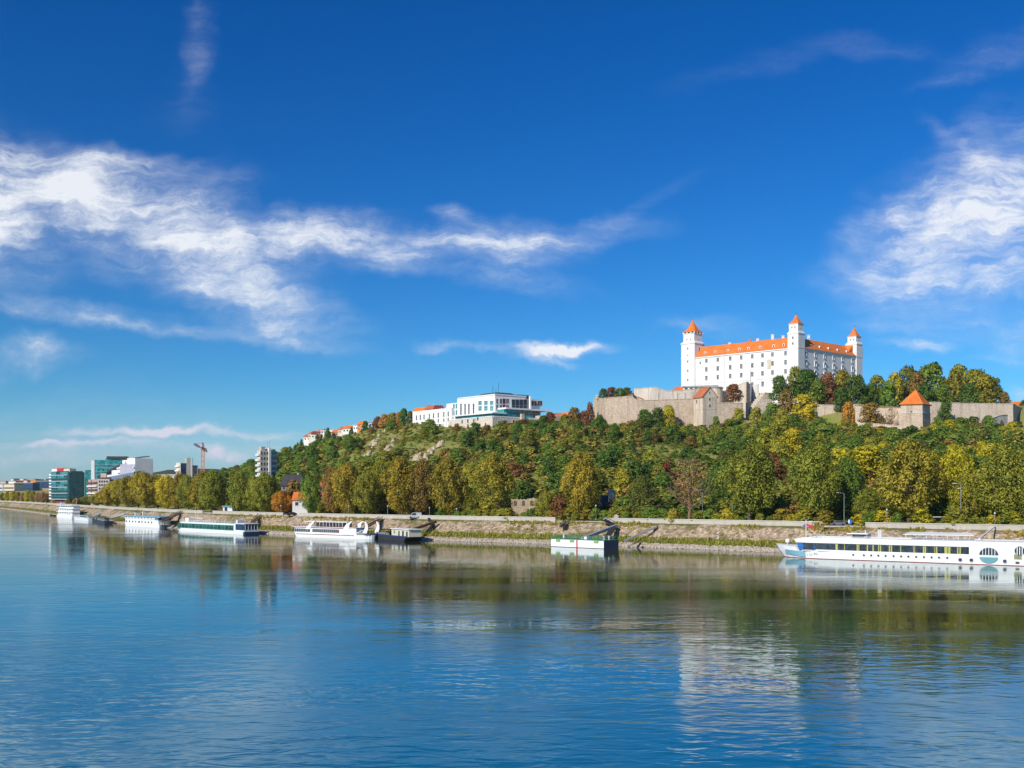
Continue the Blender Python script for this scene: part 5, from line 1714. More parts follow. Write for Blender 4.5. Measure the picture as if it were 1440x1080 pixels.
# superstructure with window band between hull and sun deck
b = MB()
b.box(xb, SL, .22, SB - .22, 2.0, 2.12)
b.box(xb + 18, SL, .08, SB - .08, 1.95, 2.25)
s.part('deck', WHITE2, b)
x1 = s.x(1362)
bandz0, bandz1 = 2.1, 3.95
b = MB()
b.box(xb + .6, x1 - 1.0, .30, SB - .30, bandz0, bandz1)
s.part('saloon', WHITE2, b)
b = MB()
n = 10
prof = [(xb + .3, bandz0 + .1)] + [(x1 - .9 + .9 * math.sin(math.pi * k / n), (bandz0 + bandz1) / 2 - (bandz1 - bandz0 - .2) / 2 * math.cos(math.pi * k / n)) for k in range(n + 1)] + [(xb + .3, bandz1 - .1)]
b.loft([[(x, .24, z) for x, z in prof], [(x, .34, z) for x, z in prof]])
band = s.part('window_band', GLASS, b)
for px, w in ((1176.5, .9), (1187, .35), (1205.3, .5), (1207.5, .3), (1219.5, .4), (1227.5, .4), (1235.3, .35), (1238, .35), (1250.5, .4), (1253.3, .4), (1266.5, .4), (1285.4, .5), (1298.5, .4), (1301, .4), (1314, .4), (1317, .4), (1330, .9), (1334.6, .7), (1346.6, .4), (1350, .4)):
    x = s.x(px)
    s.part('curtain', YELLOW, MB().box(x - w * .36, x + w * .36, .19, .25, bandz0 + .14, bandz1 - .14), band)
b = MB()
for k in range(1, 26):
    x = xb + (x1 - xb) * k / 26
    b.box(x - .05, x + .05, .17, .25, bandz0 + .1, bandz1 - .1)
s.part('mullion', DARK, b, band)
# white upper band and after house
b = MB()
b.add([(xb - 1.6, .6, 3.95), (xb + 1.0, .05, 3.95), (SL, .05, 3.95), (SL, SB - .05, 3.95), (xb + 1, SB - .05, 3.95), (xb - 1.6, SB - .6, 3.95),
       (xb - 2.3, 1.2, 4.75), (xb + .6, .0, top), (SL, 0, top), (SL, SB, top), (xb + .6, SB, top), (xb - 2.3, SB - 1.2, 4.75)],
      [(0, 1, 7, 6), (1, 2, 8, 7), (2, 3, 9, 8), (3, 4, 10, 9), (4, 5, 11, 10), (5, 0, 6, 11), (6, 7, 8, 9, 10, 11), (5, 4, 3, 2, 1, 0)])
s.part('upper_deck', WHITE2, b)
b = MB()
b.box(x1 + .1, SL, .02, SB - .02, 2.1, 3.97)
s.part('after_house', WHITE2, b)
# blue corner panel at the fore end of the saloon
b = MB().add([(xb - 1.0, .75, 2.1), (xb + 3.2, .2, 2.1), (xb + 3.0, .2, 3.95), (xb - 1.5, .75, 3.95), (xb - 1.0, 2, 2.1), (xb + 3.2, 2, 2.1), (xb + 3.0, 2, 3.95), (xb - 1.5, 2, 3.95)],
             [(0, 1, 2, 3), (5, 4, 7, 6), (1, 5, 6, 2), (4, 0, 3, 7), (3, 2, 6, 7), (4, 5, 1, 0)])
s.part('fore_panel', mat('bright_blue_paint', (.03, .13, .42), .4), b)
b = MB().box(xb - .6, xb + .5, .8, SB - .8, 2.0, 3.95)
s.part('fore_windows', GLASS, b)
# sky-blue bow patch following the hull side
ra = [q_ for q_ in hull_ring(SL, SB, 0, 13.0, 0, 1.95, 24, .10) if q_[1] <= SB / 2][:25]
rb_ = [q_ for q_ in hull_ring(SL, SB, 0, 13.0, 0, 2.9, 24, .02) if q_[1] <= SB / 2][:25]
xs_ = np.linspace(.3, s.x(1131), 14)
ya = np.interp(xs_, [q_[0] for q_ in ra], [q_[1] for q_ in ra])
yb_ = np.interp(xs_, [q_[0] for q_ in rb_], [q_[1] for q_ in rb_])
vs = [(x, y - .14, .42 + .5 * max(0, 1 - x / 5)) for x, y in zip(xs_, ya)] + [(x, y - .16, 1.5 + .55 * max(0, 1 - x / 16) ** 2) for x, y in zip(xs_, yb_)]
b = MB()
b.add(vs, [(i, i + 1, 15 + i, 14 + i) for i in range(13)])
s.part('bow_patch', HBLUE, b, ship_hull)
# faint grey lettering: a raised row of strokes, unreadable at this size in the photograph
b = MB()
xx = s.x(1133.5)
for i, seq in enumerate(('|', 'L', '|', 'F', 'L')):
    x = xx + i * .62
    b.box(x, x + .12, -.03, .05, 1.15, 1.65)
    if seq in 'LF':
        b.box(x + .12, x + .4, -.03, .05, 1.15 if seq == 'L' else 1.53, 1.27 if seq == 'L' else 1.65)
    if seq == 'F':
        b.box(x + .12, x + .34, -.03, .05, 1.36, 1.46)
s.part('lettering', LGREY, b, ship_hull)


def disc(x, z, r, y=-.03, seg=14, t=.08):
    return [[(x + r * math.cos(2 * math.pi * k / seg), yy, z + r * math.sin(2 * math.pi * k / seg)) for k in range(seg)] for yy in (y, y + t)]


for px in (1199.8, 1214.8, 1225, 1235.2, 1245.5, 1256.5, 1267.2, 1277.3, 1288.3, 1299.3, 1310, 1320.5, 1332):
    ph = s.part('porthole', LGREY, MB().loft(disc(s.x(px), 1.32, .30)))
    s.part('pane', BLACK, MB().loft(disc(s.x(px), 1.32, .22, -.06)), ph)
for px in (1350.3, 1366, 1413):
    ph = s.part('round_window', LGREY, MB().loft(disc(s.x(px), .98, .47)))
    s.part('pane', GLASS, MB().loft(disc(s.x(px), .98, .38, -.06)), ph)
xa = s.x(1390.5)
arc = [(xa + 1.95 * math.cos(math.pi * k / 12), 2.25 + 1.65 * math.sin(math.pi * k / 12)) for k in range(13)]
aw = s.part('arched_window', LGREY, MB().loft([[(xa + (x - xa) * 1.07, -.04, 2.15 + (z - 2.15) * 1.06) for x, z in arc], [(xa + (x - xa) * 1.07, .05, 2.15 + (z - 2.15) * 1.06) for x, z in arc]]))
s.part('pane', GLASS, MB().loft([[(x, -.08, z) for x, z in arc], [(x, .04, z) for x, z in arc]]), aw)
b = MB()
for k in (-.66, -.33, 0, .33, .66):
    b.box(xa + 1.9 * k - .06, xa + 1.9 * k + .06, -.12, -.06, 2.25, 2.25 + 1.6 * math.sqrt(1 - k * k))
s.part('mullion', WHITE2, b, aw)
arc = [(xa + 1.95 * math.cos(math.pi * k / 12), 1.75 - 1.35 * math.sin(math.pi * k / 12)) for k in range(13)]
s.part('teal_panel', mat('teal_paint', (.12, .29, .33), .4), MB().loft([[(x, -.06, z) for x, z in arc], [(x, .04, z) for x, z in arc]]))
xa = s.x(1434)
ph = s.part('large_round_window', LGREY, MB().loft(disc(xa, 3.35, 1.2)))
s.part('pane', GLASS, MB().loft(disc(xa, 3.35, 1.02, -.07)), ph)
b = MB()
for k in (-.5, 0, .5):
    b.box(xa + k - .08, xa + k + .08, -.12, -.06, 2.5, 4.2)
s.part('mullion', WHITE2, b, ph)
s.part('double_door', mat('louvre_olive', (.22, .24, .12), .6), MB().box(s.x(1426), s.x(1430) + .35, -.05, .05, 1.5, 2.6).box(s.x(1431.5), s.x(1435.5) + .2, -.05, .05, 1.5, 2.6))
s.part('hatch', DARK, MB().box(s.x(1428), s.x(1433.5), -.05, .05, .55, .95))
s.part('rubbing_strake', LGREY, MB().box(s.x(1150), s.x(1167), -.05, .1, 1.88, 2.0).box(x1, SL, -.03, .05, 1.98, 2.04))
# sun deck gear
x0, x1_ = s.x(1192), s.x(1214)
wh = s.part('wheelhouse', GREY, MB().box(x0, x1_, 3.6, 7.6, top, top + .95))
s.part('pane', GLASS, MB().box(x0 + .25, x1_ - .25, 3.54, 7.66, top + .35, top + .85), wh)
s.part('roof', WHITE2, MB().box(x0 - 1.0, x1_ + .3, 3.1, 8.1, top + .95, top + 1.15), wh)
x0, x1_ = s.x(1262), s.x(1357)
aw = s.part('sun_awning', WHITE2, MB().add([(x0, 6, top + .95), (x1_ + 1, 6, top + 1.0), (x1_, 9.5, top + 1.5), (x0 + 1, 9.5, top + 1.45), (x0, 6, top + 1.05), (x1_ + 1, 6, top + 1.1), (x1_, 9.5, top + 1.6), (x0 + 1, 9.5, top + 1.55)],
                                           [(0, 1, 2, 3), (4, 5, 6, 7), (0, 1, 5, 4), (1, 2, 6, 5), (2, 3, 7, 6), (3, 0, 4, 7)]))
b = MB()
for k in range(7):
    x = x0 + .6 + (x1_ - x0 - .6) * k / 6
    b.bar((x, 6.2, top), (x, 6.2, top + 1.0), .09)
s.part('awning_post', LGREY, b, aw)
for px, h, w in ((1210.5, 1.9, .32), (1229.7, 2.1, .62), (1232.6, 2.0, .5)):
    s.part('funnel', LGREY, MB().lathe((s.x(px), 4.5, top), [(w / 2, 0), (w / 2, h), (w * .3, h + .05)], 10))
s.part('railing', LGREY, rail([(xb + 2, .25, top), (s.x(1190), .25, top)], .75, 1.6))
s.part('railing', LGREY, rail([(s.x(1215), .25, top), (SL - .5, .25, top)], .55, 2.2))
s.part('railing', LGREY, rail([(.3, SB / 2 - 1.6, 2.6), (4, 1.4, 2.4), (xb - 1.5, .5, 2.2)], .7, 1.3))
# flag mast, radar dome, deck gear forward
xm = s.x(1126.5)
mast = s.part('mast', LGREY, MB().tube([(xm, 4.2, 4.6), (xm, 4.2, 9.6)], [.16, .1], 8).bar((xm - 1.4, 4.2, 9.0), (xm + 1.6, 4.2, 9.2), .12).bar((xm - 1.2, 4.2, 7.9), (xm + 1.2, 4.2, 7.9), .10))
b = MB()
fl = [(xm + .1 + k * .28, 4.1 + .12 * math.sin(k * 1.3), 8.6 - .10 * k) for k in range(7)]
b.add(fl + [(p[0], p[1], p[2] - .85) for p in fl], [(k, k + 1, 8 + k, 7 + k) for k in range(6)])
s.part('flag', RED, b, mast)
s.part('signal_flag', mat('flag_blue', (.08, .12, .45), .7), MB().add([(xm - .1, 4.15, 8.4), (xm - .8, 4.1, 8.2), (xm - .8, 4.1, 7.7), (xm - .1, 4.15, 7.9)], [(0, 1, 2, 3)]), mast)
rd = s.part('radar_dome', WHITE2, MB().lathe((s.x(1091) + 1.2, SB / 2, 4.0), [(.02, -.62), (.5, -.4), (.62, 0), (.5, .4), (.02, .62)], 14), None, True)
s.part('dome_post', LGREY, MB().tube([(s.x(1091) + 1.2, SB / 2, 2.7), (s.x(1091) + 1.2, SB / 2, 3.6)], .12, 6), rd)
for x, r in ((4.6, .5), (5.9, .55), (7.4, .35)):
    s.part('winch', WHITE2, MB().lathe((x, 4.4, 2.0), [(r, 0), (r, .9), (r * .6, 1.2), (.05, 1.25)], 10))
s.part('bow_stripe', MAROON, MB().add([(-2.1, SB / 2 - .55, 1.6), (-.6, SB / 2 - 1.7, 1.5), (-.3, SB / 2 - 1.75, 1.1), (-1.5, SB / 2 - .65, .9)], [(0, 1, 2, 3)]))

# --- green and white two-deck cruise boat
g = Boat('passenger_ship', 'green-windowed white two-deck passenger ship with dark blue square stern', 'ship', 245.5, 746.3, 341.5, 751.7)
L, B = g.L, 7.0
hb = g.part('hull', WHITE2, hull(L, B, 1.3, 7.5, 0, 2.2, .3, .25))
z1 = g.z(320, 736.5)
b = MB()
r_ = lambda z, i: hull_ring(L - 6.4, B, z, 8.5, 0, 1.2, 7, i)
b.loft([[(x + .6, y, z) for x, y, z in r_(1.2, .25)], [(x + .6, y, z) for x, y, z in r_(z1, .25)]])
g.part('cabin', WHITE2, b)
for (za, zb, nm) in ((1.05, 2.35, 'lower_window_band'), (z1 - 2.0, z1 - .55, 'upper_window_band')):
    g.part(nm, GLASSG, MB().box(2.6, L - 7.6, .14, .3, za, zb))
b = MB()
for k in range(1, 15):
    x = 3 + (L - 11) * k / 15
    b.box(x - .06, x + .06, .08, .16, 1.05, 2.35).box(x - .06, x + .06, .08, .16, z1 - 2.0, z1 - .55)
g.part('window_post', mat('pale_green_paint', (.28, .42, .36), .5), b)
g.part('stern_saloon', GLASSB, MB().box(L - 6.2, L + .6, .4, B - .4, 1.0, z1 + .05))
b = MB()
b.box(L - 6.6, L + .8, .2, B - .2, z1 + .05, z1 + .3)
b.box(L - 6.4, L - 6.0, .1, B - .1, .9, z1 + .05)
b.box(L - 6.2, L + .7, .2, .4, 1.0, 1.6).box(L + .55, L + .75, .2, B - .2, 1.0, 1.7)
for k in range(5):
    b.box(L + .55, L + .7, .6 + k * (B - 1.6) / 4, .8 + k * (B - 1.6) / 4, 1.7, z1 + .05)
g.part('stern_frame', WHITE2, b)
g.part('stern_hull', NAVY, MB().box(L - .4, L + .9, .3, B - .3, -.3, 1.0))
g.part('sun_deck', LGREY, MB().box(3.5, L - 4, .5, B - .5, z1, z1 + .12))
g.part('railing', WHITE2, rail([(4, .5, z1), (L - 5, .5, z1)], .9, 2.5))
g.part('awning', WHITE2, MB().box(12, 22, 1.5, 6, z1 + 1.7, z1 + 1.85).bar((12.5, 2.5, z1), (12.5, 2.5, z1 + 1.7), .1).bar((21.5, 2.5, z1), (21.5, 2.5, z1 + 1.7), .1))
g.part('deck_cover', GREEN, MB().box(34, 46, 1.5, 6, z1 + .1, z1 + .7))
g.part('wheelhouse', WHITE2, MB().box(6, 9, 2, 5.4, z1, z1 + 1.6))
g.part('mast', LGREY, MB().bar((9.5, 5, z1), (9.5, 5, z1 + 5.2), .2).bar((8.6, 5, z1 + 4), (10.4, 5, z1 + 4), .14))
g.part('funnel', LGREY, MB().box(L - 9, L - 7.6, 2, 5, z1, z1 + 1.6))
for k in range(3):
    g.part('sun_shade', mat('cream_canvas', (.55, .52, .38), .8), MB().box(25 + k * 3, 27 + k * 3, 3, 6, z1 + 1.2, z1 + 1.3).bar((26 + k * 3, 4.5, z1), (26 + k * 3, 4.5, z1 + 1.2), .1))

# --- white excursion boat with swept arches and maroon stripes
e = Boat('excursion_boat', 'white excursion boat with swept arches and maroon stripes', 'boat', 411, 754.6, 517.5, 758.6)
L, B = e.L, 6.4
hb = e.part('hull', WHITE2, hull(L, B, 1.35, 3.0, 8.0, 1.0, .1, .25))
e.part('hull_stripe', MAROON, MB().box(2.4, L - 7, -.03, .2, 1.05, 1.3), hb)
z2 = e.z(450, 742.5)
e.part('main_saloon', WHITE2, MB().box(1.0, e.x(500), .35, B - .35, 1.3, 3.7))
xs = [e.x(p) for p in (411, 435)], [e.x(p) for p in (438.5, 476)]
for a_, c_ in xs:
    wb = e.part('window_band', GLASS, MB().box(a_, c_, .26, .4, 1.95, 3.15))
    b = MB()
    k = a_ + .95
    while k < c_ - .3:
        b.box(k - .06, k + .06, .2, .3, 1.95, 3.15)
        k += 1.05
    e.part('mullion', WHITE2, b, wb)
e.part('deck_stripe', MAROON, MB().box(.6, e.x(487), .22, .36, 3.5, 3.78))
e.part('upper_deck', WHITE2, MB().box(.3, e.x(498), .1, B - .1, 3.78, 3.95))
b = MB()
b.box(e.x(426), e.x(486), .8, B - .8, 5.75, 5.95)
for px in (427, 433, 440, 447, 452, 456.5, 461, 465.5, 470, 474, 479, 485):
    b.bar((e.x(px), .9, 3.95), (e.x(px), .9, 5.75), .14)
    b.bar((e.x(px), B - .9, 3.95), (e.x(px), B - .9, 5.75), .14)
e.part('canopy', WHITE2, b)
e.part('upper_saloon', GLASS, MB().box(e.x(441), e.x(480), 1.3, B - 1.3, 4.0, 5.5))
e.part('railing', MAROON, rail([(.6, .3, 3.95), (e.x(496), .3, 3.95)], .75, 1.5, .05))


def arch(bt, pxs, pys, w0, w1, name='arch'):
    """swept fin: follows photo points, both sides of the boat"""
    for y in (.15, B - .45):
        pts = [(bt.x(px), y, bt.z(px, py)) for px, py in zip(pxs, pys)]
        b = MB()
        n = len(pts)
        ring = []
        for i, p in enumerate(pts):
            w = w0 + (w1 - w0) * i / (n - 1)
            ring.append([(p[0] - w / 2, y, p[2]), (p[0] + w / 2, y, p[2]), (p[0] + w / 2, y + .3, p[2]), (p[0] - w / 2, y + .3, p[2])])
        b.loft(ring)
        bt.part(name, WHITE2, b)


arch(e, (432, 434.5, 438.5, 441.5), (744, 739.5, 735.5, 732.5), 2.6, .8)
arch(e, (485, 486.5, 489, 494), (751, 742, 737, 733.2), 3.6, .6)
arch(e, (512, 514.5, 515, 513), (750, 744, 739, 734), 2.2, .5)
e.part('bow_deck', GREY, MB().box(e.x(500), L - 1.5, .8, B - .8, 1.3, 1.5))
e.part('bow_awning', NAVY, MB().box(e.x(491), e.x(510), .8, B - .8, 3.6, 3.8))
b = MB()
for px in (492, 498, 504, 510):
    b.bar((e.x(px), .9, 1.4), (e.x(px), .9, 3.6), .12)
b.bar((e.x(494), .7, 1.4), (e.x(509), .7, 3.2), .25)
e.part('bow_stair', LGREY, b)
e.part('bow_rail', WHITE2, rail([(e.x(490), .4, 1.4), (L - 2.5, .5, 1.4), (L - .6, B / 2 - 1, 1.4)], .8, 1.2))
e.part('flagstaff', RED, MB().bar((.5, B / 2, 1.3), (.2, B / 2, 5.2), .12))

# --- dark work barge with cream cabin
k_ = Boat('work_barge', 'black work barge with a cream deck cabin beside the excursion boat', 'barge', 526, 757.4, 571, 761.5)
L, B = k_.L, 6.4
b = MB()
b.loft([[(0.4, .3, -.4), (L - 3, .3, -.4), (L - 3, B - .3, -.4), (.4, B - .3, -.4)], [(0, 0, 1.4), (L, 0, 1.5), (L, B, 1.5), (0, B, 1.4)]])
k_.part('hull', DARK, b)
k_.part('bulwark', NAVY, MB().box(0, L, -.05, .1, 1.2, 1.75))
x0, x1 = k_.x(547), k_.x(571.5)
cb = k_.part('cabin', CREAM, MB().box(x0, x1, 1.0, B - .8, 1.5, 3.9))
k_.part('cabin_roof', WHITE2, MB().box(x0 - .4, x1 + .5, .6, B - .4, 3.9, 4.12), cb)
for px, w, z0_, z1_, m in ((551, 1.0, 2.4, 3.4, GREEN), (557.5, .9, 1.6, 3.3, BLACK), (563, 1.3, 1.6, 3.4, GLASS), (568.5, 1.2, 1.6, 3.3, GLASS)):
    k_.part('window', m, MB().box(k_.x(px) - w / 2, k_.x(px) + w / 2, .93, 1.05, z0_, z1_), cb)
b = MB()
for i in range(9):
    b.lathe((1.2 + i * .62, 1.2 + .5 * (i % 3), 1.45), [(.22, 0), (.30, .35), (.28, .6)], 8)
k_.part('planter', BROWN, b)
k_.part('canopy', DARK, MB().box(.2, 6.5, .8, B - .8, 3.3, 3.45).bar((.6, 1, 1.5), (.6, 1, 3.3), .1).bar((6.2, 1, 1.5), (6.2, 1, 3.3), .1))
k_.part('railing', LGREY, rail([(.3, .2, 1.5), (x0 - .4, .2, 1.5)], .9, 1.1))


def strut(name, label, cat, pts, r, m, group=None, truss=False):
    """gangway or mooring boom through photo points with their distances"""
    q = [P(px, py, d) for px, py, d in pts]
    t = thing(name, label, cat, tuple(q[0]), 0, group)
    for i in range(len(q) - 1):
        b = MB()
        if truss:
            a, c = q[i], q[i + 1]
            side = (c - a).cross(Vector((0, 0, 1))).normalized() * .7
            for sg in (1, -1):
                b.bar(a + side * sg, c + side * sg, .28)
                b.bar(a + side * sg + Vector((0, 0, 1)), c + side * sg + Vector((0, 0, 1)), .14)
                n = max(2, int((c - a).length / 1.6))
                for k in range(n):
                    p0, p1 = a.lerp(c, k / n), a.lerp(c, (k + 1) / n)
                    b.bar(p0 + side * sg, p1 + side * sg + Vector((0, 0, 1)), .1)
            b.add([a + side, c + side, c - side, a - side], [(0, 1, 2, 3)])
        else:
            b.bar(q[i], q[i + 1], r * 1.1, r)
        b.build('truss' if truss else 'beam', m, t)
    return t


D0 = lambda px, w: ray_d(px, w)
strut('mooring_boom', 'dark twin boom reaching from the black work barge to the bank', 'boom', [(572, 747.5, 342), (613, 733.5, 352)], .85, BROWN)
strut('mooring_prop', 'black prop sloping into the water under the dark twin boom', 'boom', [(592, 757.5, 350), (608, 738.5, 352), (603, 729.5, 356)], .8, DARK)
strut('mooring_prop', 'thin brown prop at the outer end of the dark twin boom', 'boom', [(612, 748, 352), (620, 735, 355)], .3, BROWN)
strut('gangway', 'rusty gangway ramp from the bank behind the excursion boat bow', 'gangway', [(515, 741, 356), (536, 730, 372)], .5, BROWN, None, True)

# --- white and blue landing pontoon
p_ = Boat('landing_pontoon', 'square white landing pontoon with a navy end and green railings', 'pontoon', 775, 768.6, 849, 771.9)
L, B, H_ = p_.L, 7.4, 2.35
p_.part('hull', WHITE2, MB().box(0, L, 0, B, -.4, H_))
p_.part('end_plate', NAVY, MB().box(L, L + .08, .0, B, -.4, H_ + .1))
p_.part('boot_stripe', DARK, MB().box(-.02, L + .1, -.03, .02, -.3, .12))
p_.part('depth_mark', RED, MB().box(p_.x(810.5), p_.x(812.3), -.06, .02, 0.0, H_))
p_.part('deck', GREEN, MB().box(-.1, L + .15, -.12, B + .12, H_, H_ + .15))
for px in (785, 804.5, 838.5):
    x = p_.x(px)
    p_.part('fender', mat('lime_paint', (.20, .36, .10), .6), MB().box(x - .8, x + .8, -.14, 0, H_ - .75, H_ + .1))
p_.part('railing', GREEN, rail([(.2, .2, H_ + .1), (L - .2, .2, H_ + .1), (L - .2, B - .2, H_ + .1)], 1.0, 1.2, .05))
p_.part('railing', GREEN, rail([(.2, .2, H_ + .1), (.2, B - .2, H_ + .1), (L - .2, B - .2, H_ + .1)], 1.0, 1.4, .05))
for x, y in ((L - .8, 1.2), (L - 2.0, 5.5), (1.0, 5)):
    p_.part('bollard', WHITE2, MB().lathe((x, y, H_ + .1), [(.25, 0), (.25, .9), (.4, .95), (.4, 1.1)], 10))
p_.part('hatch', WHITE2, MB().box(p_.x(815), p_.x(820), 2, 4, H_ + .1, H_ + .9))
dP = p_.f.d(818)
strut('hinged_boom', 'long grey hinged arm rising from the white landing pontoon', 'boom', [(818, 758, dP + 3), (866, 739.5, dP + 16)], .9, GREY)
strut('hinged_boom', 'black strut from the pontoon end up to the grey hinged arm', 'boom', [(852, 758, dP + 5), (863, 741, dP + 16)], 1.15, DARK)
strut('hinged_boom', 'dark braced arm from the parapet down to the grey hinged arm', 'boom', [(848, 730.5, dP + 22), (865, 740, dP + 16)], .7, DARK, None, True)
strut('shore_boom', 'thin grey boom from the navy pontoon end to a shore post', 'boom', [(878, 760.5, dP + 4), (923, 741, dP + 10)], .45, GREY)
strut('shore_post', 'dark raking post on the bank at the end of the thin boom', 'post', [(924, 739.5, dP + 11), (916, 755, dP + 9)], .5, BROWN)
strut('shore_post', 'short dark pile at the waterline below the raking post', 'post', [(901, 763.5, dP + 2), (896.5, 769.5, dP + 1)], .4, DARK)
# stone steps recess with a ramp behind the pontoon
strut('shore_ramp', 'dark stair ramp in the quay left of the hinged arms', 'ramp', [(790, 741, 322), (800, 733, 330)], 1.4, DARK, None, True)

# --- houseboat
h_ = Boat('houseboat', 'white two-storey houseboat with pale roof and navy open end', 'houseboat', 174.5, 739.3, 224, 742.3)
L, B = h_.L, 6.4
h_.part('hull', WHITE2, hull(L, B, 1.5, 1.5, 0, .5, 0, .2))
z1 = h_.z(200, 727)
h_.part('cabin', WHITE2, MB().box(.5, L - 2, .4, B, 1.4, z1))
h_.part('roof', HBLUE, MB().box(-.6, L + 1, -.3, B + .4, z1, z1 + .5))
h_.part('upper_band', WHITE2, MB().box(.4, L - 6, .25, B, 3.9, z1 - .05))
for i in range(9):
    x = 1.6 + i * (L - 8) / 9
    h_.part('window', MAROON if i in (3, 4, 5) else GLASS, MB().box(x, x + (1.2 if i not in (4,) else 2.0), .3, .45, 1.9, 2.75))
    h_.part('upper_window', MAROON if i in (3, 6) else GLASS, MB().box(x, x + .9, .18, .3, 4.1, 4.8))
h_.part('open_end', NAVY, MB().box(L - 5.5, L - 1, .2, B, 3.6, z1 - .02))
h_.part('end_deck', NAVY, MB().box(L - 1, L + 3.0, 1.0, B - 1, 4.2, z1 + .1).bar((L + 2.7, 1.4, 1.2), (L + 2.7, 1.4, 4.2), .2).bar((L + 1, 1.2, 1.2), (L + 1, 1.2, 4.2), .2))
h_.part('end_pontoon', DARK, MB().box(L, L + 3.6, 1.0, B - 2, -.3, 1.2))
h_.part('railing', WHITE2, rail([(.2, .2, 3.5), (L - 2, .2, 3.5)], .8, 1.8))
for x, w, hh in ((6, .7, 1.4), (13.5, 1.2, 1.2), (15.5, .6, 2.0)):
    h_.part('vent', WHITE2 if w < 1 else RED, MB().box(x, x + w, 3, 4, z1 + .5, z1 + .5 + hh))

# --- white four-deck floating hotel at the far left
q_ = Boat('floating_hotel', 'white stacked-deck floating hotel moored before the dark glass office', 'boat', 80, 727.6, 101, 729.2)
L, B = q_.L, 5.0
q_.part('hull', WHITE2, MB().box(0, L, 0, B, -.3, 1.6))
for i, (z0_, z1_, a_) in enumerate(((1.6, 4.0, .3), (4.0, 6.4, .5), (6.4, 8.4, 1.0))):
    q_.part('deck_house', WHITE2, MB().box(a_ + .3, L - a_ * .4, a_, B, z0_, z1_))
    for k in range(6):
        x = 1.8 + k * (L - 2.6) / 6
        q_.part('window', GLASSB, MB().box(x, x + .85, a_ - .1, a_ + .1, z0_ + .8, z1_ - .5))
    q_.part('deck_slab', WHITE2, MB().box(-.5, L + .3, -.4, B, z1_ - .15, z1_ + .12))
q_.part('roof_house', LGREY, MB().box(2, 4.5, 1.5, 4, 8.5, 10.2))
q_.part('railing', WHITE2, rail([(0, 0, 8.5), (L, 0, 8.5)], .9, 1.3))
q_.part('mast', LGREY, MB().bar((L - .8, 3, 8.4), (L - .8, 3, 13.5), .22))

# --- two small boats between them
for (nm, lab, pa, ya, pb, yb, hm, cm) in (('motor_boat', 'small white motor boat moored beside the floating hotel', 103, 730.8, 124, 733.2, WHITE2, LGREY), ('work_boat', 'small black work boat moored right of the white motor boat', 128.5, 733.6, 147, 737.0, DARK, GREY)):
    m_ = Boat(nm, lab, 'boat', pa, ya, pb, yb)
    L, B = m_.L, 4.2
    m_.part('hull', hm, hull(L, B, 1.5, 3.0, 0, 1.0, .4, .3))
    m_.part('cabin', cm, MB().box(L * .35, L * .85, .8, B - .8, 1.5, 3.0))
    m_.part('cabin_window', GLASS, MB().box(L * .38, L * .82, .72, .85, 2.0, 2.7))
    m_.part('roof', HBLUE if hm == WHITE2 else NAVY, MB().box(L * .32, L * .9, .5, B - .5, 3.0, 3.2))
    m_.part('deck_rail', LGREY, rail([(L * .05, 1.6, 1.6), (L * .3, .4, 1.5)], .6, 1.0))
rb = Boat('rowing_boat', 'tiny dark rowing boat on the shore left of the floating hotel', 'boat', 69.5, 724.9, 75, 725.6)
rb.part('hull', DARK, hull(rb.L, 1.8, .7, 1.2, 0, .4, .2, .3))
rb.part('thwart', BROWN, MB().box(rb.L * .5, rb.L * .56, .2, 1.6, .7, .76))
for pts, lab in ((((101, 723, 655), (137, 715.5, 700)), 'dark gangway from the floating hotel up to the parapet'), (((124, 728.5, 590), (152, 717.5, 640)), 'pale sloping pier from the small boats to the bank'),
                 (((148, 731, 560), (176, 723.5, 535)), 'thin pale gangway left of the houseboat'), (((230, 733, 462), (256, 720.5, 492)), 'dark gangway from the houseboat end up to the parapet'), (((355, 735, 410), (367, 724, 432)), 'brown gangway behind the passenger ship stern')):
    strut('gangway', lab, 'gangway', list(pts), .4, LGREY if 'pale' in lab else BROWN, None, True)

# ------------------------------------------------------------------ parapet, lamps, signs, vehicles
def on_bank(px, w):
    d = ray_d(px, w)
    return Vector(((px - CX) / F * d, d)), d


PAR = [(-60, 66, 'pale parapet wall far away beyond the floating hotel'), (66, 289, 'pale parapet wall from the floating hotel to the kiosk gap'), (296, 404, 'pale parapet wall behind the passenger ship'), (414, 786, 'long pale parapet wall from the dark car to the pontoon stairs'),
       (846, 1162, 'long pale parapet wall from the hinged arms to the quay gap'), (1202, 2000, 'pale parapet wall with joints behind the cruise ship')]
for (pa, pb, lab) in PAR:
    sel = []
    for i in range(len(BANK)):
        p = BANK[i] + BN[i] * 13.0
        px = p[0] / p[1] * F + CX
        if p[1] > 0 and pa <= px <= pb:
            sel.append(i)
    base = BANK[sel[0]] + BN[sel[0]] * 13.0
    t = thing('parapet_wall', lab, 'wall', (base[0], base[1], 7.0), 0, 'parapet walls along the quay')
    for nm, w0, w1, z0_, z1_, m in (('wall', 12.75, 13.25, 6.6, 8.15, CONC), ('coping', 12.62, 13.38, 8.15, 8.35, mat('coping_stone', (.54, .50, .43), .85, .12))):
        b = MB()
        rings = []
        for i in sel:
            a, c = BANK[i] + BN[i] * w0, BANK[i] + BN[i] * w1
            rings.append([(a[0], a[1], z0_), (a[0], a[1], z1_), (c[0], c[1], z1_), (c[0], c[1], z0_)])
        b.loft(rings)
        b.build(nm, m, t)
g_ = thing('quay_gate', 'stone pier block at the end of the parapet beside the hinged arms', 'pier', (*on_bank(866, 13)[0], 7.1))
q, d = on_bank(866.5, 13)
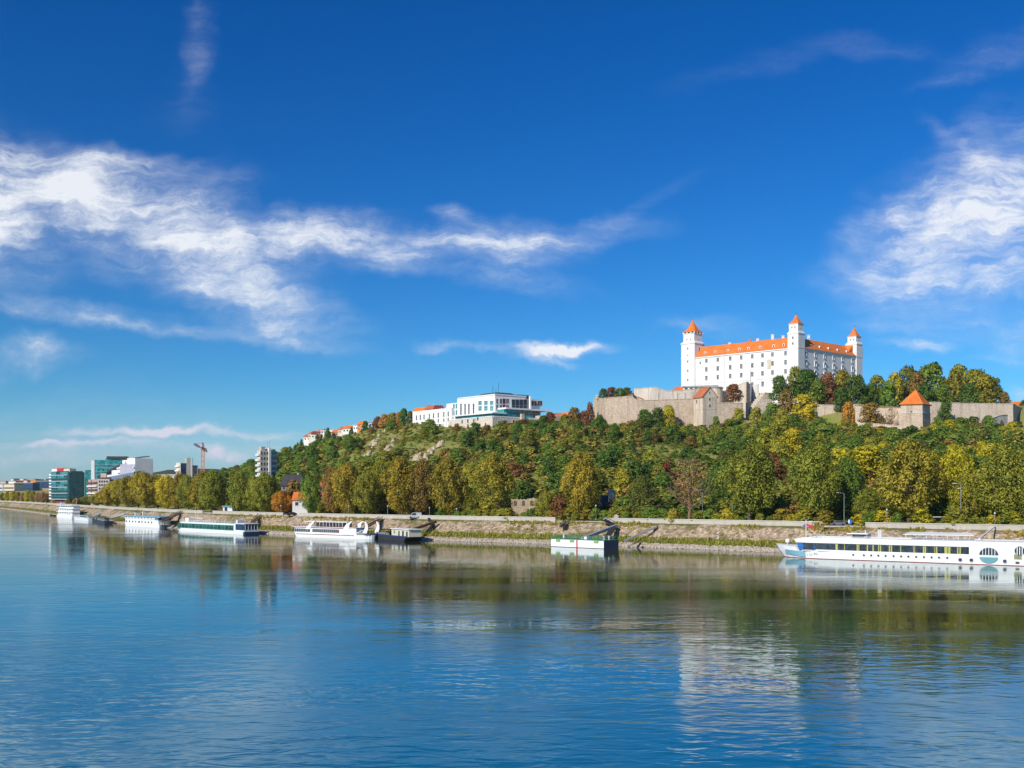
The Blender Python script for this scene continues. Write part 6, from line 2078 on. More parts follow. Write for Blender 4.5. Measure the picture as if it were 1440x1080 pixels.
MB().box(q.x - .7, q.x + .7, q.y - .3, q.y + .8, 7, 9.0).build('pillar', CONC, g_)
MB().add([(q.x - .8, q.y - .4, 9), (q.x + .8, q.y - .4, 9), (q.x + .8, q.y + .9, 9), (q.x - .8, q.y + .9, 9), (q.x, q.y + .2, 9.6)], [(0, 1, 4), (1, 2, 4), (2, 3, 4), (3, 0, 4), (3, 2, 1, 0)]).build('cap', CONC, g_)
# concrete ribs and stairs set in the rubble slope
for px, lab in ((694, 'faint diagonal concrete rib in the rubble slope'), (1008, 'diagonal weedy concrete rib right of the thin boom'), (925, 'diagonal concrete edge left of the raking post'), (836, 'concrete stair flank under the hinged arms'), (232, 'concrete rib in the bank behind the houseboat'), (86, 'pale concrete slip beside the floating hotel')):
    a, c = on_bank(px, 5.2)[0], on_bank(px + 9, 12.3)[0]
    t = thing('slope_rib', lab, 'stair flank', (a.x, a.y, 2.2), 0, 'concrete ribs in the quay slope')
    MB().bar((a.x, a.y, 2.2), (c.x, c.y, 6.95), .55 if px != 86 else 3.0, .35).build('kerb', CONC, t)


def street_lamp(px, w, py_top, label, double=False):
    q, d = on_bank(px, w)
    zt = zpy(py_top, d)
    t = thing('street_lamp', label, 'lamp', (q.x, q.y, PROM_Z), 0, 'lamps along the promenade')
    MB().tube([(q.x, q.y, PROM_Z), (q.x, q.y, PROM_Z + .8), (q.x, q.y, zt)], [.14, .09, .06], 6).build('pole', GREY, t)
    if zt - PROM_Z > 7:
        MB().bar((q.x, q.y, zt), (q.x - 1.6, q.y - .4, zt + .25), .09).build('arm', GREY, t)
        MB().box(q.x - 2.3, q.x - 1.4, q.y - .6, q.y - .2, zt + .15, zt + .33).build('lamp_head', LGREY, t)
    else:
        MB().lathe((q.x, q.y, zt), [(.06, 0), (.2, .1), (.22, .3), (.08, .5)], 8).build('lamp_head', mat('opal_glass', (.62, .68, .66), .4), t)


for (px, w, y, lab) in ((642, 15, 716.5, 'short globe lamp by the parapet under the olive trees'), (604, 15, 715, 'short globe lamp beside the tree trunk above the twin boom'), (745, 15, 716, 'short lamp in the shade below the arched ruin'), (910, 15, 718.5, 'short pale globe lamp right of the hinged arms'),
                       (988, 20, 690, 'tall slim lamp post right of the bare brown tree'), (1029.5, 22, 701, 'tall lamp post under the broad olive crown'), (1187, 17, 694, 'tall lamp post beside the blue road sign'), (1351, 18, 681, 'tall grey lamp post between yellow trees'), (1357.5, 24, 688, 'thinner second post right of the tall grey lamp post'),
                       (1399, 15, 723, 'short lamp with a white globe behind the cruise ship'), (1417, 15, 723.5, 'short dark-topped lamp post at the boarding pole'), (1247, 15, 718, 'slim short lamp before the yellow shrubs'), (395, 15, 712, 'short lamp post before the villa'), (545, 15, 712.5, 'short lamp post in shade between dark trees'), (490, 15, 712, 'short lamp post by the orange tree trunk'), (275, 15, 709.5, 'short lamp post left of the kiosk'), (838, 15, 712, 'short angled lamp beside the big trunk')):
    street_lamp(px, w, y, lab)
q, d = on_bank(1195, 14.2)
t = thing('road_sign', 'round blue road sign at the gap in the parapet', 'sign', (q.x, q.y, PROM_Z))
MB().tube([(q.x, q.y, PROM_Z), (q.x, q.y, PROM_Z + 2.0)], .05, 6).build('pole', GREY, t)
MB().loft([[(q.x + .62 * math.cos(k * math.pi / 8), y, PROM_Z + 1.25 + .72 * math.sin(k * math.pi / 8)) for k in range(16)] for y in (q.y - .1, q.y - .04)]).build('sign_plate', mat('sign_blue', (.02, .16, .55), .4), t)
MB().loft([[(q.x - .28 + .22 * math.cos(k * math.pi / 8), y, PROM_Z + 1.25 + .58 * math.sin(k * math.pi / 8)) for k in range(16)] for y in (q.y - .13, q.y - .1)]).build('sign_mark', WHITE2, t)
pole = strut('boarding_pole', 'white slanting boarding pole rising from the cruise ship deck to the quay', 'pole', [(1377, 757.5, 233), (1418, 725.5, 268)], .28, WHITE2)


def car(px, w, ang, body, label, van=False):
    q, d = on_bank(px, w)
    t = thing('parked_van' if van else 'parked_car', label, 'van' if van else 'car', (q.x, q.y, PROM_Z), ang, None, world=False)
    L_, B_ = (5.0, 1.9) if van else (4.3, 1.75)
    prof = [(-L_ / 2, .35), (-L_ / 2, .95), (-L_ * .30, 1.05), (-L_ * .16, 2.1), (L_ * .47, 2.15), (L_ / 2, 1.1), (L_ / 2, .35)] if van else \
           [(-L_ / 2, .3), (-L_ / 2, .72), (-L_ * .26, .92), (-L_ * .10, 1.42), (L_ * .22, 1.45), (L_ * .40, 1.0), (L_ / 2, .92), (L_ / 2, .3)]
    MB().loft([[(x, y, z) for x, z in prof] for y in (-B_ / 2, B_ / 2)]).build('body', body, t)
    wp = [(-L_ * .22, 1.0), (-L_ * .11, 1.36), (L_ * .21, 1.38), (L_ * .34, 1.0)] if not van else [(-L_ * .26, 1.2), (-L_ * .15, 1.95), (L_ * .1, 1.95), (L_ * .1, 1.2)]
    for sd in (-1, 1):
        y = sd * (B_ / 2 + .01)
        MB().loft([[(x, y, z) for x, z in wp], [(x, y + sd * .01, z) for x, z in wp]]).build('window', GLASS, t)
    for x in (-L_ * .30, L_ * .30):
        for sd in (-1, 1):
            y = sd * B_ / 2
            MB().loft([[(x + .33 * math.cos(k * math.pi / 7), yy, .33 + .33 * math.sin(k * math.pi / 7)) for k in range(14)] for yy in (y - .12, y + .03)]).build('wheel', BLACK, t)
    for sd in (-1, 1):
        MB().box(-L_ / 2 - .03, -L_ / 2, sd * .6 - .15, sd * .6 + .15, .6, .78).build('headlight', WHITE2, t)
    return t


car(410, 12.2, .5, DARK, 'dark car parked in the gap of the parapet below the villa')
car(1177, 15.5, .12, mat('grey_car_paint', (.16, .17, .19), .35), 'grey car stopped at the quay gap beside the blue sign')
car(583, 11.8, .15, mat('silver_paint', (.45, .48, .50), .35), 'silver van standing on the quay edge above the twin boom', True)
q, d = on_bank(1183, 11.5)
t = thing('quay_platform', 'dark timber landing platform under the quay gap', 'platform', (q.x, q.y, 6.0))
f = Face((q.x - 4.5, q.y + 1), (q.x + 4.5, q.y - 1.4))
MB().box(0, f.L, 0, 3, 6.6, 7.0, 0, f.fr()).build('deck', BROWN, t)
MB().box(0, f.L, -.1, 0, 6.95, 7.3, 0, f.fr()).build('edge_beam', CONC, t)
for i in range(4):
    MB().box(i * f.L / 3.2, i * f.L / 3.2 + .3, .3, .6, 4.6, 6.6, 0, f.fr()).build('pile', DARK, t)
# timber bench seat and rail at the shaded promenade
q, d = on_bank(1318, 21)
t = thing('bus_shelter', 'small brown framed shelter among shrubs behind the parapet', 'shelter', (q.x, q.y, PROM_Z))
MB().box(q.x - 1.7, q.x + 2.2, q.y - .8, q.y + .8, PROM_Z + 2.6, PROM_Z + 2.8).build('roof', LGREY, t)
for x in (-1.5, 2.0):
    MB().bar((q.x + x, q.y, PROM_Z), (q.x + x, q.y, PROM_Z + 2.6), .14).build('post', BROWN, t)
MB().box(q.x - 1.5, q.x + 2.0, q.y + .7, q.y + .76, PROM_Z + .4, PROM_Z + 2.3).build('back_panel', BROWN, t)
# ------------------------------------------------------------------ trees of the promenade
def avenue(px, top, width, colour, label, kind='avenue', w=19.0, foot=None, group='trees along the promenade'):
    q, d = on_bank(px, w)
    zt = zpy(top, d)
    return tree(kind, q.x, q.y, PROM_Z, zt - PROM_Z, width / F * d, colour, label, group, 'promenade_tree')


AV = [  # column, top row, width, colour, kind, offset, words
    (121, 699, 22, 'olive green', 'avenue', 24, 'small olive tree before the cream apartment balconies'), (137, 695, 22, 'olive green', 'avenue', 22, 'low olive tree at the left end of the golden grove'),
    (151, 687, 26, 'olive gold', 'avenue', 20, 'second tree of the golden grove, below the sloping glass roof'), (165, 676, 30, 'golden yellow', 'avenue', 26, 'tall yellow tree leading the golden grove'),
    (180, 672, 30, 'olive gold', 'avenue', 22, 'tall golden-olive tree below the white apartment terraces'), (195, 669, 30, 'golden yellow', 'avenue', 28, 'yellow tree under the shaded apartment side wall'),
    (206, 667, 32, 'olive gold', 'avenue', 20, 'tallest tree of the golden grove'), (222, 671, 28, 'olive gold', 'avenue', 26, 'golden-olive tree in front of the long white hall'),
    (236, 672, 30, 'golden yellow', 'avenue', 20, 'golden tree right of the long white hall'), (251, 669, 30, 'olive gold', 'avenue', 24, 'olive-gold tree below the blue glass tower'),
    (266, 672, 28, 'olive green', 'avenue', 19, 'green-olive tree below the unfinished tower'), (281, 667, 32, 'olive gold', 'avenue', 22, 'golden-olive tree at the foot of the crane'),
    (298, 666, 36, 'olive green', 'avenue', 18, 'broad olive tree just right of the crane'), (312, 678, 26, 'dark olive', 'avenue', 30, 'dark olive tree behind the kiosk'),
    (340, 668, 34, 'olive green', 'avenue', 19, 'full olive tree right of the kiosk'), (356, 674, 26, 'olive green', 'avenue', 22, 'olive tree left of the beige apartment tower foot'),
    (372, 669, 36, 'olive green', 'avenue', 20, 'green-olive tree under the beige apartment tower'), (396, 692, 34, 'orange', 'wide', 18, 'low round orange-gold tree before the dark-roofed villa'),
    (414, 677, 26, 'olive brown', 'round', 24, 'brownish tree against the dark-roofed villa'), (438, 670, 27, 'green', 'avenue', 18, 'tall narrow dark green tree left of the orange house'),
    (470, 662, 34, 'olive brown', 'avenue', 21, 'brownish olive tree right of the orange house'), (490, 657, 40, 'olive gold', 'avenue', 19, 'broad gold-brown tree above the excursion boat bow'),
    (517, 668, 34, 'olive green', 'avenue', 18, 'green tree leaning over the excursion boat bow'), (535, 655, 34, 'olive green', 'avenue', 28, 'tall olive tree behind the work barge cabin'),
    (563, 649, 44, 'olive gold', 'avenue', 19, 'large golden-olive tree above the cream barge cabin'), (592, 652, 36, 'olive brown', 'avenue', 24, 'brown-olive tree above the twin boom'),
    (612, 662, 30, 'dark green', 'avenue', 30, 'dark green tree in shade right of the twin boom tree'), (633, 651, 46, 'olive gold', 'avenue', 18, 'broad gold-olive tree on a straight trunk right of the boom'),
    (690, 645, 52, 'olive gold', 'avenue', 19, 'tall gold-olive tree left of the arched ruin'), (662, 693, 26, 'olive green', 'avenue', 22, 'low olive tree beside the tall gold-olive tree'),
    (768, 693, 26, 'olive green', 'avenue', 20, 'small olive tree at the right end of the arched ruin'), (787, 698, 22, 'rusty brown', 'slim', 17, 'small rusty-brown tree by the parapet left of the big trunk'),
    (817, 640, 58, 'olive gold', 'wide', 18, 'big spreading gold-olive tree above the white pontoon'), (897, 674, 36, 'dark olive', 'avenue', 30, 'dark tree right of the slim ruined tower'),
    (969, 644, 66, 'dry brown', 'sparse', 17, 'half-bare brown tree with open dark branches'), (936, 657, 13, 'dark red', 'slim', 80, 'slim dark-red tree left of the half-bare brown tree'),
    (1053, 628, 82, 'olive green', 'wide', 18, 'huge round olive tree right of the half-bare tree'), (1147, 629, 76, 'olive green', 'wide', 18, 'wide olive tree above the bow of the cruise ship'),
    (1278, 626, 90, 'olive gold', 'wide', 20, 'widest gold-olive tree below the orange-roofed watchtower'), (1221, 690, 34, 'olive green', 'avenue', 24, 'low olive tree beside the narrow cream lodge'),
    (1347, 636, 56, 'golden yellow', 'avenue', 34, 'bright yellow tree between the two widest olive trees'), (1362, 668, 40, 'yellow-green', 'avenue', 26, 'lime-green tree under the bright yellow tree'),
    (1408, 633, 86, 'olive green', 'wide', 20, 'dense olive tree above the white boarding pole'), (1452, 650, 60, 'olive green', 'wide', 20, 'olive tree cut by the frame edge behind the ship'),
    (1196, 650, 40, 'green', 'avenue', 36, 'green tree right of the wide olive tree above the bow'), (1011, 668, 30, 'green', 'avenue', 36, 'green tree squeezed left of the huge round olive tree'),
]
for (px, top, wd, colour, kind, w, lab) in AV:
    avenue(px, top, wd * (1.22 if kind in ('wide', 'sparse') else 1.5), colour, lab, kind, w)

# far riverside row at the left edge
for i, (px, top, wd, colour, lab) in enumerate(((4, 694, 9, 'dark olive', 'dark small tree at the frame edge of the far river row'), (10, 692, 11, 'golden yellow', 'yellow far tree at the beginning of the far river row'), (18, 691, 11, 'golden yellow', 'second yellow tree of the far river row'),
                                                (25, 692.5, 10, 'olive gold', 'golden-olive tree of the far river row'), (32, 694, 9, 'dry brown', 'bare brownish tree between yellow ones in the far river row'), (39, 690.5, 12, 'golden yellow', 'tallest yellow tree of the far river row'),
                                                (46, 691.5, 10, 'olive gold', 'golden tree right of the tallest yellow far one'), (53, 694, 10, 'dry brown', 'pale brown tree in the far river row'), (60, 693, 11, 'dry brown', 'brown tree left of the dark glass office'),
                                                (67, 695, 10, 'rusty brown', 'rusty tree at the corner of the dark glass office'), (76, 699, 9, 'dry brown', 'low brown tree under the dark glass office'), (95, 702, 8, 'olive green', 'low green tree under the dark glass office'), (108, 701, 12, 'olive gold', 'gold-green tree right of the dark glass office foot'))):
    q, d = on_bank(px, 17)
    tree('avenue', q.x, q.y, 7.2, zpy(top, d) - 7.2, wd * 1.25 / F * d, colour, lab, 'far trees along the river', 'riverside_tree')

# ------------------------------------------------------------------ shrubs behind the promenade
ORD = ['first', 'second', 'third', 'fourth', 'fifth', 'sixth', 'seventh', 'eighth', 'ninth', 'tenth', 'eleventh', 'twelfth', 'thirteenth', 'fourteenth', 'fifteenth', 'sixteenth']
PLACED = []


def queue(name, kind, x, y, z, h, w, colour, where, group):
    PLACED.append((name, kind, x, y, z, h, w, colour, where, group))


MARKS = [(0, 300, 'left of the kiosk'), (300, 400, 'behind the passenger ship'), (400, 480, 'near the small orange-roofed house'), (480, 545, 'above the excursion boat bow'), (545, 625, 'above the work barge'), (625, 715, 'left of the arched ruin'),
         (715, 800, 'below the arched ruin'), (800, 880, 'around the slim ruined tower'), (880, 960, 'right of the hinged arms'), (960, 1040, 'around the half-bare tree'), (1040, 1120, 'under the huge round olive tree'), (1120, 1210, 'above the cruise ship bow'),
         (1210, 1310, 'above the cruise ship windows'), (1310, 1600, 'by the boarding pole')]
r5 = random.Random(5)
for px in np.arange(305, 1500, 10.5):
    px = float(px) + r5.uniform(-3, 3)
    for w, hh in ((r5.uniform(28, 36), r5.uniform(4.0, 8.0)), (r5.uniform(14.6, 17.0), r5.uniform(2.4, 5.0)) if px > 620 else (0, 0)):
        if not w or (w < 20 and min(abs(px - c_) for c_ in (633, 818, 967, 1053, 1147, 1278)) < 9):
            continue
        q, d = on_bank(px + r5.uniform(-3, 3), w)
        if abs(px - 1190) < 12 and w < 30:
            continue
        where = next(m[2] for m in MARKS if m[0] <= px < m[1])
        colour = r5.choice(['green', 'dark green', 'olive green', 'green', 'olive green', 'olive brown', 'green', 'dark olive'] if w > 20 else ['green', 'olive green', 'yellow-green', 'olive green', 'golden yellow' if px > 980 else 'olive green', 'green', 'olive gold'])
        queue('roadside_shrub', 'shrub', q.x, q.y, PROM_Z - .1, hh, hh * r5.uniform(1.3, 1.9), colour, 'roadside shrub ' + where, 'shrubs along the riverside road')

# ------------------------------------------------------------------ castle park trees and bushes on the walls
PARK = [  # column, top row, foot row, width, distance, colour, kind, words
    (848, 547, 562, 14, 625, 'dark green', 'round', 'dark bush on top of the tan bastion corner'), (860, 545, 562, 18, 625, 'rusty brown', 'round', 'rusty bush on top of the tan bastion'), (872, 546, 562, 16, 622, 'green', 'round', 'green bush on top of the tan bastion'), (882, 545, 560, 16, 625, 'dark olive', 'round', 'olive bush beside the pale bastion end'),
    (832, 570, 610, 12, 606, 'rusty brown', 'slim', 'reddish tree against the tan bastion corner'),
    (1031, 541, 568, 24, 612, 'rusty brown', 'round', 'round brown tree above the curtain wall'), (1096, 529, 565, 24, 630, 'dark green', 'round', 'dark green tree against the castle front wall'), (1108, 548, 580, 24, 612, 'olive brown', 'round', 'brown-olive tree below the castle middle corner'),
    (1118, 520, 562, 22, 636, 'olive green', 'slim', 'tall pale-leaved tree at the castle middle corner'), (1133, 521, 566, 38, 630, 'dark green', 'round', 'broad dark green tree under the castle side front'), (1150, 534, 568, 24, 622, 'green', 'round', 'green tree under the castle side windows'),
    (1131, 557, 584, 38, 596, 'golden yellow', 'round', 'round golden bush glowing below the castle'), (1164, 526, 572, 30, 626, 'rusty brown', 'round', 'rusty red tree under the castle side front'), (1185, 522, 572, 28, 640, 'olive gold', 'round', 'sparse golden tree at the right end of the castle'), (1203, 528, 572, 34, 630, 'dark green', 'round', 'dark green tree right of the castle'),
    (1182, 545, 572, 22, 612, 'dark green', 'round', 'low dark tree between rusty and green castle trees'), (1193, 566, 592, 20, 590, 'orange', 'round', 'small orange-gold bush before the pink wall'), (1225, 568, 595, 30, 574, 'olive brown', 'round', 'brown-gold round tree on the crenellated wall'),
    (1253, 574, 600, 20, 566, 'dry brown', 'sparse', 'bare twiggy tree left of the orange-roofed watchtower'), (1232, 529, 574, 28, 640, 'olive green', 'round', 'olive-green tree left of the yellow park tree'), (1258, 527, 572, 26, 634, 'golden yellow', 'slim', 'tall yellow park tree behind the watchtower roof'),
    (1247, 536, 574, 22, 628, 'green', 'round', 'green tree beside the yellow park tree'), (1275, 516, 572, 30, 650, 'dark olive', 'round', 'dark domed tree behind the watchtower roof'), (1291, 524, 572, 26, 635, 'olive brown', 'round', 'brownish tree just behind the watchtower roof tip'),
    (1312, 513, 572, 44, 660, 'green', 'round', 'tallest green park tree right of the watchtower'), (1326, 542, 572, 26, 622, 'green', 'round', 'lower green tree before the tallest park tree'), (1352, 514, 572, 36, 665, 'olive green', 'round', 'olive-topped park tree crowning the high stone wall'),
    (1340, 526, 572, 28, 640, 'olive gold', 'slim', 'golden gap tree between the two tall park trees'), (1371, 521, 572, 36, 645, 'olive green', 'round', 'olive park tree above the high stone wall'), (1386, 527, 572, 32, 640, 'olive gold', 'round', 'gold-green park tree above the wall right half'), (1399, 531, 572, 26, 645, 'dark olive', 'round', 'dark park tree near the wall right end'),
    (1412, 552, 572, 16, 640, 'olive brown', 'round', 'small bare-topped tree at the end of the high wall'), (1440, 563, 580, 14, 640, 'dark green', 'round', 'dark tree before the orange flat-roofed house at frame edge'), (1224, 540, 572, 20, 630, 'dark green', 'round', 'dark tree in the row right of the castle'), (1361, 540, 572, 30, 620, 'dark green', 'round', 'shaded green tree low behind the high wall'), (1300, 540, 572, 26, 622, 'dark green', 'round', 'dark tree hugging the watchtower roof'),
    (1066, 574, 606, 22, 590, 'yellow-green', 'round', 'lime-green tree climbing beside the stone steps'), (1086, 567, 604, 24, 598, 'green', 'round', 'green tree at the top of the stone steps'), (1100, 578, 610, 28, 588, 'yellow-green', 'round', 'lime-green tree below the brown-olive castle tree'),
    (1098, 590, 640, 44, 556, 'yellow-green', 'round', 'big lime-yellow tree on the slope below the castle middle corner'), (1078, 602, 644, 30, 540, 'yellow-green', 'round', 'lime tree left below the big lime-yellow tree'), (1114, 604, 650, 34, 532, 'golden yellow', 'round', 'yellow tree right below the big lime-yellow tree'), (1094, 620, 660, 34, 512, 'yellow-green', 'round', 'lime tree just above the huge round olive tree'),
    (1242, 622, 650, 22, 500, 'golden yellow', 'round', 'yellow tree on the slope under the crenellated wall'), (1340, 624, 655, 26, 490, 'golden yellow', 'round', 'yellow tree on the slope under the ramp wall'), (1378, 621, 645, 18, 500, 'golden yellow', 'round', 'small yellow tree on the slope under the ramp wall top'), (1162, 630, 660, 16, 480, 'golden yellow', 'round', 'small yellow tree above the wide olive tree'),
    (1327, 566, 592, 22, 584, 'dark green', 'round', 'dark bush leaning on the high stone wall by the tower'), (1318, 587, 600, 18, 560, 'green', 'shrub', 'green bush in the shade of the watchtower'), (1352, 588, 600, 26, 568, 'green', 'shrub', 'clipped green bush above the ramp wall'), (1368, 586, 597, 22, 574, 'dark green', 'shrub', 'second clipped bush above the ramp wall'), (1390, 585, 592, 18, 580, 'green', 'shrub', 'low bush at the top of the ramp wall'),
    (1040, 575, 598, 18, 590, 'yellow-green', 'round', 'pale green sapling growing on the curtain wall'), (1007, 586, 602, 12, 585, 'green', 'round', 'small tree at the foot of the curtain wall'), (940, 571, 602, 20, 597, 'golden yellow', 'round', 'yellow tree before the tan bastion wall'), (924, 574, 602, 22, 596, 'dark green', 'round', 'dark tree climbing the tan bastion wall'), (906, 577, 604, 24, 596, 'dark green', 'round', 'dark green tree left against the tan bastion wall'),
]
def slope_d(px, row):
    """distance at which the ground of the slope shows at that row of column px"""
    ds = np.linspace(330, float(np.interp(px, *DR)), 220)
    rows_ = HY - (ground_z((px - CX) / F * ds, ds) - EYE) * F / ds
    return float(ds[int(np.argmin(np.abs(rows_ - row)))])


for (px, top, foot, wd, d, colour, kind, lab) in PARK:
    if foot >= 640:
        d = slope_d(px, foot)
    q = P(px, foot, d)
    zt = zpy(top, d)
    zb = min(q.z, gz(q.x, q.y)) - .5 if foot > 568 else q.z
    tree(kind, q.x, q.y, zb, zt - zb, wd * 1.4 / F * d, colour, lab, 'trees around the castle', 'park_tree', 'tree', kind in ('round', 'slim', 'sparse'))

for (px, top, wd, colour, lab) in ((531, 586, 15, 'rusty brown', 'rusty autumn bush at the upper end of the ridge villas'), (541, 583, 16, 'orange', 'orange autumn bush on the skyline left of the parliament'), (552, 581, 18, 'olive gold', 'gold-green bush on the skyline left of the parliament'), (563, 580, 16, 'orange', 'second orange bush on the skyline left of the parliament'),
                                   (568, 575, 15, 'dark green', 'round dark tree on the skyline left of the parliament'), (577, 579, 12, 'dark olive', 'dark tree touching the parliament low wing end'), (735, 590, 20, 'rusty brown', 'rusty bush under the parliament pier'), (716, 597, 20, 'olive brown', 'brown bush under the parliament podium'), (773, 580, 18, 'rusty brown', 'rusty bush right of the parliament terrace'), (808, 574, 24, 'olive brown', 'brown-green tree between the red roof and the tan bastion'), (822, 578, 20, 'rusty brown', 'rusty tree left of the tan bastion corner')):
    d = float(np.interp(px, *DR)) + (6 if px < 640 else -6)
    q = P(px, top, d)
    zb = gz(q.x, q.y) - .4
    tree('round', q.x, q.y, zb, max(3.0, q.z - zb), wd * 1.3 / F * d, colour, lab, 'bushes on the skyline', 'skyline_tree', 'tree', False)

for (px, py, hh, lab) in ((418.5, 622, 10, 'leftmost dark conifer pair member on the ridge'), (424, 622, 13, 'tall dark conifer at the lower end of the ridge houses'), (446, 616, 11, 'dark conifer beside the maroon roof'), (452, 614, 10, 'dark conifer behind the dark red house'), (461, 612, 14, 'tall conifer behind the white cube'),
                          (470, 610, 8, 'short conifer among the ridge roofs'), (494, 604, 12, 'dark conifer in the middle of the ridge'), (513, 599, 13, 'bushy dark conifer above the orange house'), (524, 597, 8, 'short conifer beside the highest white villa'), (537, 590, 10, 'pointed conifer right of the ridge villas'), (600, 580, 9, 'conifer behind the parliament low wing'), (611, 580, 12, 'taller conifer behind the parliament low wing'), (768, 585, 15, 'dark conifer at the right end of the parliament')):
    d = float(np.interp(px, *DR)) + (28 if px < 560 else 60)
    q = P(px, py, d)
    zb = gz(q.x, q.y) - .5
    hh *= random.uniform(.45, .68)
    tree('conifer', q.x, q.y, zb, hh + max(0, min(q.z - zb, 2.5)), hh * 1.15, 'dark green', lab, 'conifers on the ridge', 'conifer')

# ------------------------------------------------------------------ the wooded slope: single trees
ROWS = ['low on slope', 'mid-slope', 'high on slope']
HM = [(280, 380, 'left of the beige apartment tower'), (380, 440, 'right of the beige apartment tower'), (440, 500, 'below the ridge houses'), (500, 560, 'by the long rock spine'), (560, 630, 'by the parliament rock rib'), (630, 700, 'below the parliament left half'), (700, 770, 'below the parliament right half'),
      (770, 840, 'between parliament and bastion'), (840, 910, 'below the tan bastion'), (910, 980, 'left below the gatehouse'), (980, 1050, 'below the curtain wall'), (1050, 1120, 'below the castle front'), (1120, 1190, 'below the golden castle bush'), (1190, 1260, 'left below the watchtower'), (1260, 1330, 'below the watchtower'), (1330, 1390, 'below the ramp wall'), (1390, 1600, 'below the high wall end')]
LIME = []
for (px_, foot_) in ((1098, 640), (1078, 644), (1114, 650), (1094, 660), (1242, 650), (1340, 655), (1378, 645), (1162, 660)):
    d_ = slope_d(px_, foot_)
    LIME.append(((px_ - CX) / F * d_, d_))
pts = []
r6 = random.Random(21)
tries = 0
while len(pts) < 300 and tries < 60000:
    tries += 1
    u = r6.uniform(285, 1465)
    d0, dr = float(np.interp(u, _tabpx, _tab34)), float(np.interp(u, *DR))
    t = r6.uniform(.03, 1.0) ** .85
    d = d0 + (dr - d0) * t
    if u < 460 and t > .96:
        continue
    x = (u - CX) / F * d
    if 505 < u < 565 and .48 < t < .9 and r6.random() < .75:
        continue
    if 455 < u < 700 and t > .36 and r6.random() < .68:
        continue
    if 895 < u < 1010 and .35 < t < .7 and r6.random() < .75:
        continue
    if any(abs(x - a) < 9 and -22 < d - b < 4 for a, b in LIME):
        continue
    if any(abs(x - a) < 6 and -16 < d - b < 4 for a, b in ROCKS):
        continue
    if any((x - a) ** 2 + (d - b) ** 2 < (9.5 if t > .6 else 12.0) ** 2 for a, b, *_ in pts):
        continue
    pts.append((x, d, u, t))
for (x, d, u, t) in pts:
    warm = 0.0
    c = r6.random()
    if 1040 < u < 1110 and t > .55:
        colour = 'yellow-green' if c < .7 else 'green'
    elif u > 1180 and c < .22:
        colour = 'golden yellow'
    elif 470 < u < 720 and t > .55:
        colour = 'olive brown' if c < .25 else 'olive green' if c < .5 else 'green' if c < .8 else 'dark green'
    else:
        colour = 'dark green' if c < .30 else 'green' if c < .60 else 'olive green' if c < .80 else 'dark olive' if c < .88 else 'yellow-green' if c < .93 else 'olive brown' if c < .97 else 'rusty brown'
    if u < 400:
        colour = 'dark green' if c < .5 else 'dark olive' if c < .75 else 'green'
    near_top = t > .86
    h = r6.uniform(6.5, 11.0) if not near_top else r6.uniform(5.0, 8.0)
    if t < .25:
        h *= 1.35
    kind = 'slim' if r6.random() < .12 else 'round'
    w = h * (r6.uniform(1.0, 1.5) if kind == 'round' else .6)
    q = gz(x, d)
    where = ROWS[0 if t < .34 else 1 if t < .70 else 2] + ' ' + next(m[2] for m in HM if m[0] <= u < m[1])
    queue('hillside_tree', kind, x, d, q - .8, h, w, colour, ('slim tree ' if kind == 'slim' else 'tree ') + where, 'trees on the wooded slope')

# one label each: colour, place, and its turn among those that look alike there
from collections import defaultdict
same = defaultdict(list)
for i, p in enumerate(PLACED):
    same[(p[7], p[8])].append(i)
for key, ids in same.items():
    ids.sort(key=lambda i: PLACED[i][2] / PLACED[i][3])
    for n, i in enumerate(ids):
        name, kind, x, y, z, h, w, colour, where, group = PLACED[i]
        lab = f'{colour} {where}' if len(ids) == 1 else f'{ORD[n]} of {len(ids)} {colour} {where}'
        tree(kind, x, y, z, h, w, colour, lab, group, name, 'shrub' if 'shrub' in name else 'tree', False)

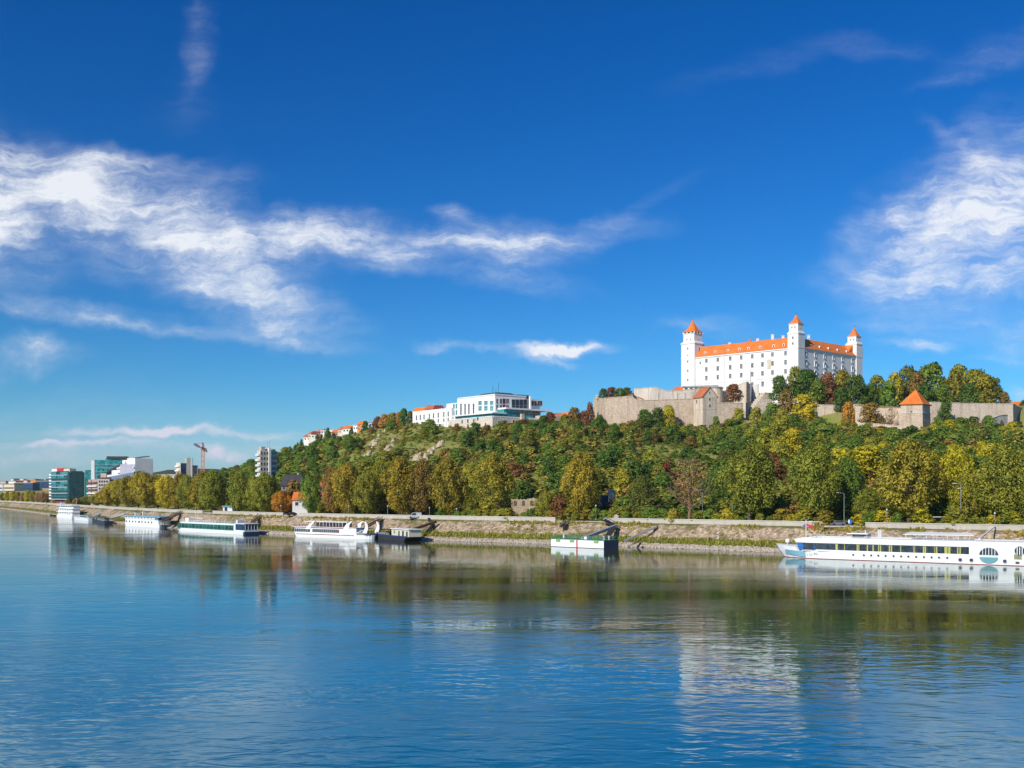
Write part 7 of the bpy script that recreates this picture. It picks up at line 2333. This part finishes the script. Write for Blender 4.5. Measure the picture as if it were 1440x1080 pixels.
# the rest of the wood: scrub and small crowns too many to count, one mass
proto = [crown_arrays(400 + i, 'dome', 18, 34, .065, base=-.15, cr=(.17, .28), up=1.0, lobes=.3, fill=.3) for i in range(6)]
VV, TT, HH, NV = [], [], [], []
rr = np.random.default_rng(77)
cnt = 0
n_scrub = 4300
us = np.concatenate([rr.uniform(262, 1500, n_scrub - 900), rr.uniform(1480, 2050, 900)])
ts = rr.uniform(0.0, 1.06, n_scrub)
for u, t in zip(us, ts):
    d0, dr = float(np.interp(u, _tabpx, _tab34)), float(np.interp(u, *DR))
    d = d0 + 3 + (dr - d0) * t
    x = (u - CX) / F * d
    if any(rr.random() < .6 and abs(x - a) < 6 and -14 < d - b < 3 for a, b in ROCKS):
        continue
    g = gz(x, d)
    hole = 0.0
    if 895 < u < 1010 and .35 < t < .72:
        hole = .55
    if 900 < u < 1330 and t > 1.0:
        continue
    h = rr.uniform(2.4, 6.5) * (1 - hole) + .4
    if t > .9:
        h = min(h, 3.5)
    if 470 < u < 700 and t > .45:
        h *= .5
    if u > 1500:
        h *= 1.9
    w = h * rr.uniform(1.4, 2.4)
    V, T, N_ = proto[rr.integers(6)]
    a = rr.uniform(0, 6.28)
    ca, sa = math.cos(a), math.sin(a)
    W = np.column_stack([(V[:, 0] * ca - V[:, 1] * sa) * w + x, (V[:, 0] * sa + V[:, 1] * ca) * w + d, V[:, 2] * h + g - .3])
    big = .5 + .5 * math.sin(x * .021 + 1.7 * math.sin(d * .017))
    hu = np.clip(rr.normal(.22 + .34 * big, .16) + (.22 if 480 < u < 690 and t > .4 else 0) - (.18 if u < 420 else 0), 0, 1)
    if rr.random() < .03:
        hu = rr.uniform(.8, 1)
    VV.append(W)
    NV.append(np.column_stack([N_[:, 0] * ca - N_[:, 1] * sa, N_[:, 0] * sa + N_[:, 1] * ca, N_[:, 2]]))
    TT.append(T)
    HH.append(np.full(len(T), hu))
for i in range(2600):
    if i % 5 < 3:
        u, t = rr.uniform(455, 735), rr.uniform(.34, 1.0)
    else:
        u, t = rr.uniform(870, 1060), rr.uniform(.28, .78)
    d0, dr = float(np.interp(u, _tabpx, _tab34)), float(np.interp(u, *DR))
    d = d0 + 3 + (dr - d0) * t
    x = (u - CX) / F * d
    h = rr.uniform(.5, 1.7) if i % 5 < 3 else rr.uniform(.4, 1.1)
    w = h * rr.uniform(1.8, 3.6)
    V, T, N_ = proto[rr.integers(6)]
    k4 = len(T) // 3
    V, T, N_ = V[:k4 * 4], T[:k4], N_[:k4 * 4]
    VV.append(np.column_stack([V[:, 0] * w + x, V[:, 1] * w + d, V[:, 2] * h + gz(x, d) - .1]))
    NV.append(N_)
    TT.append(T)
    HH.append(np.full(k4, float(np.clip(rr.normal(.55 if i % 5 < 3 else .40, .14), 0, .85))))
me = quads_mesh('undergrowth', np.concatenate(VV), np.concatenate(TT), np.concatenate(NV), LEAFH, np.concatenate(HH))
o = bpy.data.objects.new('undergrowth', me)
COL.objects.link(o)
tag(o, 'mixed green and autumn scrub covering the slope between the trees', 'undergrowth', None, 'stuff')

# ivy and weeds along the quay: grass tufts, and loose stones at the water
VV, TT, HH = [], [], []
for i in range(5200):
    px = rr.uniform(-40, 1480)
    k = int(np.clip(np.interp(px, (BANK[:, 0] / BANK[:, 1] * F + CX), np.arange(420)), 0, 418))
    zone = rr.random()
    w = rr.uniform(3.6, 6.3) if zone < .62 else rr.uniform(10.6, 12.5) if zone < .9 else rr.uniform(6.5, 10.5)
    if zone >= .62 and math.sin(px * .045) + math.sin(px * .017 + 1) < .15:
        continue
    p = BANK[k] + BN[k] * w + (BANK[k + 1] - BANK[k]) * rr.random()
    z = float(np.interp(w, [q_[0] for q_ in PROF], [q_[1] for q_ in PROF]))
    n = 7
    hh = rr.uniform(.25, .75) * (1.6 if rr.random() < .06 else 1)
    a = rr.uniform(0, 6.28, n)
    ro = np.column_stack([p[0] + rr.normal(0, .35, n), p[1] + rr.normal(0, .35, n), np.full(n, z - .05)])
    side = np.column_stack([np.cos(a), np.sin(a), np.zeros(n)]) * rr.uniform(.10, .28, n)[:, None]
    tipv = np.column_stack([rr.normal(0, .18, n), rr.normal(0, .18, n), hh * rr.uniform(.6, 1.2, n)])
    VV.append(np.stack([ro - side, ro + side, ro + tipv + side * .5, ro + tipv - side * .5], 1).reshape(-1, 3))
    TT.append(rr.uniform(.2, 1, n))
    HH.append(np.clip(rr.normal(.55 if zone < .62 else .68, .15, n), 0, .8))
me = quads_mesh('bank_grass', np.concatenate(VV), np.concatenate(TT), None, LEAFH, np.concatenate(HH))
o = bpy.data.objects.new('bank_grass', me)
COL.objects.link(o)
tag(o, 'strip of rough green grass and weeds along the quay slope', 'grass', None, 'stuff')
sv, sf = [], []
ico = [(0, 0, 1), (.9, 0, .3), (.28, .85, .3), (-.72, .53, .3), (-.72, -.53, .3), (.28, -.85, .3), (.7, .5, -.5), (-.3, .8, -.5), (-.85, 0, -.5), (-.3, -.8, -.5), (.7, -.5, -.5)]
icf = [(0, 1, 2), (0, 2, 3), (0, 3, 4), (0, 4, 5), (0, 5, 1), (1, 6, 2), (2, 6, 7), (2, 7, 3), (3, 7, 8), (3, 8, 4), (4, 8, 9), (4, 9, 5), (5, 9, 10), (5, 10, 1), (1, 10, 6)]
for i in range(3200):
    px = rr.uniform(-20, 1480)
    k = int(np.clip(np.interp(px, (BANK[:, 0] / BANK[:, 1] * F + CX), np.arange(420)), 0, 418))
    w = rr.uniform(-.3, 3.0)
    p = BANK[k] + BN[k] * w + (BANK[k + 1] - BANK[k]) * rr.random()
    z = float(np.interp(w, [q_[0] for q_ in PROF], [q_[1] for q_ in PROF]))
    s_ = rr.uniform(.18, .5)
    sc = s_ * rr.uniform(.7, 1.3, 3)
    o_ = len(sv)
    sv += [(p[0] + x * sc[0] + rr.normal(0, .04), p[1] + y * sc[1], z + zz * sc[2] * .8) for x, y, zz in ico]
    sf += [tuple(q + o_ for q in f) for f in icf]
me = bpy.data.meshes.new('riprap_stones')
me.from_pydata(sv, [], sf)
me.materials.append(mat('riprap', (.40, .345, .28), .95, .4, 1.4))
me.update()
o = bpy.data.objects.new('riprap_stones', me)
COL.objects.link(o)
tag(o, 'pale loose stones heaped along the waterline', 'stones', None, 'stuff')

# ------------------------------------------------------------------ air between the viewer and the far city
hz = MB().box(-4200, 2600, -300, 5560, -6, 190).build('haze', WHITE)
hm = bpy.data.materials.new('air')
hm.use_nodes = True
t = NT(hm.node_tree)
vol = t.n('ShaderNodeVolumePrincipled', ins={'Color': (.80, .88, 1.0, 1), 'Density': 0.00003, 'Anisotropy': 0.0})
t.n('ShaderNodeOutputMaterial', ins={'Volume': vol.outputs[0]})
hz.data.materials.clear()
hz.data.materials.append(hm)
tag(hz, 'thin blue haze over the far city', 'haze', None, 'stuff')
